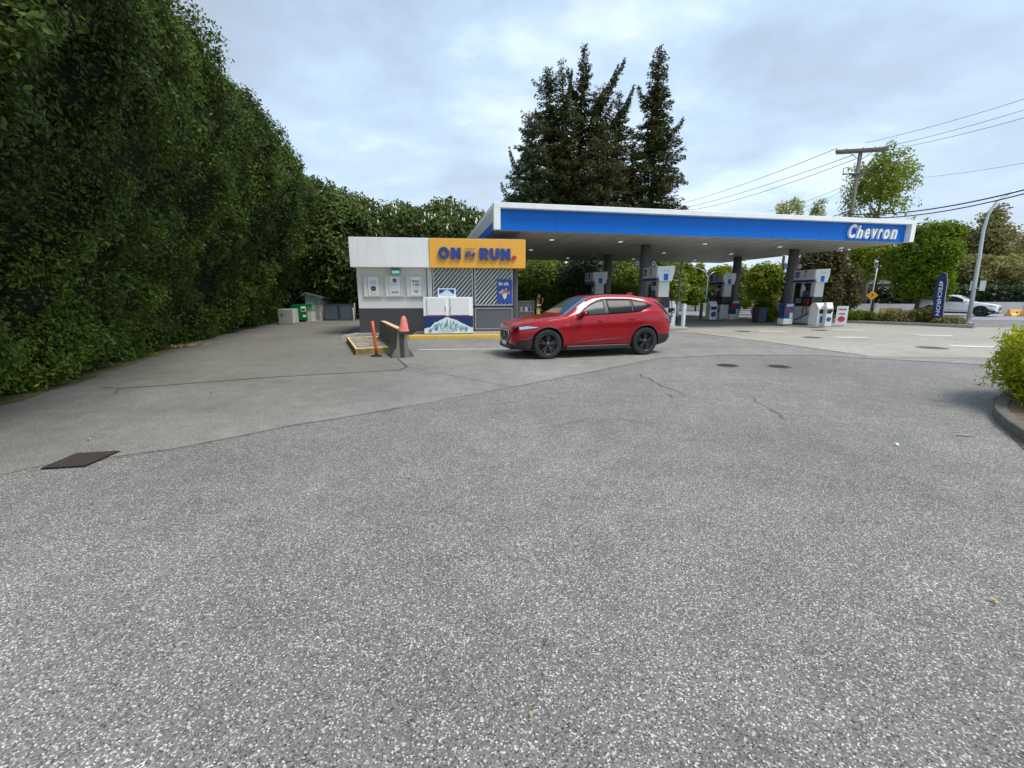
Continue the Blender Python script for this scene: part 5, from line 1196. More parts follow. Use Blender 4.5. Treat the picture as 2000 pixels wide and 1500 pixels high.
# ---- generic broadleaf tree
def trunk_mesh(parent, h, r0, limbs, m, seed, lean=(0, 0), r1=None, top=None):
    r = random.Random(seed); mb = MB(); ht = h
    pts = [(lean[0]*k/6*1.0+r.uniform(-.04, .04)*h*.1, lean[1]*k/6+r.uniform(-.04, .04)*h*.1, ht*k/6) for k in range(7)]
    mb.tube(pts, [r0*(1.25 if k == 0 else 1-k/6*.75) for k in range(7)], n=9)
    for (az, z0, ln, up) in limbs:
        p = Vector((lean[0]*z0/ht, lean[1]*z0/ht, z0)); d_ = Vector((math.cos(az), math.sin(az), up)).normalized()
        q1 = p+d_*ln*.5+Vector((0, 0, .05*ln)); q2 = p+d_*ln+Vector((0, 0, .18*ln))
        rr = r0*.45*(1-z0/ht*.4); mb.tube([p, q1, q2], [rr, rr*.6, rr*.15], n=6)
    return mb.build('trunk', m, parent)
def tree(name, x, y, h, blobs, leafm, n, per, rad, size, seed, label, cat_, group=None, trunk_h=None, r0=.18, tint0=.45, aspect=.6, bark=None, hollow=.55, z0=0.0, spread=.8, limbs=10, lean=(0, 0), tvar=.12, gapf=.0, flat=.7, down=0.0, nscale=.9):
    """blobs: (dx, dy, z, rx, ry, rz) relative to the foot"""
    t = empty(name, (x, y, z0), 0, label, cat_, group); r = np.random.RandomState(seed)
    B = np.array(blobs, float); vol = (B[:, 3]*B[:, 4]*B[:, 5])**(2/3); bi = r.choice(len(B), n, p=vol/vol.sum())
    u = norm(r.normal(0, 1, (n, 3))); rad_ = r.uniform(hollow**3, 1, (n, 1))**(1/3)
    lump = 1+.55*(fbm(u*2.2+B[bi][:, :3]*.37, seed % 13, 3)-.5)
    C = B[bi, :3]+u*B[bi, 3:6]*rad_*lump.reshape(-1, 1)
    if gapf > 0: k = fbm(C*nscale, seed % 7, 2) > gapf; C = C[k]; u = u[k]
    C = C[C[:, 2] > .05]; u = u[:len(C)] if len(u) != len(C) else u
    cc, nn, k = clumps(C, norm(C-np.array([0, 0, B[:, 2].mean()])), per, rad, r, flat)
    tint = tint0+.5*(fbm(cc*.8, 3+seed % 5, 2)-.5)+r.normal(0, tvar, len(cc))
    dv = np.stack([r.normal(0, .7, len(cc)), r.normal(0, .7, len(cc)), r.normal(0, .4, len(cc))-down], 1)
    leaf_mesh('crown', cc, nn+np.array([0, 0, .45]), size*r.uniform(.6, 1.3, len(cc)), leafm, t, tint, aspect=aspect, spread=spread, dirv=dv)
    if trunk_h:
        rr = random.Random(seed); lb = [(rr.uniform(0, 6.28), trunk_h*rr.uniform(.3, .95), rr.uniform(.4, .8)*B[:, 3].max(), rr.uniform(.4, 1.4)) for _ in range(limbs)]
        trunk_mesh(t, trunk_h, r0, lb, bark or M['bark'], seed, lean)
    return t
LM = {}
LM['chest'] = leafmat('chestnut_leaf', (.035, .055, .016), (.10, .145, .035), (.22, .28, .06), rough=.55, trans=.25, spec=.2)
LM['mid'] = leafmat('mid_green_leaf', (.06, .09, .014), (.17, .225, .03), (.30, .36, .055), rough=.55, trans=.32)
LM['dark'] = leafmat('dark_green_leaf', (.015, .032, .010), (.045, .075, .018), (.10, .13, .03), rough=.55, trans=.15)
LM['lime'] = leafmat('lime_leaf', (.10, .14, .010), (.22, .27, .02), (.38, .42, .05), rough=.5, trans=.35, spec=.2)
LM['vivid'] = leafmat('vivid_leaf', (.055, .095, .004), (.13, .20, .008), (.25, .33, .018), rough=.5, trans=.35, spec=.2)
LM['olive'] = leafmat('olive_leaf', (.12, .105, .045), (.24, .22, .08), (.36, .35, .11), rough=.6, trans=.3, spec=.2)
LM['conif'] = leafmat('conifer_needles', (.032, .042, .014), (.085, .095, .03), (.16, .165, .05), rough=.7, trans=.12, spec=.15)
LM['conif2'] = leafmat('pale_conifer_needles', (.05, .072, .036), (.11, .14, .07), (.19, .22, .11), rough=.7, trans=.15, spec=.15)
LM['maroon'] = leafmat('bronze_leaf', (.028, .028, .010), (.085, .075, .025), (.17, .17, .04), rough=.6, trans=.2, spec=.15)
LM['gold'] = leafmat('golden_leaf', (.045, .085, .006), (.22, .30, .012), (.72, .68, .04), rough=.5, trans=.35, spec=.2)
LM['pale'] = leafmat('pale_new_leaf', (.2, .22, .06), (.34, .36, .12), (.48, .48, .2), rough=.6, trans=.3)
# ---- chestnut trees behind the kiosk, with white flower spikes
M['flower'] = mat('flower_cream', (.72, .66, .52), .7, var=.15)
def flowers(t, pts, h=.24):
    mb = MB(); r = random.Random(len(pts))
    for p in pts:
        k = r.uniform(.7, 1.2)*h; mb.lathe([(.01, 0), (k*.26, k*.15), (k*.2, k*.5), (k*.08, k*.9), (0, k)], c=tuple(p), n=6)
    mb.build('flower_spikes', M['flower'], t)['kind'] = 'stuff'
def px2(px, py, Y): return P(px, py, Y)
grp = 'flowering trees behind the kiosk'
for i, (px, py, Y, w_, sd, lab) in enumerate([(637, 352, 28.5, 2.2, 11, 'dark leafy tree peeping over the far end of the tall hedge'),
        (698, 377, 30.5, 3.1, 12, 'leafy tree with white flower spikes above the left end of the kiosk roof'),
        (800, 396, 31.5, 2.9, 13, 'leafy tree with few white flower spikes above the middle of the kiosk'),
        (878, 386, 32, 3.3, 14, 'leafy tree with many white flower spikes against the left edge of the canopy')]):
    x, _, zt = px2(px, py, Y); r = np.random.RandomState(sd); bl = [(0, 0, zt*.62, w_, w_, zt*.33), (0, 0, zt*.36, w_*1.1, w_*1.1, zt*.28)]
    for k in range(7): a = r.uniform(0, 6.28); rr = r.uniform(.5, .8)*w_; z = zt*r.uniform(.35, .86); q = r.uniform(.9, 1.3); bl.append((rr*math.cos(a), rr*math.sin(a), z, q*1.1, q*1.1, q*.85))
    bl.append((r.uniform(-.6, .6), 0, zt-.9, 1.1, 1.1, .8))
    t = tree('chestnut_tree', x, Y, zt, bl, LM['chest'], 2600, 9, .42, .30, sd, lab, 'tree', grp, trunk_h=zt*.7, r0=.26, tint0=.42, aspect=.5, down=.5, hollow=.72)
    if i:
        nf = [0, 150, 40, 190][i]; B = np.array(bl); pts = []
        while len(pts) < nf:
            b_ = B[r.randint(len(B))]; u = norm(r.normal(0, 1, (1, 3)))[0]; u[1] = -abs(u[1]); u[2] = abs(u[2])*.7+.1; q = b_[:3]+u*b_[3:6]*1.04; 
            if q[2] > zt*.42: pts.append(q)
        flowers(t, pts)
# dark growth behind the far yard
yard = [(-16.2, 29.5, 5.5, 3.0, 'dark shrub at the far end of the tall hedge behind the pale cabinet'), (-13.5, 31.5, 5.2, 3.2, 'dark mass of shrubs behind the white shed at the end of the driveway'), (-10.2, 32.0, 5.4, 3.0, 'dark shrub behind the grey gate'), (-7.4, 31.2, 5.6, 2.4, 'dark shrub between the grey gate and the kiosk')]
for i, (x, y, h, w_, lab) in enumerate(yard):
    tree('dark_shrub', x, y, h, [(0, 0, h*.5, w_, 1.3, h*.5), (w_*.4, -.3, h*.3, w_*.6, 1.0, h*.32)], LM['dark'], 1500, 9, .35, .24, 40+i, lab, 'shrub', 'dark shrubs at the end of the driveway', trunk_h=h*.6, r0=.1, tint0=.15, hollow=.6, limbs=5)
# ---- conifers
def conifer(px_top, py_top, px_base, Y, wpx, seed, label, lm, z_low=3.5, dens=1.0, droop=.35, irregular=.35, side=0.0, shape=1.0, group='tall conifers behind the canopy', limbs=()):
    xt, _, zt = P(px_top, py_top, Y); xb = P(px_base, 400, Y)[0]; W_ = wpx/900*Y*1.25
    t = empty('conifer_tree', (xb, Y, 0), 0, label, 'tree', group); r = np.random.RandomState(seed); rr = random.Random(seed)
    def axis(z): u = z/zt; return np.array([(xt-xb)*u**2.5, 0, z])
    mb = MB(); mb.tube([tuple(axis(zt*k/12)) for k in range(13)], [.34*(1-k/12)**.8+.015 for k in range(13)], n=8)
    Cs = []; Ns = []; Ds = []; Sz = []
    def spray(q, a, wd, m_, sz, hang):
        for _ in range(m_):
            sd_ = rr.uniform(-1, 1)*wd*1.5; Cs.append(q+np.array([-math.sin(a)*sd_+rr.uniform(-.06, .06), math.cos(a)*sd_, -abs(sd_)*.3+rr.uniform(-hang, .05)])); Ns.append((0, 0, 1)); Ds.append((math.cos(a)+rr.uniform(-.7, .7), math.sin(a)+rr.uniform(-.7, .7), -.6+rr.uniform(-.5, .3))); Sz.append(sz)
    z = z_low
    while z < zt-.1:
        u = (zt-z)/(zt-z_low); R_ = W_*(.03+min(1, (u*1.15)**shape))*(.75+.5*vnoise(np.array([[z*.45, seed*3.1, 0]]), 3)[0])
        nb = 5; ph = rr.uniform(0, 6.28)
        for k in range(nb):
            if rr.random() < .35*irregular: continue
            a = ph+6.283*k/nb+rr.uniform(-.45, .45); L_ = R_*rr.uniform(1-irregular, 1.0+irregular*.5)*(1+side*math.cos(a))+.06
            if rr.random() < .08: L_ *= 1.3
            p0 = axis(z); nseg = max(2, int(L_/.2)); upturn = rr.uniform(.0, .6); dr = droop*rr.uniform(.4, 1.5)
            for j in range(1, nseg+1):
                f = j/nseg; q = p0+np.array([math.cos(a)*L_*f, math.sin(a)*L_*f, -dr*L_*f*.8+upturn*L_*f*f*.7+(.5*L_*f if u < .15 else 0)])
                if j > nseg*.1 or u < .3: spray(q, a, .05+.10*L_*(1.1-f*.7), max(1, int(7.5*dens*(1.15-f*.35))), min(1, .45+u*2.5), .10+.22*min(1, L_/2))
            if L_ > .8: mb.tube([tuple(p0), tuple((p0+q)/2+np.array([0, 0, -.02])), tuple(q)], [.045, .03, .008], n=4)
        z += rr.uniform(.20, .38)*(1 if u > .12 else .6)
    for (ax_, ay_, bx_, by_) in limbs:       # big slanting side leaders with hanging sprays
        a0 = P(ax_, ay_, Y); b0 = P(bx_, by_, Y); a0 = np.array([a0[0]-xb, 0, a0[2]]); b0 = np.array([b0[0]-xb, rr.uniform(-.5, .5), b0[2]]); n_ = int(np.linalg.norm(b0-a0)/.11)
        ang = math.atan2(0, b0[0]-a0[0]); pts = []
        for k in range(n_+1):
            f = k/n_; q = a0+(b0-a0)*f+np.array([0, 0, -.35*math.sin(f*math.pi)]); pts.append(tuple(q)); spray(q, ang, .2+.4*(1-f), 15, .7+.4*(1-f), .35+1.1*math.sin(min(1, (1-f)*1.5+.1)*math.pi*.75)*rr.random())
        mb.tube(pts[::4]+[pts[-1]], [.07*(1-k/(len(pts[::4])+1))+.008 for k in range(len(pts[::4])+1)], n=5)
    C = np.array(Cs); tint = .38+.55*(fbm(C*.7, 5, 2)-.5)+r.normal(0, .14, len(C))
    leaf_mesh('crown', C, np.array(Ns, float), .40*np.array(Sz)*r.uniform(.5, 1.3, len(C)), lm, t, tint, aspect=.36, spread=.5, dirv=np.array(Ds), fold=.12)
    mb.build('trunk', M['bark'], t)
conifer(1040, 224, 1034, 43, 50, 51, 'shorter pale grey-green conifer at the left end of the tall group', LM['conif2'], z_low=3, dens=1.5, shape=.45, irregular=.4, limbs=[(1010, 390, 979, 356), (1015, 330, 995, 290)])
conifer(1068, 132, 1086, 45, 66, 52, 'conifer with a forked narrow top, second from left in the tall group', LM['conif'], irregular=.5, shape=.7, limbs=[(1082, 260, 1045, 215)])
conifer(1096, 114, 1108, 44, 52, 53, 'slender pointed conifer directly left of the tallest leader', LM['conif'], irregular=.6, dens=.8, shape=.8, limbs=[(1105, 200, 1118, 130)])
conifer(1143, 84, 1126, 46, 66, 54, 'tallest conifer of the group with an open wispy crown', LM['conif'], irregular=.6, dens=1.0, shape=1.0, limbs=[(1128, 190, 1110, 128), (1130, 160, 1152, 128)])
conifer(1172, 172, 1158, 45, 56, 55, 'conifer with one great limb leaning up strongly to the right', LM['conif'], irregular=.5, shape=.65, dens=.9, limbs=[(1155, 225, 1219, 116), (1160, 200, 1208, 125), (1152, 260, 1200, 190)])
conifer(1210, 176, 1202, 44, 50, 56, 'shorter conifer with a bent top between the leaning limb and the right one', LM['conif'], irregular=.5, dens=.9, shape=.7, limbs=[(1195, 240, 1238, 166), (1175, 245, 1232, 195)])
conifer(1289, 87, 1272, 44, 58, 57, 'dense pointed conifer standing at the right end of the tall group', LM['conif'], irregular=.4, side=.0, shape=.85, dens=1.15, limbs=[(1285, 275, 1332, 231), (1270, 200, 1248, 163), (1280, 335, 1336, 345)])
conifer(1182, 260, 1183, 41, 62, 58, 'lower conifer filling the gap in front of the leaning limb', LM['conif'], irregular=.45, dens=.8, shape=.55, z_low=3)
conifer(1236, 262, 1234, 46, 38, 59, 'conifer half hidden behind the dense right one', LM['conif'], irregular=.45, dens=.8, shape=.6, z_low=3)
# extra slanting leader branches give the group its ragged outline
# ---- trees behind the canopy (seen under it)
G2 = 'trees behind the forecourt'
under = [(1040, 500, 34, 2.0, 'mid', .45, 'mid green tree under the canopy just right of the kiosk sign'),
         (1085, 490, 36, 2.3, 'mid', .55, 'lighter green tree seen under the canopy above the parked washer cabinet'),
         (1135, 495, 34, 2.2, 'conif2', .35, 'grey-green drooping conifer seen under the canopy beside the convex mirror'),
         (1215, 490, 36, 2.4, 'mid', .6, 'light green tree seen between the two left columns'),
         (1170, 470, 39, 2.6, 'dark', .5, 'dark tree far behind the left columns'),
         (1290, 480, 42, 2.4, 'mid', .6, 'green tree seen behind the pump at the tail of the red suv')]
for i, (px, py, Y, w_, lm, t0, lab) in enumerate(under):
    x, _, zt = P(px, py, Y); tree('background_tree', x, Y, zt, [(0, 0, zt*.55, w_, w_, zt*.45), (.4*w_, 0, zt*.35, w_*.8, w_, zt*.3), (-.5*w_, 0, zt*.5, w_*.7, w_, zt*.25)], LM[lm], 1300, 9, .38, .26, 70+i, lab, 'tree', G2, trunk_h=zt*.7, r0=.16, tint0=t0, hollow=.6)
# ivy hedge behind the forecourt
ih = empty('ivy_hedge', (5.5, 33.2, 0), .12, 'low dense ivy hedge running behind the forecourt under the trees', 'hedge')
r = np.random.RandomState(5); n = 4200
C = np.stack([r.uniform(-5.5, 5.5, n), r.uniform(-.55, .1, n), r.uniform(0, 2.25, n)], 1); C[:, 1] += (fbm(C*1.2, 3, 3)-.5)*.7; C[:, 2] *= .85+.35*fbm(C*.7, 4, 2)
cc, nn, k = clumps(C, np.tile([0, -1.0, .5], (n, 1)), 8, .16, r)
leaf_mesh('foliage', cc, nn, .15*r.uniform(.6, 1.3, len(cc)), leafmat('ivy_leaf', (.07, .13, .010), (.20, .31, .02), (.30, .43, .04), trans=.35, spec=.2), ih, .45+.6*(fbm(cc*.9, 8, 2)-.5)+r.normal(0, .12, len(cc)), aspect=.8)
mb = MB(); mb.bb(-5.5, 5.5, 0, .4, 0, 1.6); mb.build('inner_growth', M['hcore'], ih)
# ---- right side trees
G3 = 'street trees beyond the road'
def rtree(name, px, py_top, Y, wpx, lm, sd, lab, zlow=.15, n=1500, size=.26, per=9, t0=.45, trunk=True, shape='oval', py_bot=None, gapf=0, rad=.36, group=G3, hollow=.55, cat_='tree', aspect=.6, bark=None, down=0.0):
    x, _, zt = P(px, py_top, Y); w_ = wpx/2/870*Y; zb = zlow*zt if py_bot is None else max(.1, P(px, py_bot, Y)[2]); zc = (zt+zb)/2; hz = (zt-zb)/2
    r = np.random.RandomState(sd)
    if shape == 'cone': bl = [(0, 0, zb+(zt-zb)*f, w_*(1.05-f)*1.0+.1, w_*(1.05-f)+.1, (zt-zb)*.2) for f in (.12, .3, .48, .66, .84)]
    else: bl = [(0, 0, zc, w_*.86, w_*.86, hz*.9)]
    for k in range(9):
        a = r.uniform(0, 6.28); f = r.uniform(-.75, .75); ww = w_*math.sqrt(max(.05, 1-f*f))*(.62 if shape != 'cone' else .5*(1-f)); bl.append((ww*math.cos(a), ww*math.sin(a), zc+f*hz, w_*.36, w_*.36, hz*.26))
    return tree(name, x, Y, zt, bl, LM[lm], n, per, rad, size, sd, lab, cat_, group, trunk_h=zb+(zt-zb)*.75 if trunk else None, r0=.014*zt+.05, tint0=t0, gapf=gapf, hollow=hollow, aspect=aspect, bark=bark, down=down)
rtree('round_street_tree', 1824, 424, 34, 116, 'vivid', 81, 'bright green dense egg-shaped tree right of the canopy end behind the feather flag', py_bot=592, n=3200, size=.22, rad=.30, t0=.5)
rtree('sparse_tall_tree', 1735, 292, 42, 140, 'lime', 82, 'tall thin-leaved yellow-green tree rising behind the utility pole', py_bot=470, n=1500, size=.24, gapf=.47, hollow=.2, rad=.5, t0=.4, bark=M['bark2'])
rtree('lime_tree', 1725, 470, 38, 110, 'lime', 83, 'yellow-green tree below the canopy end behind the yellow warning sign', py_bot=550, n=1100, size=.24, t0=.42, gapf=.38)
rtree('bronze_tree', 1598, 476, 27.5, 110, 'maroon', 84, 'dark bronze-leaved tree behind pump 7', py_bot=625, n=2200, size=.2, rad=.34, t0=.5, trunk=True, gapf=.34, hollow=.4)
rtree('bronze_tree', 1642, 500, 29, 88, 'maroon', 85, 'dark bronze-leaved tree between the sandwich board and the yellow sign', py_bot=622, n=1900, size=.2, rad=.34, t0=.62, gapf=.34, hollow=.4)
rtree('green_tree', 1498, 512, 34, 72, 'lime', 86, 'yellow-green rounded tree left of the right front column', py_bot=590, n=1300, size=.24, t0=.38)
rtree('green_tree', 1450, 520, 40, 66, 'mid', 87, 'darker green tree behind the back right column', py_bot=606, n=1100, size=.26, t0=.6)
rtree('column_tree', 1342, 512, 44, 40, 'vivid', 88, 'narrow upright green tree left of the brown roofed house', py_bot=592, n=1500, size=.26, t0=.42)
rtree('sapling', 1362, 560, 43, 22, 'lime', 89, 'small lime green sapling touching the narrow upright tree', py_bot=594, n=300, size=.24, t0=.4)
rtree('far_tree', 1405, 516, 52, 56, 'lime', 90, 'pale green tree in front of the brown roofed house', py_bot=575, n=800, size=.34, t0=.5, gapf=.42)
rtree('far_tree', 1368, 514, 58, 34, 'lime', 91, 'pale green tree top above the brown roof', py_bot=560, n=500, size=.36, t0=.6, gapf=.42)
rtree('feathery_tree', 1895, 438, 52, 90, 'olive', 92, 'brownish feathery tree just right of the bright green one', zlow=.12, n=1500, size=.34, rad=.6, t0=.4, shape='cone', gapf=.36, hollow=.2)
rtree('feathery_tree', 1955, 404, 50, 120, 'olive', 93, 'tallest pale brown feathery tree behind the curved lamp post', zlow=.12, n=2000, size=.34, rad=.6, t0=.45, shape='cone', gapf=.36, hollow=.2)
rtree('feathery_tree', 1975, 500, 44, 130, 'olive', 94, 'olive spreading tree at the right edge above the white suv', py_bot=570, n=1500, size=.3, rad=.5, t0=.65, gapf=.36)
rtree('feathery_tree', 1900, 500, 46, 90, 'olive', 95, 'low olive tree between the lamp post and the bright green tree', py_bot=575, n=1100, size=.3, rad=.5, t0=.5, gapf=.3)
rtree('feathery_tree', 2060, 440, 50, 130, 'olive', 96, 'brown feathery tree cut by the right edge of the frame', zlow=.12, n=1300, size=.36, rad=.6, t0=.35, gapf=.36)
rtree('pale_sprig_tree', 1545, 386, 40, 60, 'pale', 97, 'pale thin tree top showing over the middle of the canopy', py_bot=470, n=420, size=.2, rad=.35, gapf=.5, t0=.5, hollow=.2, bark=M['bark2'])
rtree('pale_sprig_tree', 1602, 386, 40, 28, 'pale', 98, 'small wisp of a tree top over the canopy left of the utility pole', py_bot=470, n=160, size=.2, rad=.3, gapf=.48, t0=.5, hollow=.2, bark=M['bark2'])
# dark hedge behind the road wall
dh = empty('clipped_hedge', tuple((WB-RN*3))+(0,), math.atan2(RD.y, RD.x), 'dark clipped hedge behind the long wall at the right', 'hedge')
n = 3800; r = np.random.RandomState(6); C = np.stack([r.uniform(-26, 22, n), r.uniform(-1, .2, n), r.uniform(.5, 2.3, n)], 1)
cc, nn, k = clumps(C, np.tile([0, -1.0, .4], (n, 1)), 6, .28, r); leaf_mesh('foliage', cc, nn, .3*r.uniform(.6, 1.3, len(cc)), LM['dark'], dh, .35+.5*(fbm(cc*.9, 8, 2)-.5)+r.normal(0, .1, len(cc)), aspect=.7)
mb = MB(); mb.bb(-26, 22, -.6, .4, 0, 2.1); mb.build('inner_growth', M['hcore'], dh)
# planting strips
def shrub(px, py_top, py_base, wpx, lm, sd, lab, t0=.45, n=420, size=.12, rad=.16, name='shrub', group='low shrubs in the planting strip', z0=0.0, aspect=.5, hollow=.4):
    x, y = G(px, py_base, z0+.02); zt = P(px, py_top, y)[2]; w_ = wpx/2/870*y; h = max(.15, zt-z0)
    r = np.random.RandomState(sd); bl = [(0, 0, h*.45, w_*.8, w_*.6, h*.5)]
    for k in range(7): a = r.uniform(0, 6.28); bl.append((w_*.6*math.cos(a), w_*.4*math.sin(a), h*r.uniform(.3, .7), w_*.35, w_*.3, h*.28))
    t = tree(name, x, y, h, bl, LM[lm], n, 8, rad, size, sd, lab, 'shrub', group, trunk_h=h*.6, r0=.025, tint0=t0, hollow=hollow, z0=z0, aspect=aspect, limbs=6)
    return t
shrub(1492, 584, 628, 56, 'vivid', 101, 'rounded green shrub beside the litter bin', n=900, t0=.3)
shrub(1508, 600, 630, 26, 'gold', 102, 'small yellowish shrub between the litter bin and pump 7', n=300, t0=.35)
shrub(1672, 606, 630, 70, 'vivid', 103, 'low spreading green shrub right of the sandwich board', n=700, t0=.25)
shrub(1715, 612, 631, 40, 'mid', 104, 'low ground-hugging shrub under the yellow warning sign', n=300, t0=.35)
shrub(1757, 606, 633, 66, 'olive', 105, 'brownish low shrub in the strip left of the feather flag', n=700, t0=.25)
shrub(1800, 600, 634, 56, 'maroon', 106, 'reddish twiggy shrub just left of the feather flag', n=600, t0=.8)
shrub(1850, 618, 637, 60, 'olive', 107, 'thin low shrub between the feather flag and the lamp post', n=420, t0=.3)
# planting strip soil and kerb
kp = [G(1500, 626), G(1590, 629), G(1700, 633), G(1800, 637), G(1902, 642)]; kb = [G(1902, 636), G(1800, 627), G(1700, 622), G(1590, 619), G(1500, 620)]
mb = MB(); pl = kp+kb; n = len(pl); mb.add([(x, y, .15) for x, y in pl]+[(x, y, 0) for x, y in pl], [list(range(n))]+[(i, (i+1) % n, n+(i+1) % n, n+i) for i in range(n)])
o = mb.build('planting_bed', mat('bark_mulch', (.085, .06, .04), .95, var=.4, vscale=8, bump=.5)); tag(o, kind='structure')
def kerb_line(name, pts, w_, h_, m, z=0.0):
    mb = MB(); n = len(pts); L_, R__ = [], []
    for i, p in enumerate(pts):
        a = Vector(pts[max(0, i-1)]); b_ = Vector(pts[min(n-1, i+1)]); t = (b_-a).normalized(); nn = Vector((-t.y, t.x)); L_.append(Vector(p)+nn*w_/2); R__.append(Vector(p)-nn*w_/2)
    vs = [(*q, z) for q in L_]+[(*q, z+h_) for q in L_]+[(*q, z+h_) for q in R__]+[(*q, z) for q in R__]; fs = []
    for i in range(n-1):
        for k in range(3): fs.append((k*n+i, k*n+i+1, (k+1)*n+i+1, (k+1)*n+i))
    fs += [(0, n, 2*n, 3*n), (n-1, 2*n-1, 3*n-1, 4*n-1)]
    mb.add(vs, fs); o = mb.build(name, m); bevel(o, .02); return o
tag(kerb_line('kerb', kp, .16, .17, M['conc']), kind='structure')
# ---- foreground bush with golden tips and its curved kerb
bx, by = 8.15, 7.0
kc = [(13, 10), (11.5, 9), (10.6, 7.9), (9.2, 7.1), (7.8, 6.45), (7.05, 5.9), (6.42, 5.4), (5.97, 4.9), (5.62, 4.42), (5.25, 3.8), (4.9, 3), (4.7, 2), (4.7, .5)]
kpts = []
for i in range(len(kc)-1):
    p0, p1, p2, p3 = [Vector(kc[max(0, min(len(kc)-1, i+q))]) for q in (-1, 0, 1, 2)]
    for k in range(4): f = k/4; kpts.append(tuple(.5*((2*p1)+(p2-p0)*f+(2*p0-5*p1+4*p2-p3)*f*f+(3*p1-p0-3*p2+p3)*f**3)))
tag(kerb_line('curved_kerb', kpts, .13, .13, mat('damp_concrete', (.13, .12, .10), .9, var=.4, vscale=7, bump=.4)), kind='structure')
mb = MB(); mb.add([(x, y, .11) for x, y in kpts]+[(15, .5, .11), (15, 10, .11)], [list(range(len(kpts)+2))]); tag(mb.build('planting_bed', M['needles']), kind='structure')
tb_ = empty('golden_bush', (8.5, 4.75, .1), 0, 'large round bush with golden-yellow shoot tips on the kerbed bed at the right edge', 'bush')
r = np.random.RandomState(77); bl = [(0, 0, .68, 1.95, 1.95, .72), (0, 0, .3, 2.1, 2.1, .36), (0, 0, .2, 2.15, 2.15, .22)]
for k in range(16): a_ = r.uniform(0, 6.28); bl.append((1.35*math.cos(a_), 1.35*math.sin(a_), r.uniform(.35, .95), .7, .7, .42))
for k in range(5): a_ = r.uniform(0, 6.28); bl.append((.6*math.cos(a_), .6*math.sin(a_), 1.15, .8, .8, .4))
bl = np.array(bl)
n = 6800; bi = r.randint(0, len(bl), n); u = norm(r.normal(0, 1, (n, 3))); lump = .97+.28*(fbm(u*2.4+bl[bi][:, :3], 4, 3)-.5)
C = bl[bi, :3]+u*bl[bi, 3:6]*(r.uniform(.6, 1, (n, 1))**.5)*lump.reshape(-1, 1); C = C[C[:, 2] > .0]
cc, nn, k = clumps(C, norm(C-np.array([0, 0, .2])), 18, .13, r, 1.0); cc[:, 2] = np.maximum(cc[:, 2], 0.01)
out_ = np.linalg.norm((C-np.array([0, 0, .4]))/np.array([2.0, 2.0, 1.1]), axis=1)[k]
tipy = np.clip((out_-.75)*1.3, 0, 1)*(.4+.9*vnoise(C*2.5, 6)[k])
tint = .30+1.15*tipy+r.normal(0, .12, len(cc)); dv = norm(cc-C[k])+np.array([0, 0, .3])
leaf_mesh('foliage', cc, nn, .065*r.uniform(.6, 1.4, len(cc)), LM['gold'], tb_, tint, aspect=.34, spread=.6, dirv=dv)
mb = MB(); mb.sphere((0, 0, .55), 1, 24, sc=(1.6, 1.6, .6)); mb.build('inner_growth', M['hcore'], tb_)
mb = MB(); rr = random.Random(3)
for k in range(12):
    a = rr.uniform(0, 6.28); mb.tube([(0, 0, 0), (.4*math.cos(a), .4*math.sin(a), .3), (1.5*math.cos(a), 1.5*math.sin(a), .7)], [.03, .02, .006], n=5)
mb.build('stems', M['bark'], tb_)
# ================================================================ FAR SETTING
wall = empty('sound_wall', tuple((WA+WB)/2)+(0,), math.atan2(RD.y, RD.x), 'long pale panelled wall on the far side of the road', 'wall')
hl = (WB-WA).length/2
hw_ = .98; mb = MB(); x = -hl-26; pm_ = []
while x < hl+24: mb.bb(x+.02, x+3.58, -.06, .06, 0.05, .78 if x < hl-6 else .98); x += 3.6
o = mb.build('panels', M['roadwall'], wall); o['kind'] = 'stuff'
mb = MB(); x = -hl-26
while x < hl+24: mb.bb(x-.11, x+.11, -.11, .11, 0, .84 if x < hl-6 else 1.04); x += 3.6
o = mb.build('wall_posts', M['roadwall'], wall); o['kind'] = 'stuff'
def yb(px0, px1, pyt, pyb, lab):
    x0, y0 = G(px0, pyb, .02); x1, y1 = G(px1, pyb, .02); zt = P(px0, pyt, y0)[2]
    a = math.atan2(y1-y0, x1-x0); L_ = math.hypot(x1-x0, y1-y0)
    t = empty('road_barrier', ((x0+x1)/2, (y0+y1)/2, .02), a, lab, 'barrier', 'yellow concrete barriers along the road'); h = max(.5, zt)
    mb = MB(); mb.prism([(-.28, 0), (-.28, .08), (-.14, h*.4), (-.08, h), (.08, h), (.14, h*.4), (.28, .08), (.28, 0)], -L_/2, L_/2, plane='yz'); mb.build('barrier_body', M['yellowbar'], t)
    mb = MB(); mb.cyl((0, -.15, h*.55), (0, -.1, h*.55), .06); mb.build('lifting_hole', M['black'], t)
yb(1968, 1994, 604.5, 617.5, 'yellow road barrier ahead of the white suv'); yb(1995, 2040, 605, 618, 'yellow road barrier cut by the right edge of the frame')
yb(1718, 1758, 607, 614, 'low yellow road barrier left of the bright green tree'); yb(1796, 1815, 604, 613, 'yellow road barrier just behind the tail of the white suv')
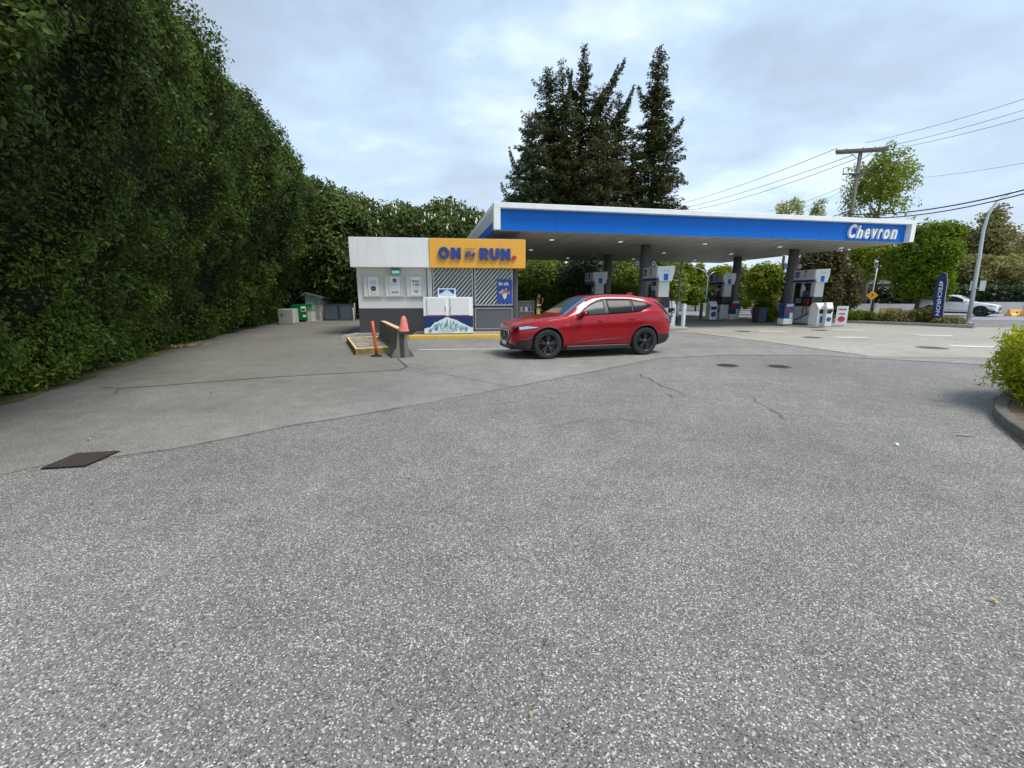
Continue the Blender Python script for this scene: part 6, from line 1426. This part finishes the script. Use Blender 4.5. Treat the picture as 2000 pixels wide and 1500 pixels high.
# houses beyond
def house(px0, px1, py_eave, py_ridge, py_base, Y, lab, gable=True, rm=None, wm=None, depth=7, name='house'):
    x0 = P(px0, py_eave, Y)[0]; x1, _, ze = P(px1, py_eave, Y); zr = P(px0, py_ridge, Y)[2]; W_ = x1-x0
    t = empty(name, ((x0+x1)/2, Y, 0), 0, lab, 'house', 'houses beyond the road wall'); h = W_/2
    mb = MB(); mb.bb(-h, h, 0, depth, 0, ze); wl = mb.build('wall', wm or M['siding'], t)
    mb = MB(); o_ = .4
    if gable: mb.prism([(-h-o_, ze-.1), (0, zr), (h+o_, ze-.1), (h+o_, ze-.3), (0, zr-.25), (-h-o_, ze-.3)], -.5, depth+.5); mb.prism([(-h, ze), (h, ze), (0, zr-.3)], 0, .1)
    else: mb.add([(-h-o_, -o_, ze), (h+o_, -o_, ze), (h+o_, depth+o_, ze), (-h-o_, depth+o_, ze), (-h*.45, depth/2, zr), (h*.45, depth/2, zr)], [(0, 1, 5, 4), (1, 2, 5), (2, 3, 4, 5), (3, 0, 4), (0, 3, 2, 1)])
    mb.build('roof', rm or M['roof'], t)
    for i, fx_ in enumerate((-.55, 0, .5)):
        mb = MB(); a = fx_*h; mb.bb(a-.55, a+.55, -.06, 0, ze*.35, ze*.75); w2 = mb.build('window', M['white'], t); mb = MB(); mb.bb(a-.47, a+.47, -.08, -.062, ze*.35+.08, ze*.75-.08); mb.build('pane', M['glass'], w2)
    return t
house(1352, 1404, 558, 528, 600, 66, 'pale house with a steep brown roof seen between the columns', gable=False)
house(1402, 1475, 545, 518, 600, 78, 'pale house with a grey-brown roof behind the pale green tree', gable=False)
M['teal'] = mat('teal_siding', (.10, .15, .15), .6, var=.1)
house(1640, 1785, 555, 520, 600, 47, 'dark grey-green building behind the trees by the yellow sign', gable=False, wm=M['teal'], rm=mat('dark_roof', (.06, .06, .06), .8))
house(1965, 2180, 505, 440, 600, 62, 'large brown roofed building at the right edge behind the feathery trees', gable=False, wm=M['teal'], rm=mat('tan_roof', (.22, .17, .12), .85, var=.2), depth=12)
# ================================================================ STREET FURNITURE
# lamp post
lx, ly_ = G(1890, 636); L0 = empty('lamp_post', (lx, ly_, .1), 0, 'tall pale grey street lamp post with a curved arm at the right', 'street lamp')
pts = []
for (px, py) in ((1890, 634), (1903, 560), (1913, 500), (1921, 450), (1930, 420), (1944, 397), (1962, 382), (1985, 373), (2010, 369)):
    x, _, z = P(px, py, ly_); pts.append((x-lx, 0 if z < 5 else -(0), max(0, z-.1)))
mb = MB(); mb.tube(pts, [.095, .085, .075, .065, .058, .05, .045, .04, .04], n=12); mb.cyl((0, 0, 0), (0, 0, .06), .2, n=14); mb.build('pole', M['lampsteel'], L0)
e_ = pts[-1]; mb = MB(); mb.rbox(e_[0]-.05, e_[0]+.55, -.14, .14, e_[2]-.1, e_[2]+.05, .03); hd = mb.build('lamp_head', M['grey_mid'], L0)
mb = MB(); mb.bb(e_[0]+.05, e_[0]+.5, -.1, .1, e_[2]-.11, e_[2]-.102); mb.build('lens', M['sheet'], hd)
mb = MB(); zz = P(1899, 562, ly_)[2]; mb.bb(-.3, -.03, .02, .04, zz-.25, zz+.25); mb.bb(.02, .32, -.15, -.13, zz-.25, zz+.25); mb.bb(-.12, .12, -.13, .0, zz-.14, zz-.11); mb.build('sign_plates', M['alu'], L0)
# feather flag
fx_, fy_ = G(1831, 632, .15)
ff = empty('feather_flag', (fx_, fy_, .15), R(-46), 'dark blue feather flag with white writing in the planting strip', 'flag')
zt = P(1822, 531, fy_)[2]-.15
mb = MB(); mb.tube([(.16, 0, 0), (.15, 0, zt*.5), (.16, 0, zt*.8), (.10, 0, zt*.97), (-.08, 0, zt)], [.02, .018, .014, .01, .006], n=8); mb.v = [(x-.13*z/zt, y, z) for x, y, z in mb.v]; mb.build('pole', M['alu'], ff)
edge = [(.15, .22*zt), (.15, .5*zt), (.155, .8*zt), (.10, .965*zt), (-.05, zt*.99), (-.17, .93*zt), (-.25, .78*zt), (-.27, .6*zt), (-.25, .4*zt), (-.19, .13*zt), (-.05, .11*zt), (.15, .13*zt)]
mb = MB(); mb.prism(edge, -.006, .006); mb.v = [(x-.13*z/zt, y, z) for x, y, z in mb.v]; bn = mb.build('banner', mat('flag_navy', (.010, .018, .10), .7, var=.12, vscale=5), ff)
mb = MB(); vs, fs = text_mb('TECHRON', .36, depth=.003, bold=.01)
mb.add([(-.12+v[1]*.55+v[0]*.06, -.009-v[2], zt*.47-v[0]*.95) for v in vs], fs); mb.cyl((-.17, -.009, zt*.80), (-.17, -.007, zt*.80), .06, n=12, smooth=False); mb.build('writing', mat('flag_white', (.55, .6, .75), .6, var=0), bn)
# yellow warning sign on its post
sx, sy = G(1697, 615, .1); wsn = empty('warning_sign', (sx, sy, .1), R(-35), 'yellow diamond warning sign on a grey post beyond the planting strip', 'road sign')
zc = P(1702, 577, sy)[2]-.1; mb = MB(); mb.tube([(0, 0, 0), (0, 0, zc+.1), (.03, 0, zc+2.0)], .035, n=8); mb.build('post', M['lampsteel'], wsn)
mb = MB(); q = .36; mb.prism([(0, zc+q), (q, zc), (0, zc-q), (-q, zc)], -.07, -.045); sg = mb.build('plate', M['signyellow'], wsn)
mb = MB(); mb.prism([(-.07, zc+.12), (.09, zc+.07), (.06, zc+.0), (.02, zc-.05), (.03, zc-.14), (-.04, zc-.14), (-.02, zc-.02), (.0, zc+.03), (-.07, zc+.05)], -.074, -.071); mb.build('symbol', M['ink'], sg)
# utility pole with crossarm
ux, uy = P(1660, 430, 33)[:2]; upz = P(1676, 292, 33)[2]
up = empty('utility_pole', (ux, uy, 0), R(-12), 'weathered wooden utility pole with crossarm rising behind the canopy', 'utility pole')
dxp = (P(1677, 292, 33)[0]-P(1648, 508, 33)[0])
mb = MB(); mb.tube([(0, 0, 0), (.0, 0, upz*.5), (.02, 0, upz)], [.19, .16, .12], n=12); mb.build('pole', M['wood'], up)
mb = MB(); mb.rbox(-1.65, 1.55, -.22, -.12, upz-.16, upz+.02, .015); mb.rbox(-1.45, 1.75, .12, .22, upz-.18, upz, .015); mb.build('crossarm', M['wood'], up)
mb = MB()
for s_ in (-1, 1): mb.tube([(s_*.8, -.17, upz-.16), (0, -.1, upz-.75)], .02, n=5)
for s_ in (-1, 1): mb.box((s_*.55, -.05, upz-1.6), (.8, .06, .08)); mb.tube([(s_*.9, -.05, upz-1.6), (s_*.95, -.05, upz-1.2), (s_*.6, -.05, upz-1.15)], .03, n=5)
mb.bb(-.22, .22, -.2, .2, upz-1.72, upz-1.6)
mb.build('brackets', M['grey_dark'], up)
mb = MB()
for x in (-1.5, -.9, .15, .9, 1.6): mb.lathe([(.03, 0), (.05, .04), (.03, .07), (.045, .1), (0, .14)], c=(x, 0 if abs(x) > .2 else 0, upz+.02), n=8)
mb.build('insulators', M['greyink'], up)['kind'] = 'stuff'
def wire(name, ends, sag, lab, rad=.016, thick=None):
    (p0, p1) = ends; p0, p1 = Vector(p0), Vector(p1); pts = [p0.lerp(p1, k/24)-Vector((0, 0, sag*4*(k/24)*(1-k/24))) for k in range(25)]
    c = pts[0]; mb = MB(); mb.tube([p-c for p in pts], rad, n=5, closed_caps=False); o = mb.build(name, M['wire'], None, fix=False); o.location = c; tag(o, lab, 'cable', 'overhead wires'); return o
def UP(px, py, Y=33): return P(px, py, Y)
wire('overhead_wire', (UP(1690, 279), P(2060, 174, 24)), .15, 'highest overhead wire to the right of the utility pole', .012)
wire('overhead_wire', (UP(1712, 290), P(2060, 196, 24)), .15, 'middle overhead wire to the right of the utility pole', .012)
wire('overhead_wire', (UP(1727, 294), P(2060, 213, 24)), .15, 'lowest of the three upper wires to the right of the pole', .012)
wire('overhead_wire', (UP(1634, 290), P(1310, 402, 62)), .35, 'upper overhead wire running left from the crossarm', .02)
wire('overhead_wire', (UP(1668, 302), P(1310, 412, 62)), .35, 'second overhead wire running left from the crossarm', .02)
wire('overhead_wire', (UP(1672, 310), P(1340, 412, 62)), .45, 'third overhead wire running left from below the crossarm', .02)
wire('overhead_wire', (UP(1662, 358), P(1500, 412, 58)), .3, 'thin overhead wire leaving the pole halfway to the left', .015)
wire('overhead_wire', (UP(1662, 366), P(1520, 418, 58)), .3, 'lower thin overhead wire leaving the pole halfway to the left', .015)
wire('communication_cable', (UP(1655, 418), P(2060, 355, 20)), .45, 'thick upper black cable sloping to the right edge above the lamp arm', .035)
wire('communication_cable', (UP(1655, 424), P(2060, 362, 20)), .5, 'thick lower black cable sloping to the right edge', .03)
wire('communication_cable', (UP(1655, 413), P(1560, 440, 45)), .1, 'black cable dropping left from the pole behind the canopy', .03)
wire('overhead_wire', (UP(1800, 347), P(2060, 307, 24)), .1, 'faint single wire crossing right above the bright green tree', .009)
tag(bpy.data.objects['overhead_wire'], None)
# small utility items far off: distant street lamp
dl_x, dl_y = G(1377, 604, .1); t = empty('street_lamp', (dl_x, dl_y, .1), 0, 'distant pale double street lamp before the brown roofed house', 'street lamp')
z1 = P(1380, 535, dl_y)[2]; mb = MB(); mb.tube([(0, 0, 0), (0, 0, z1-.5), (-.3, 0, z1+.1), (-1.1, 0, z1+.5)], .06, n=8); mb.tube([(0, 0, z1-.5), (.25, 0, z1-.1), (.6, 0, z1+.1)], .05, n=6); mb.build('pole', M['lampsteel'], t)
mb = MB(); mb.box((-1.3, 0, z1+.52), (.5, .2, .1)); mb.build('lamp_head', M['alu'], t)
# ---------------------------------------------------------------- left yard: bins, shed, gate
YR = R(-4)
def at_base(px, py, z=.01): return G(px, py, z)
x, y = at_base(560, 633.5); Yb = y
t = empty('steel_cabinet', (x, y, .01), R(6), 'pale grey steel cabinet standing first in the row beside the hedge', 'cabinet')
hh = P(550, 604, y)[2]; mb = MB(); mb.rbox(-.40, .36, 0, .8, 0.03, hh, .015); bd = mb.build('body', M['shed'], t)
mb = MB(); mb.bb(-.24, -.16, -.02, .0, hh*.55, hh*.68); mb.build('latch', M['black'], t); mb = MB(); mb.bb(-.38, .34, .02, .78, 0, .03); mb.build('feet', M['black'], t); mb = MB(); mb.bb(-.36, .32, -.006, -.001, .1, hh-.06); mb.build('door', mat('cabinet_door', (.36, .36, .33), .6, var=.1), t)
x, y = at_base(583, 631); y += 1.0
t = empty('green_dumpster', (x-.1, y, .01), R(8), 'green steel dumpster with white stickers beside the pale cabinet', 'dumpster')
hh = P(580, 596, y)[2]; mb = MB(); mb.prism([(-.75, .12), (-.8, hh*.8), (-.65, hh), (.12, hh), (.15, .12)], 0, 1.5); bevel(mb.build('bin_body', M['greenbin'], t), .02)
mb = MB(); mb.prism([(-.8, hh*.82), (-.65, hh+.03), (.15, hh+.03), (.15, hh+.0), (-.65, hh-.0)], .0, 1.5); mb.build('lid', M['greenbin'], t)
mb = MB(); mb.bb(-.16, .10, -.012, -.001, hh*.62, hh*.92, 0); mb.bb(-.13, .07, -.016, -.013, hh*.66, hh*.8, 1); mb.bb(-.08, .08, -.012, -.001, hh*.3, hh*.42, 0); mb.bb(-.1, .1, -.012, -.001, hh*.47, hh*.53, 1); mb.build('sticker', [M['sheet'], M['ink']], t)
mb = MB()
for xx in (-.65, .02):
    for yy in (.15, 1.3): mb.cyl((xx-.03, yy, .06), (xx+.03, yy, .06), .06, n=10)
mb.build('casters', M['rubber'], t)
x, y = at_base(596, 629.5); y += .4
t = empty('storage_box', (x, y, .01), R(5), 'low pale box squeezed between the green dumpster and the shed', 'box')
hh = P(596, 606, y)[2]; mb = MB(); mb.rbox(-.2, .22, 0, .7, 0, hh*.95, .02); mb.build('body', M['shed'], t); mb = MB(); mb.rbox(-.22, .24, -.02, .72, hh*.95+.002, hh, .01); mb.build('lid', M['grey_mid'], t)
# shed
xs0, ys0 = at_base(597, 628.5); ys = ys0+.9
x0 = P(597, 600, ys)[0]; x1 = P(626, 600, ys)[0]; t = empty('garden_shed', (x0, ys, .01), R(3), 'small weathered white shed with sloping roof at the end of the driveway', 'shed')
W_ = x1-x0; zl = P(603, 575, ys)[2]; zr_ = P(626, 582, ys)[2]
mb = MB(); mb.prism([(0, 0), (W_, 0), (W_, zr_), (W_*.15, zl), (0, zl-.08)], 0, 2.4); sh = mb.build('wall', M['shed'], t)
mb = MB(); mb.prism([(-.12, zl-.12), (W_*.15, zl+.03), (W_+.25, zr_-.02), (W_+.25, zr_+.05), (W_*.15, zl+.11), (-.12, zl-.04)], -.25, 2.6); mb.build('roof', M['grey_mid'], t)
mb = MB(); mb.bb(W_*.08, W_*.58, -.03, -.001, .03, zl*.80); dr2 = mb.build('door', mat('shed_door', (.42, .46, .5), .6, var=.08), t); mb = MB(); mb.bb(W_*.52, W_*.56, -.06, -.031, zl*.38, zl*.43); mb.build('handle', M['black'], dr2)
mb = MB()
for k in range(9): mb.bb(W_*.66, W_*.92, -.015, -.001, .15+k*zr_*.095, .15+k*zr_*.095+.03)
mb.build('louvre', M['grey_mid'], t)
# gate
gx0, gy0 = at_base(630, 627); gx1, gy1 = at_base(689, 627); 
t = empty('yard_gate', (gx0, gy0+.3, .01), math.atan2(gy1-gy0, gx1-gx0), 'dark blue-grey double gate closing the yard beside the shed', 'gate')
gl_ = math.hypot(gx1-gx0, gy1-gy0); gh = P(660, 594, gy0)[2]
for k in range(2):
    a, b_ = gl_*k/2+.03, gl_*(k+1)/2-.03
    mb = MB(); mb.bb(a+.06, b_-.06, -.01, .01, .12, gh-.06); 
    p_ = mb.build('gate_leaf', M['steelblue'], t)
    mb = MB(); mb.bb(a, b_, -.03, .03, .06, .119); mb.bb(a, b_, -.03, .03, gh-.059, gh); mb.bb(a, a+.059, -.028, .028, .12, gh-.06); mb.bb(b_-.059, b_, -.028, .028, .12, gh-.06); mb.build('leaf_frame', M['grey_dark'], p_)
for x in (-.06, gl_+.06):
    mb = MB(); mb.cyl((x, 0, 0), (x, 0, gh+.05), .05); mb.build('gate_post', M['grey_mid'], t)
x, y = at_base(691.5, 627); t = empty('bollard', (x, y, .01), 0, 'thin pale bollard at the right end of the grey yard gate', 'bollard'); mb = MB(); mb.lathe([(.05, 0), (.05, .75), (.03, .8), (0, .81)], n=10); mb.build('post', M['shed'], t)
# ---------------------------------------------------------------- person in hi-vis behind the red suv
def person():
    Yp = 19.5; x = P(1051, 600, Yp)[0]
    t = empty('person', (x, Yp, .1), R(65), 'person with long dark hair in an orange high visibility vest standing behind the red suv', 'person')
    J = {'pel': (0, 0, .95), 'chest': (0, 0, 1.25), 'neck': (0, -.01, 1.44), 'h0': (0, -.02, 1.52), 'h1': (0, -.035, 1.60), 'h2': (0, -.02, 1.68),
         'sl': (-.17, 0, 1.39), 'el': (-.24, .02, 1.10), 'wl': (-.20, -.16, .92), 'hl': (-.19, -.24, .89), 'sr': (.17, 0, 1.39), 'er': (.25, -.06, 1.14), 'wr': (.12, -.20, 1.36), 'hr': (.07, -.2, 1.44),
         'll': (-.09, 0, .9), 'kl': (-.10, -.02, .5), 'al': (-.10, .02, .09), 'tl': (-.11, -.14, .04), 'lr': (.09, 0, .9), 'kr': (.10, -.03, .5), 'ar': (.10, .03, .09), 'tr': (.12, -.12, .04)}
    Rr = dict(pel=.135, chest=.15, neck=.055, h0=.07, h1=.088, h2=.07, sl=.06, el=.042, wl=.028, hl=.03, sr=.06, er=.042, wr=.028, hr=.03, ll=.085, kl=.06, al=.042, tl=.035, lr=.085, kr=.06, ar=.042, tr=.035)
    E = [('pel', 'chest'), ('chest', 'neck'), ('neck', 'h0'), ('h0', 'h1'), ('h1', 'h2'), ('chest', 'sl'), ('sl', 'el'), ('el', 'wl'), ('wl', 'hl'), ('chest', 'sr'), ('sr', 'er'), ('er', 'wr'), ('wr', 'hr'), ('pel', 'll'), ('ll', 'kl'), ('kl', 'al'), ('al', 'tl'), ('pel', 'lr'), ('lr', 'kr'), ('kr', 'ar'), ('ar', 'tr')]
    ks = list(J); vs = [J[k] for k in ks]; ed = [(ks.index(a), ks.index(b_)) for a, b_ in E]; rad = [Rr[k] for k in ks]
    for w0, sgn in (('hl', -1), ('hr', 1)):      # fingers
        b0 = Vector(J[w0]); dr_ = Vector((0, -1, -.2)) if w0 == 'hl' else Vector((-.2, -.1, 1)); dr_.normalize()
        for k in range(5):
            off = Vector(((k-1.5)*.018, 0, 0)) if k < 4 else Vector((-.045*sgn, 0, -.01)); ln = [.07, .08, .075, .06, .05][k]
            vs.append(tuple(b0+off*.8+dr_*.02)); rad.append(.009); ed.append((ks.index(w0), len(vs)-1)); vs.append(tuple(b0+off+dr_*ln*.6)); rad.append(.008); ed.append((len(vs)-2, len(vs)-1)); vs.append(tuple(b0+off+dr_*ln+Vector((0, .008, -.006)))); rad.append(.007); ed.append((len(vs)-2, len(vs)-1))
    me = bpy.data.meshes.new('skin'); me.from_pydata(vs, ed, []); o = bpy.data.objects.new('skin', me); COL.objects.link(o)
    o.modifiers.new('s', 'SKIN')
    if not me.skin_vertices: me.skin_vertices.new(name='')
    for i, q in enumerate(me.skin_vertices[0].data): q.radius = (rad[i], rad[i]*(.78 if i < 2 else 1)); q.use_root = (i == 0)
    sb = o.modifiers.new('u', 'SUBSURF'); sb.levels = 1; sb.render_levels = 1
    bpy.context.view_layer.update()
    me2 = bpy.data.meshes.new_from_object(o.evaluated_get(bpy.context.evaluated_depsgraph_get())); bpy.data.objects.remove(o)
    skin = mat('skin_tone', (.45, .25, .17), .5, var=.05); dark = mat('dark_clothes', (.03, .03, .035), .8, var=.2); yel = mat('hi_vis_yellow', (.62, .72, .16), .7, var=.1); shoe = M['black']
    me2.materials.clear()
    for m_ in (skin, dark, yel, shoe): me2.materials.append(m_)
    for p in me2.polygons:
        c = p.center; p.use_smooth = True
        if c.z < .10: p.material_index = 3
        elif c.z < .98 and c.y > -.12: p.material_index = 2
        elif c.z < 1.47 and not (c.y < -.13): p.material_index = 1
        else: p.material_index = 0
    t.scale = (.9, .9, .9); add_mesh('body', me2, t)
    mb = MB(); mb.lathe([(.20, .98), (.19, 1.1), (.195, 1.25), (.19, 1.36), (.12, 1.42)], n=20); mb.v = [(a, b_*.72, c) for a, b_, c in mb.v]; mb.f, keepm = [f for f in mb.f if sum(mb.v[i][1] for i in f)/len(f) > -.075], None; mb.m = mb.m[:len(mb.f)]; mb.sm = mb.sm[:len(mb.f)]; vst = mb.build('vest', mat('hi_vis_orange', (.85, .22, .03), .6, var=.06), t)
    mb = MB(); mb.lathe([(.198, 1.12), (.203, 1.125), (.203, 1.165), (.198, 1.17)], n=20); mb.v = [(a, b_*.72, c) for a, b_, c in mb.v]; mb.build('reflective_band', M['sheet'], vst)
    mb = MB(); mb.sphere((0, .012, 1.63), .108, 14, sc=(.92, 1, 1.05)); mb.sphere((0, .07, 1.48), .10, 12, sc=(.95, .6, 1.6)); mb.v = [(a, max(b_, -.045+abs(a)*.15) if c < 1.66 else b_, c) for a, b_, c in mb.v]; mb.build('hair', mat('dark_hair', (.015, .01, .008), .6, var=.2), t)
    mb = MB()
    for s_ in (-1, 1): mb.sphere((s_*.032, -.112, 1.60), .010, 8)
    mb.sphere((0, -.125, 1.575), .014, 8, sc=(.8, 1, 1.4)); mb.box((0, -.108, 1.54), (.045, .01, .01)); mb.build('face_features', mat('lips', (.2, .08, .06), .5, var=0), t)
person()
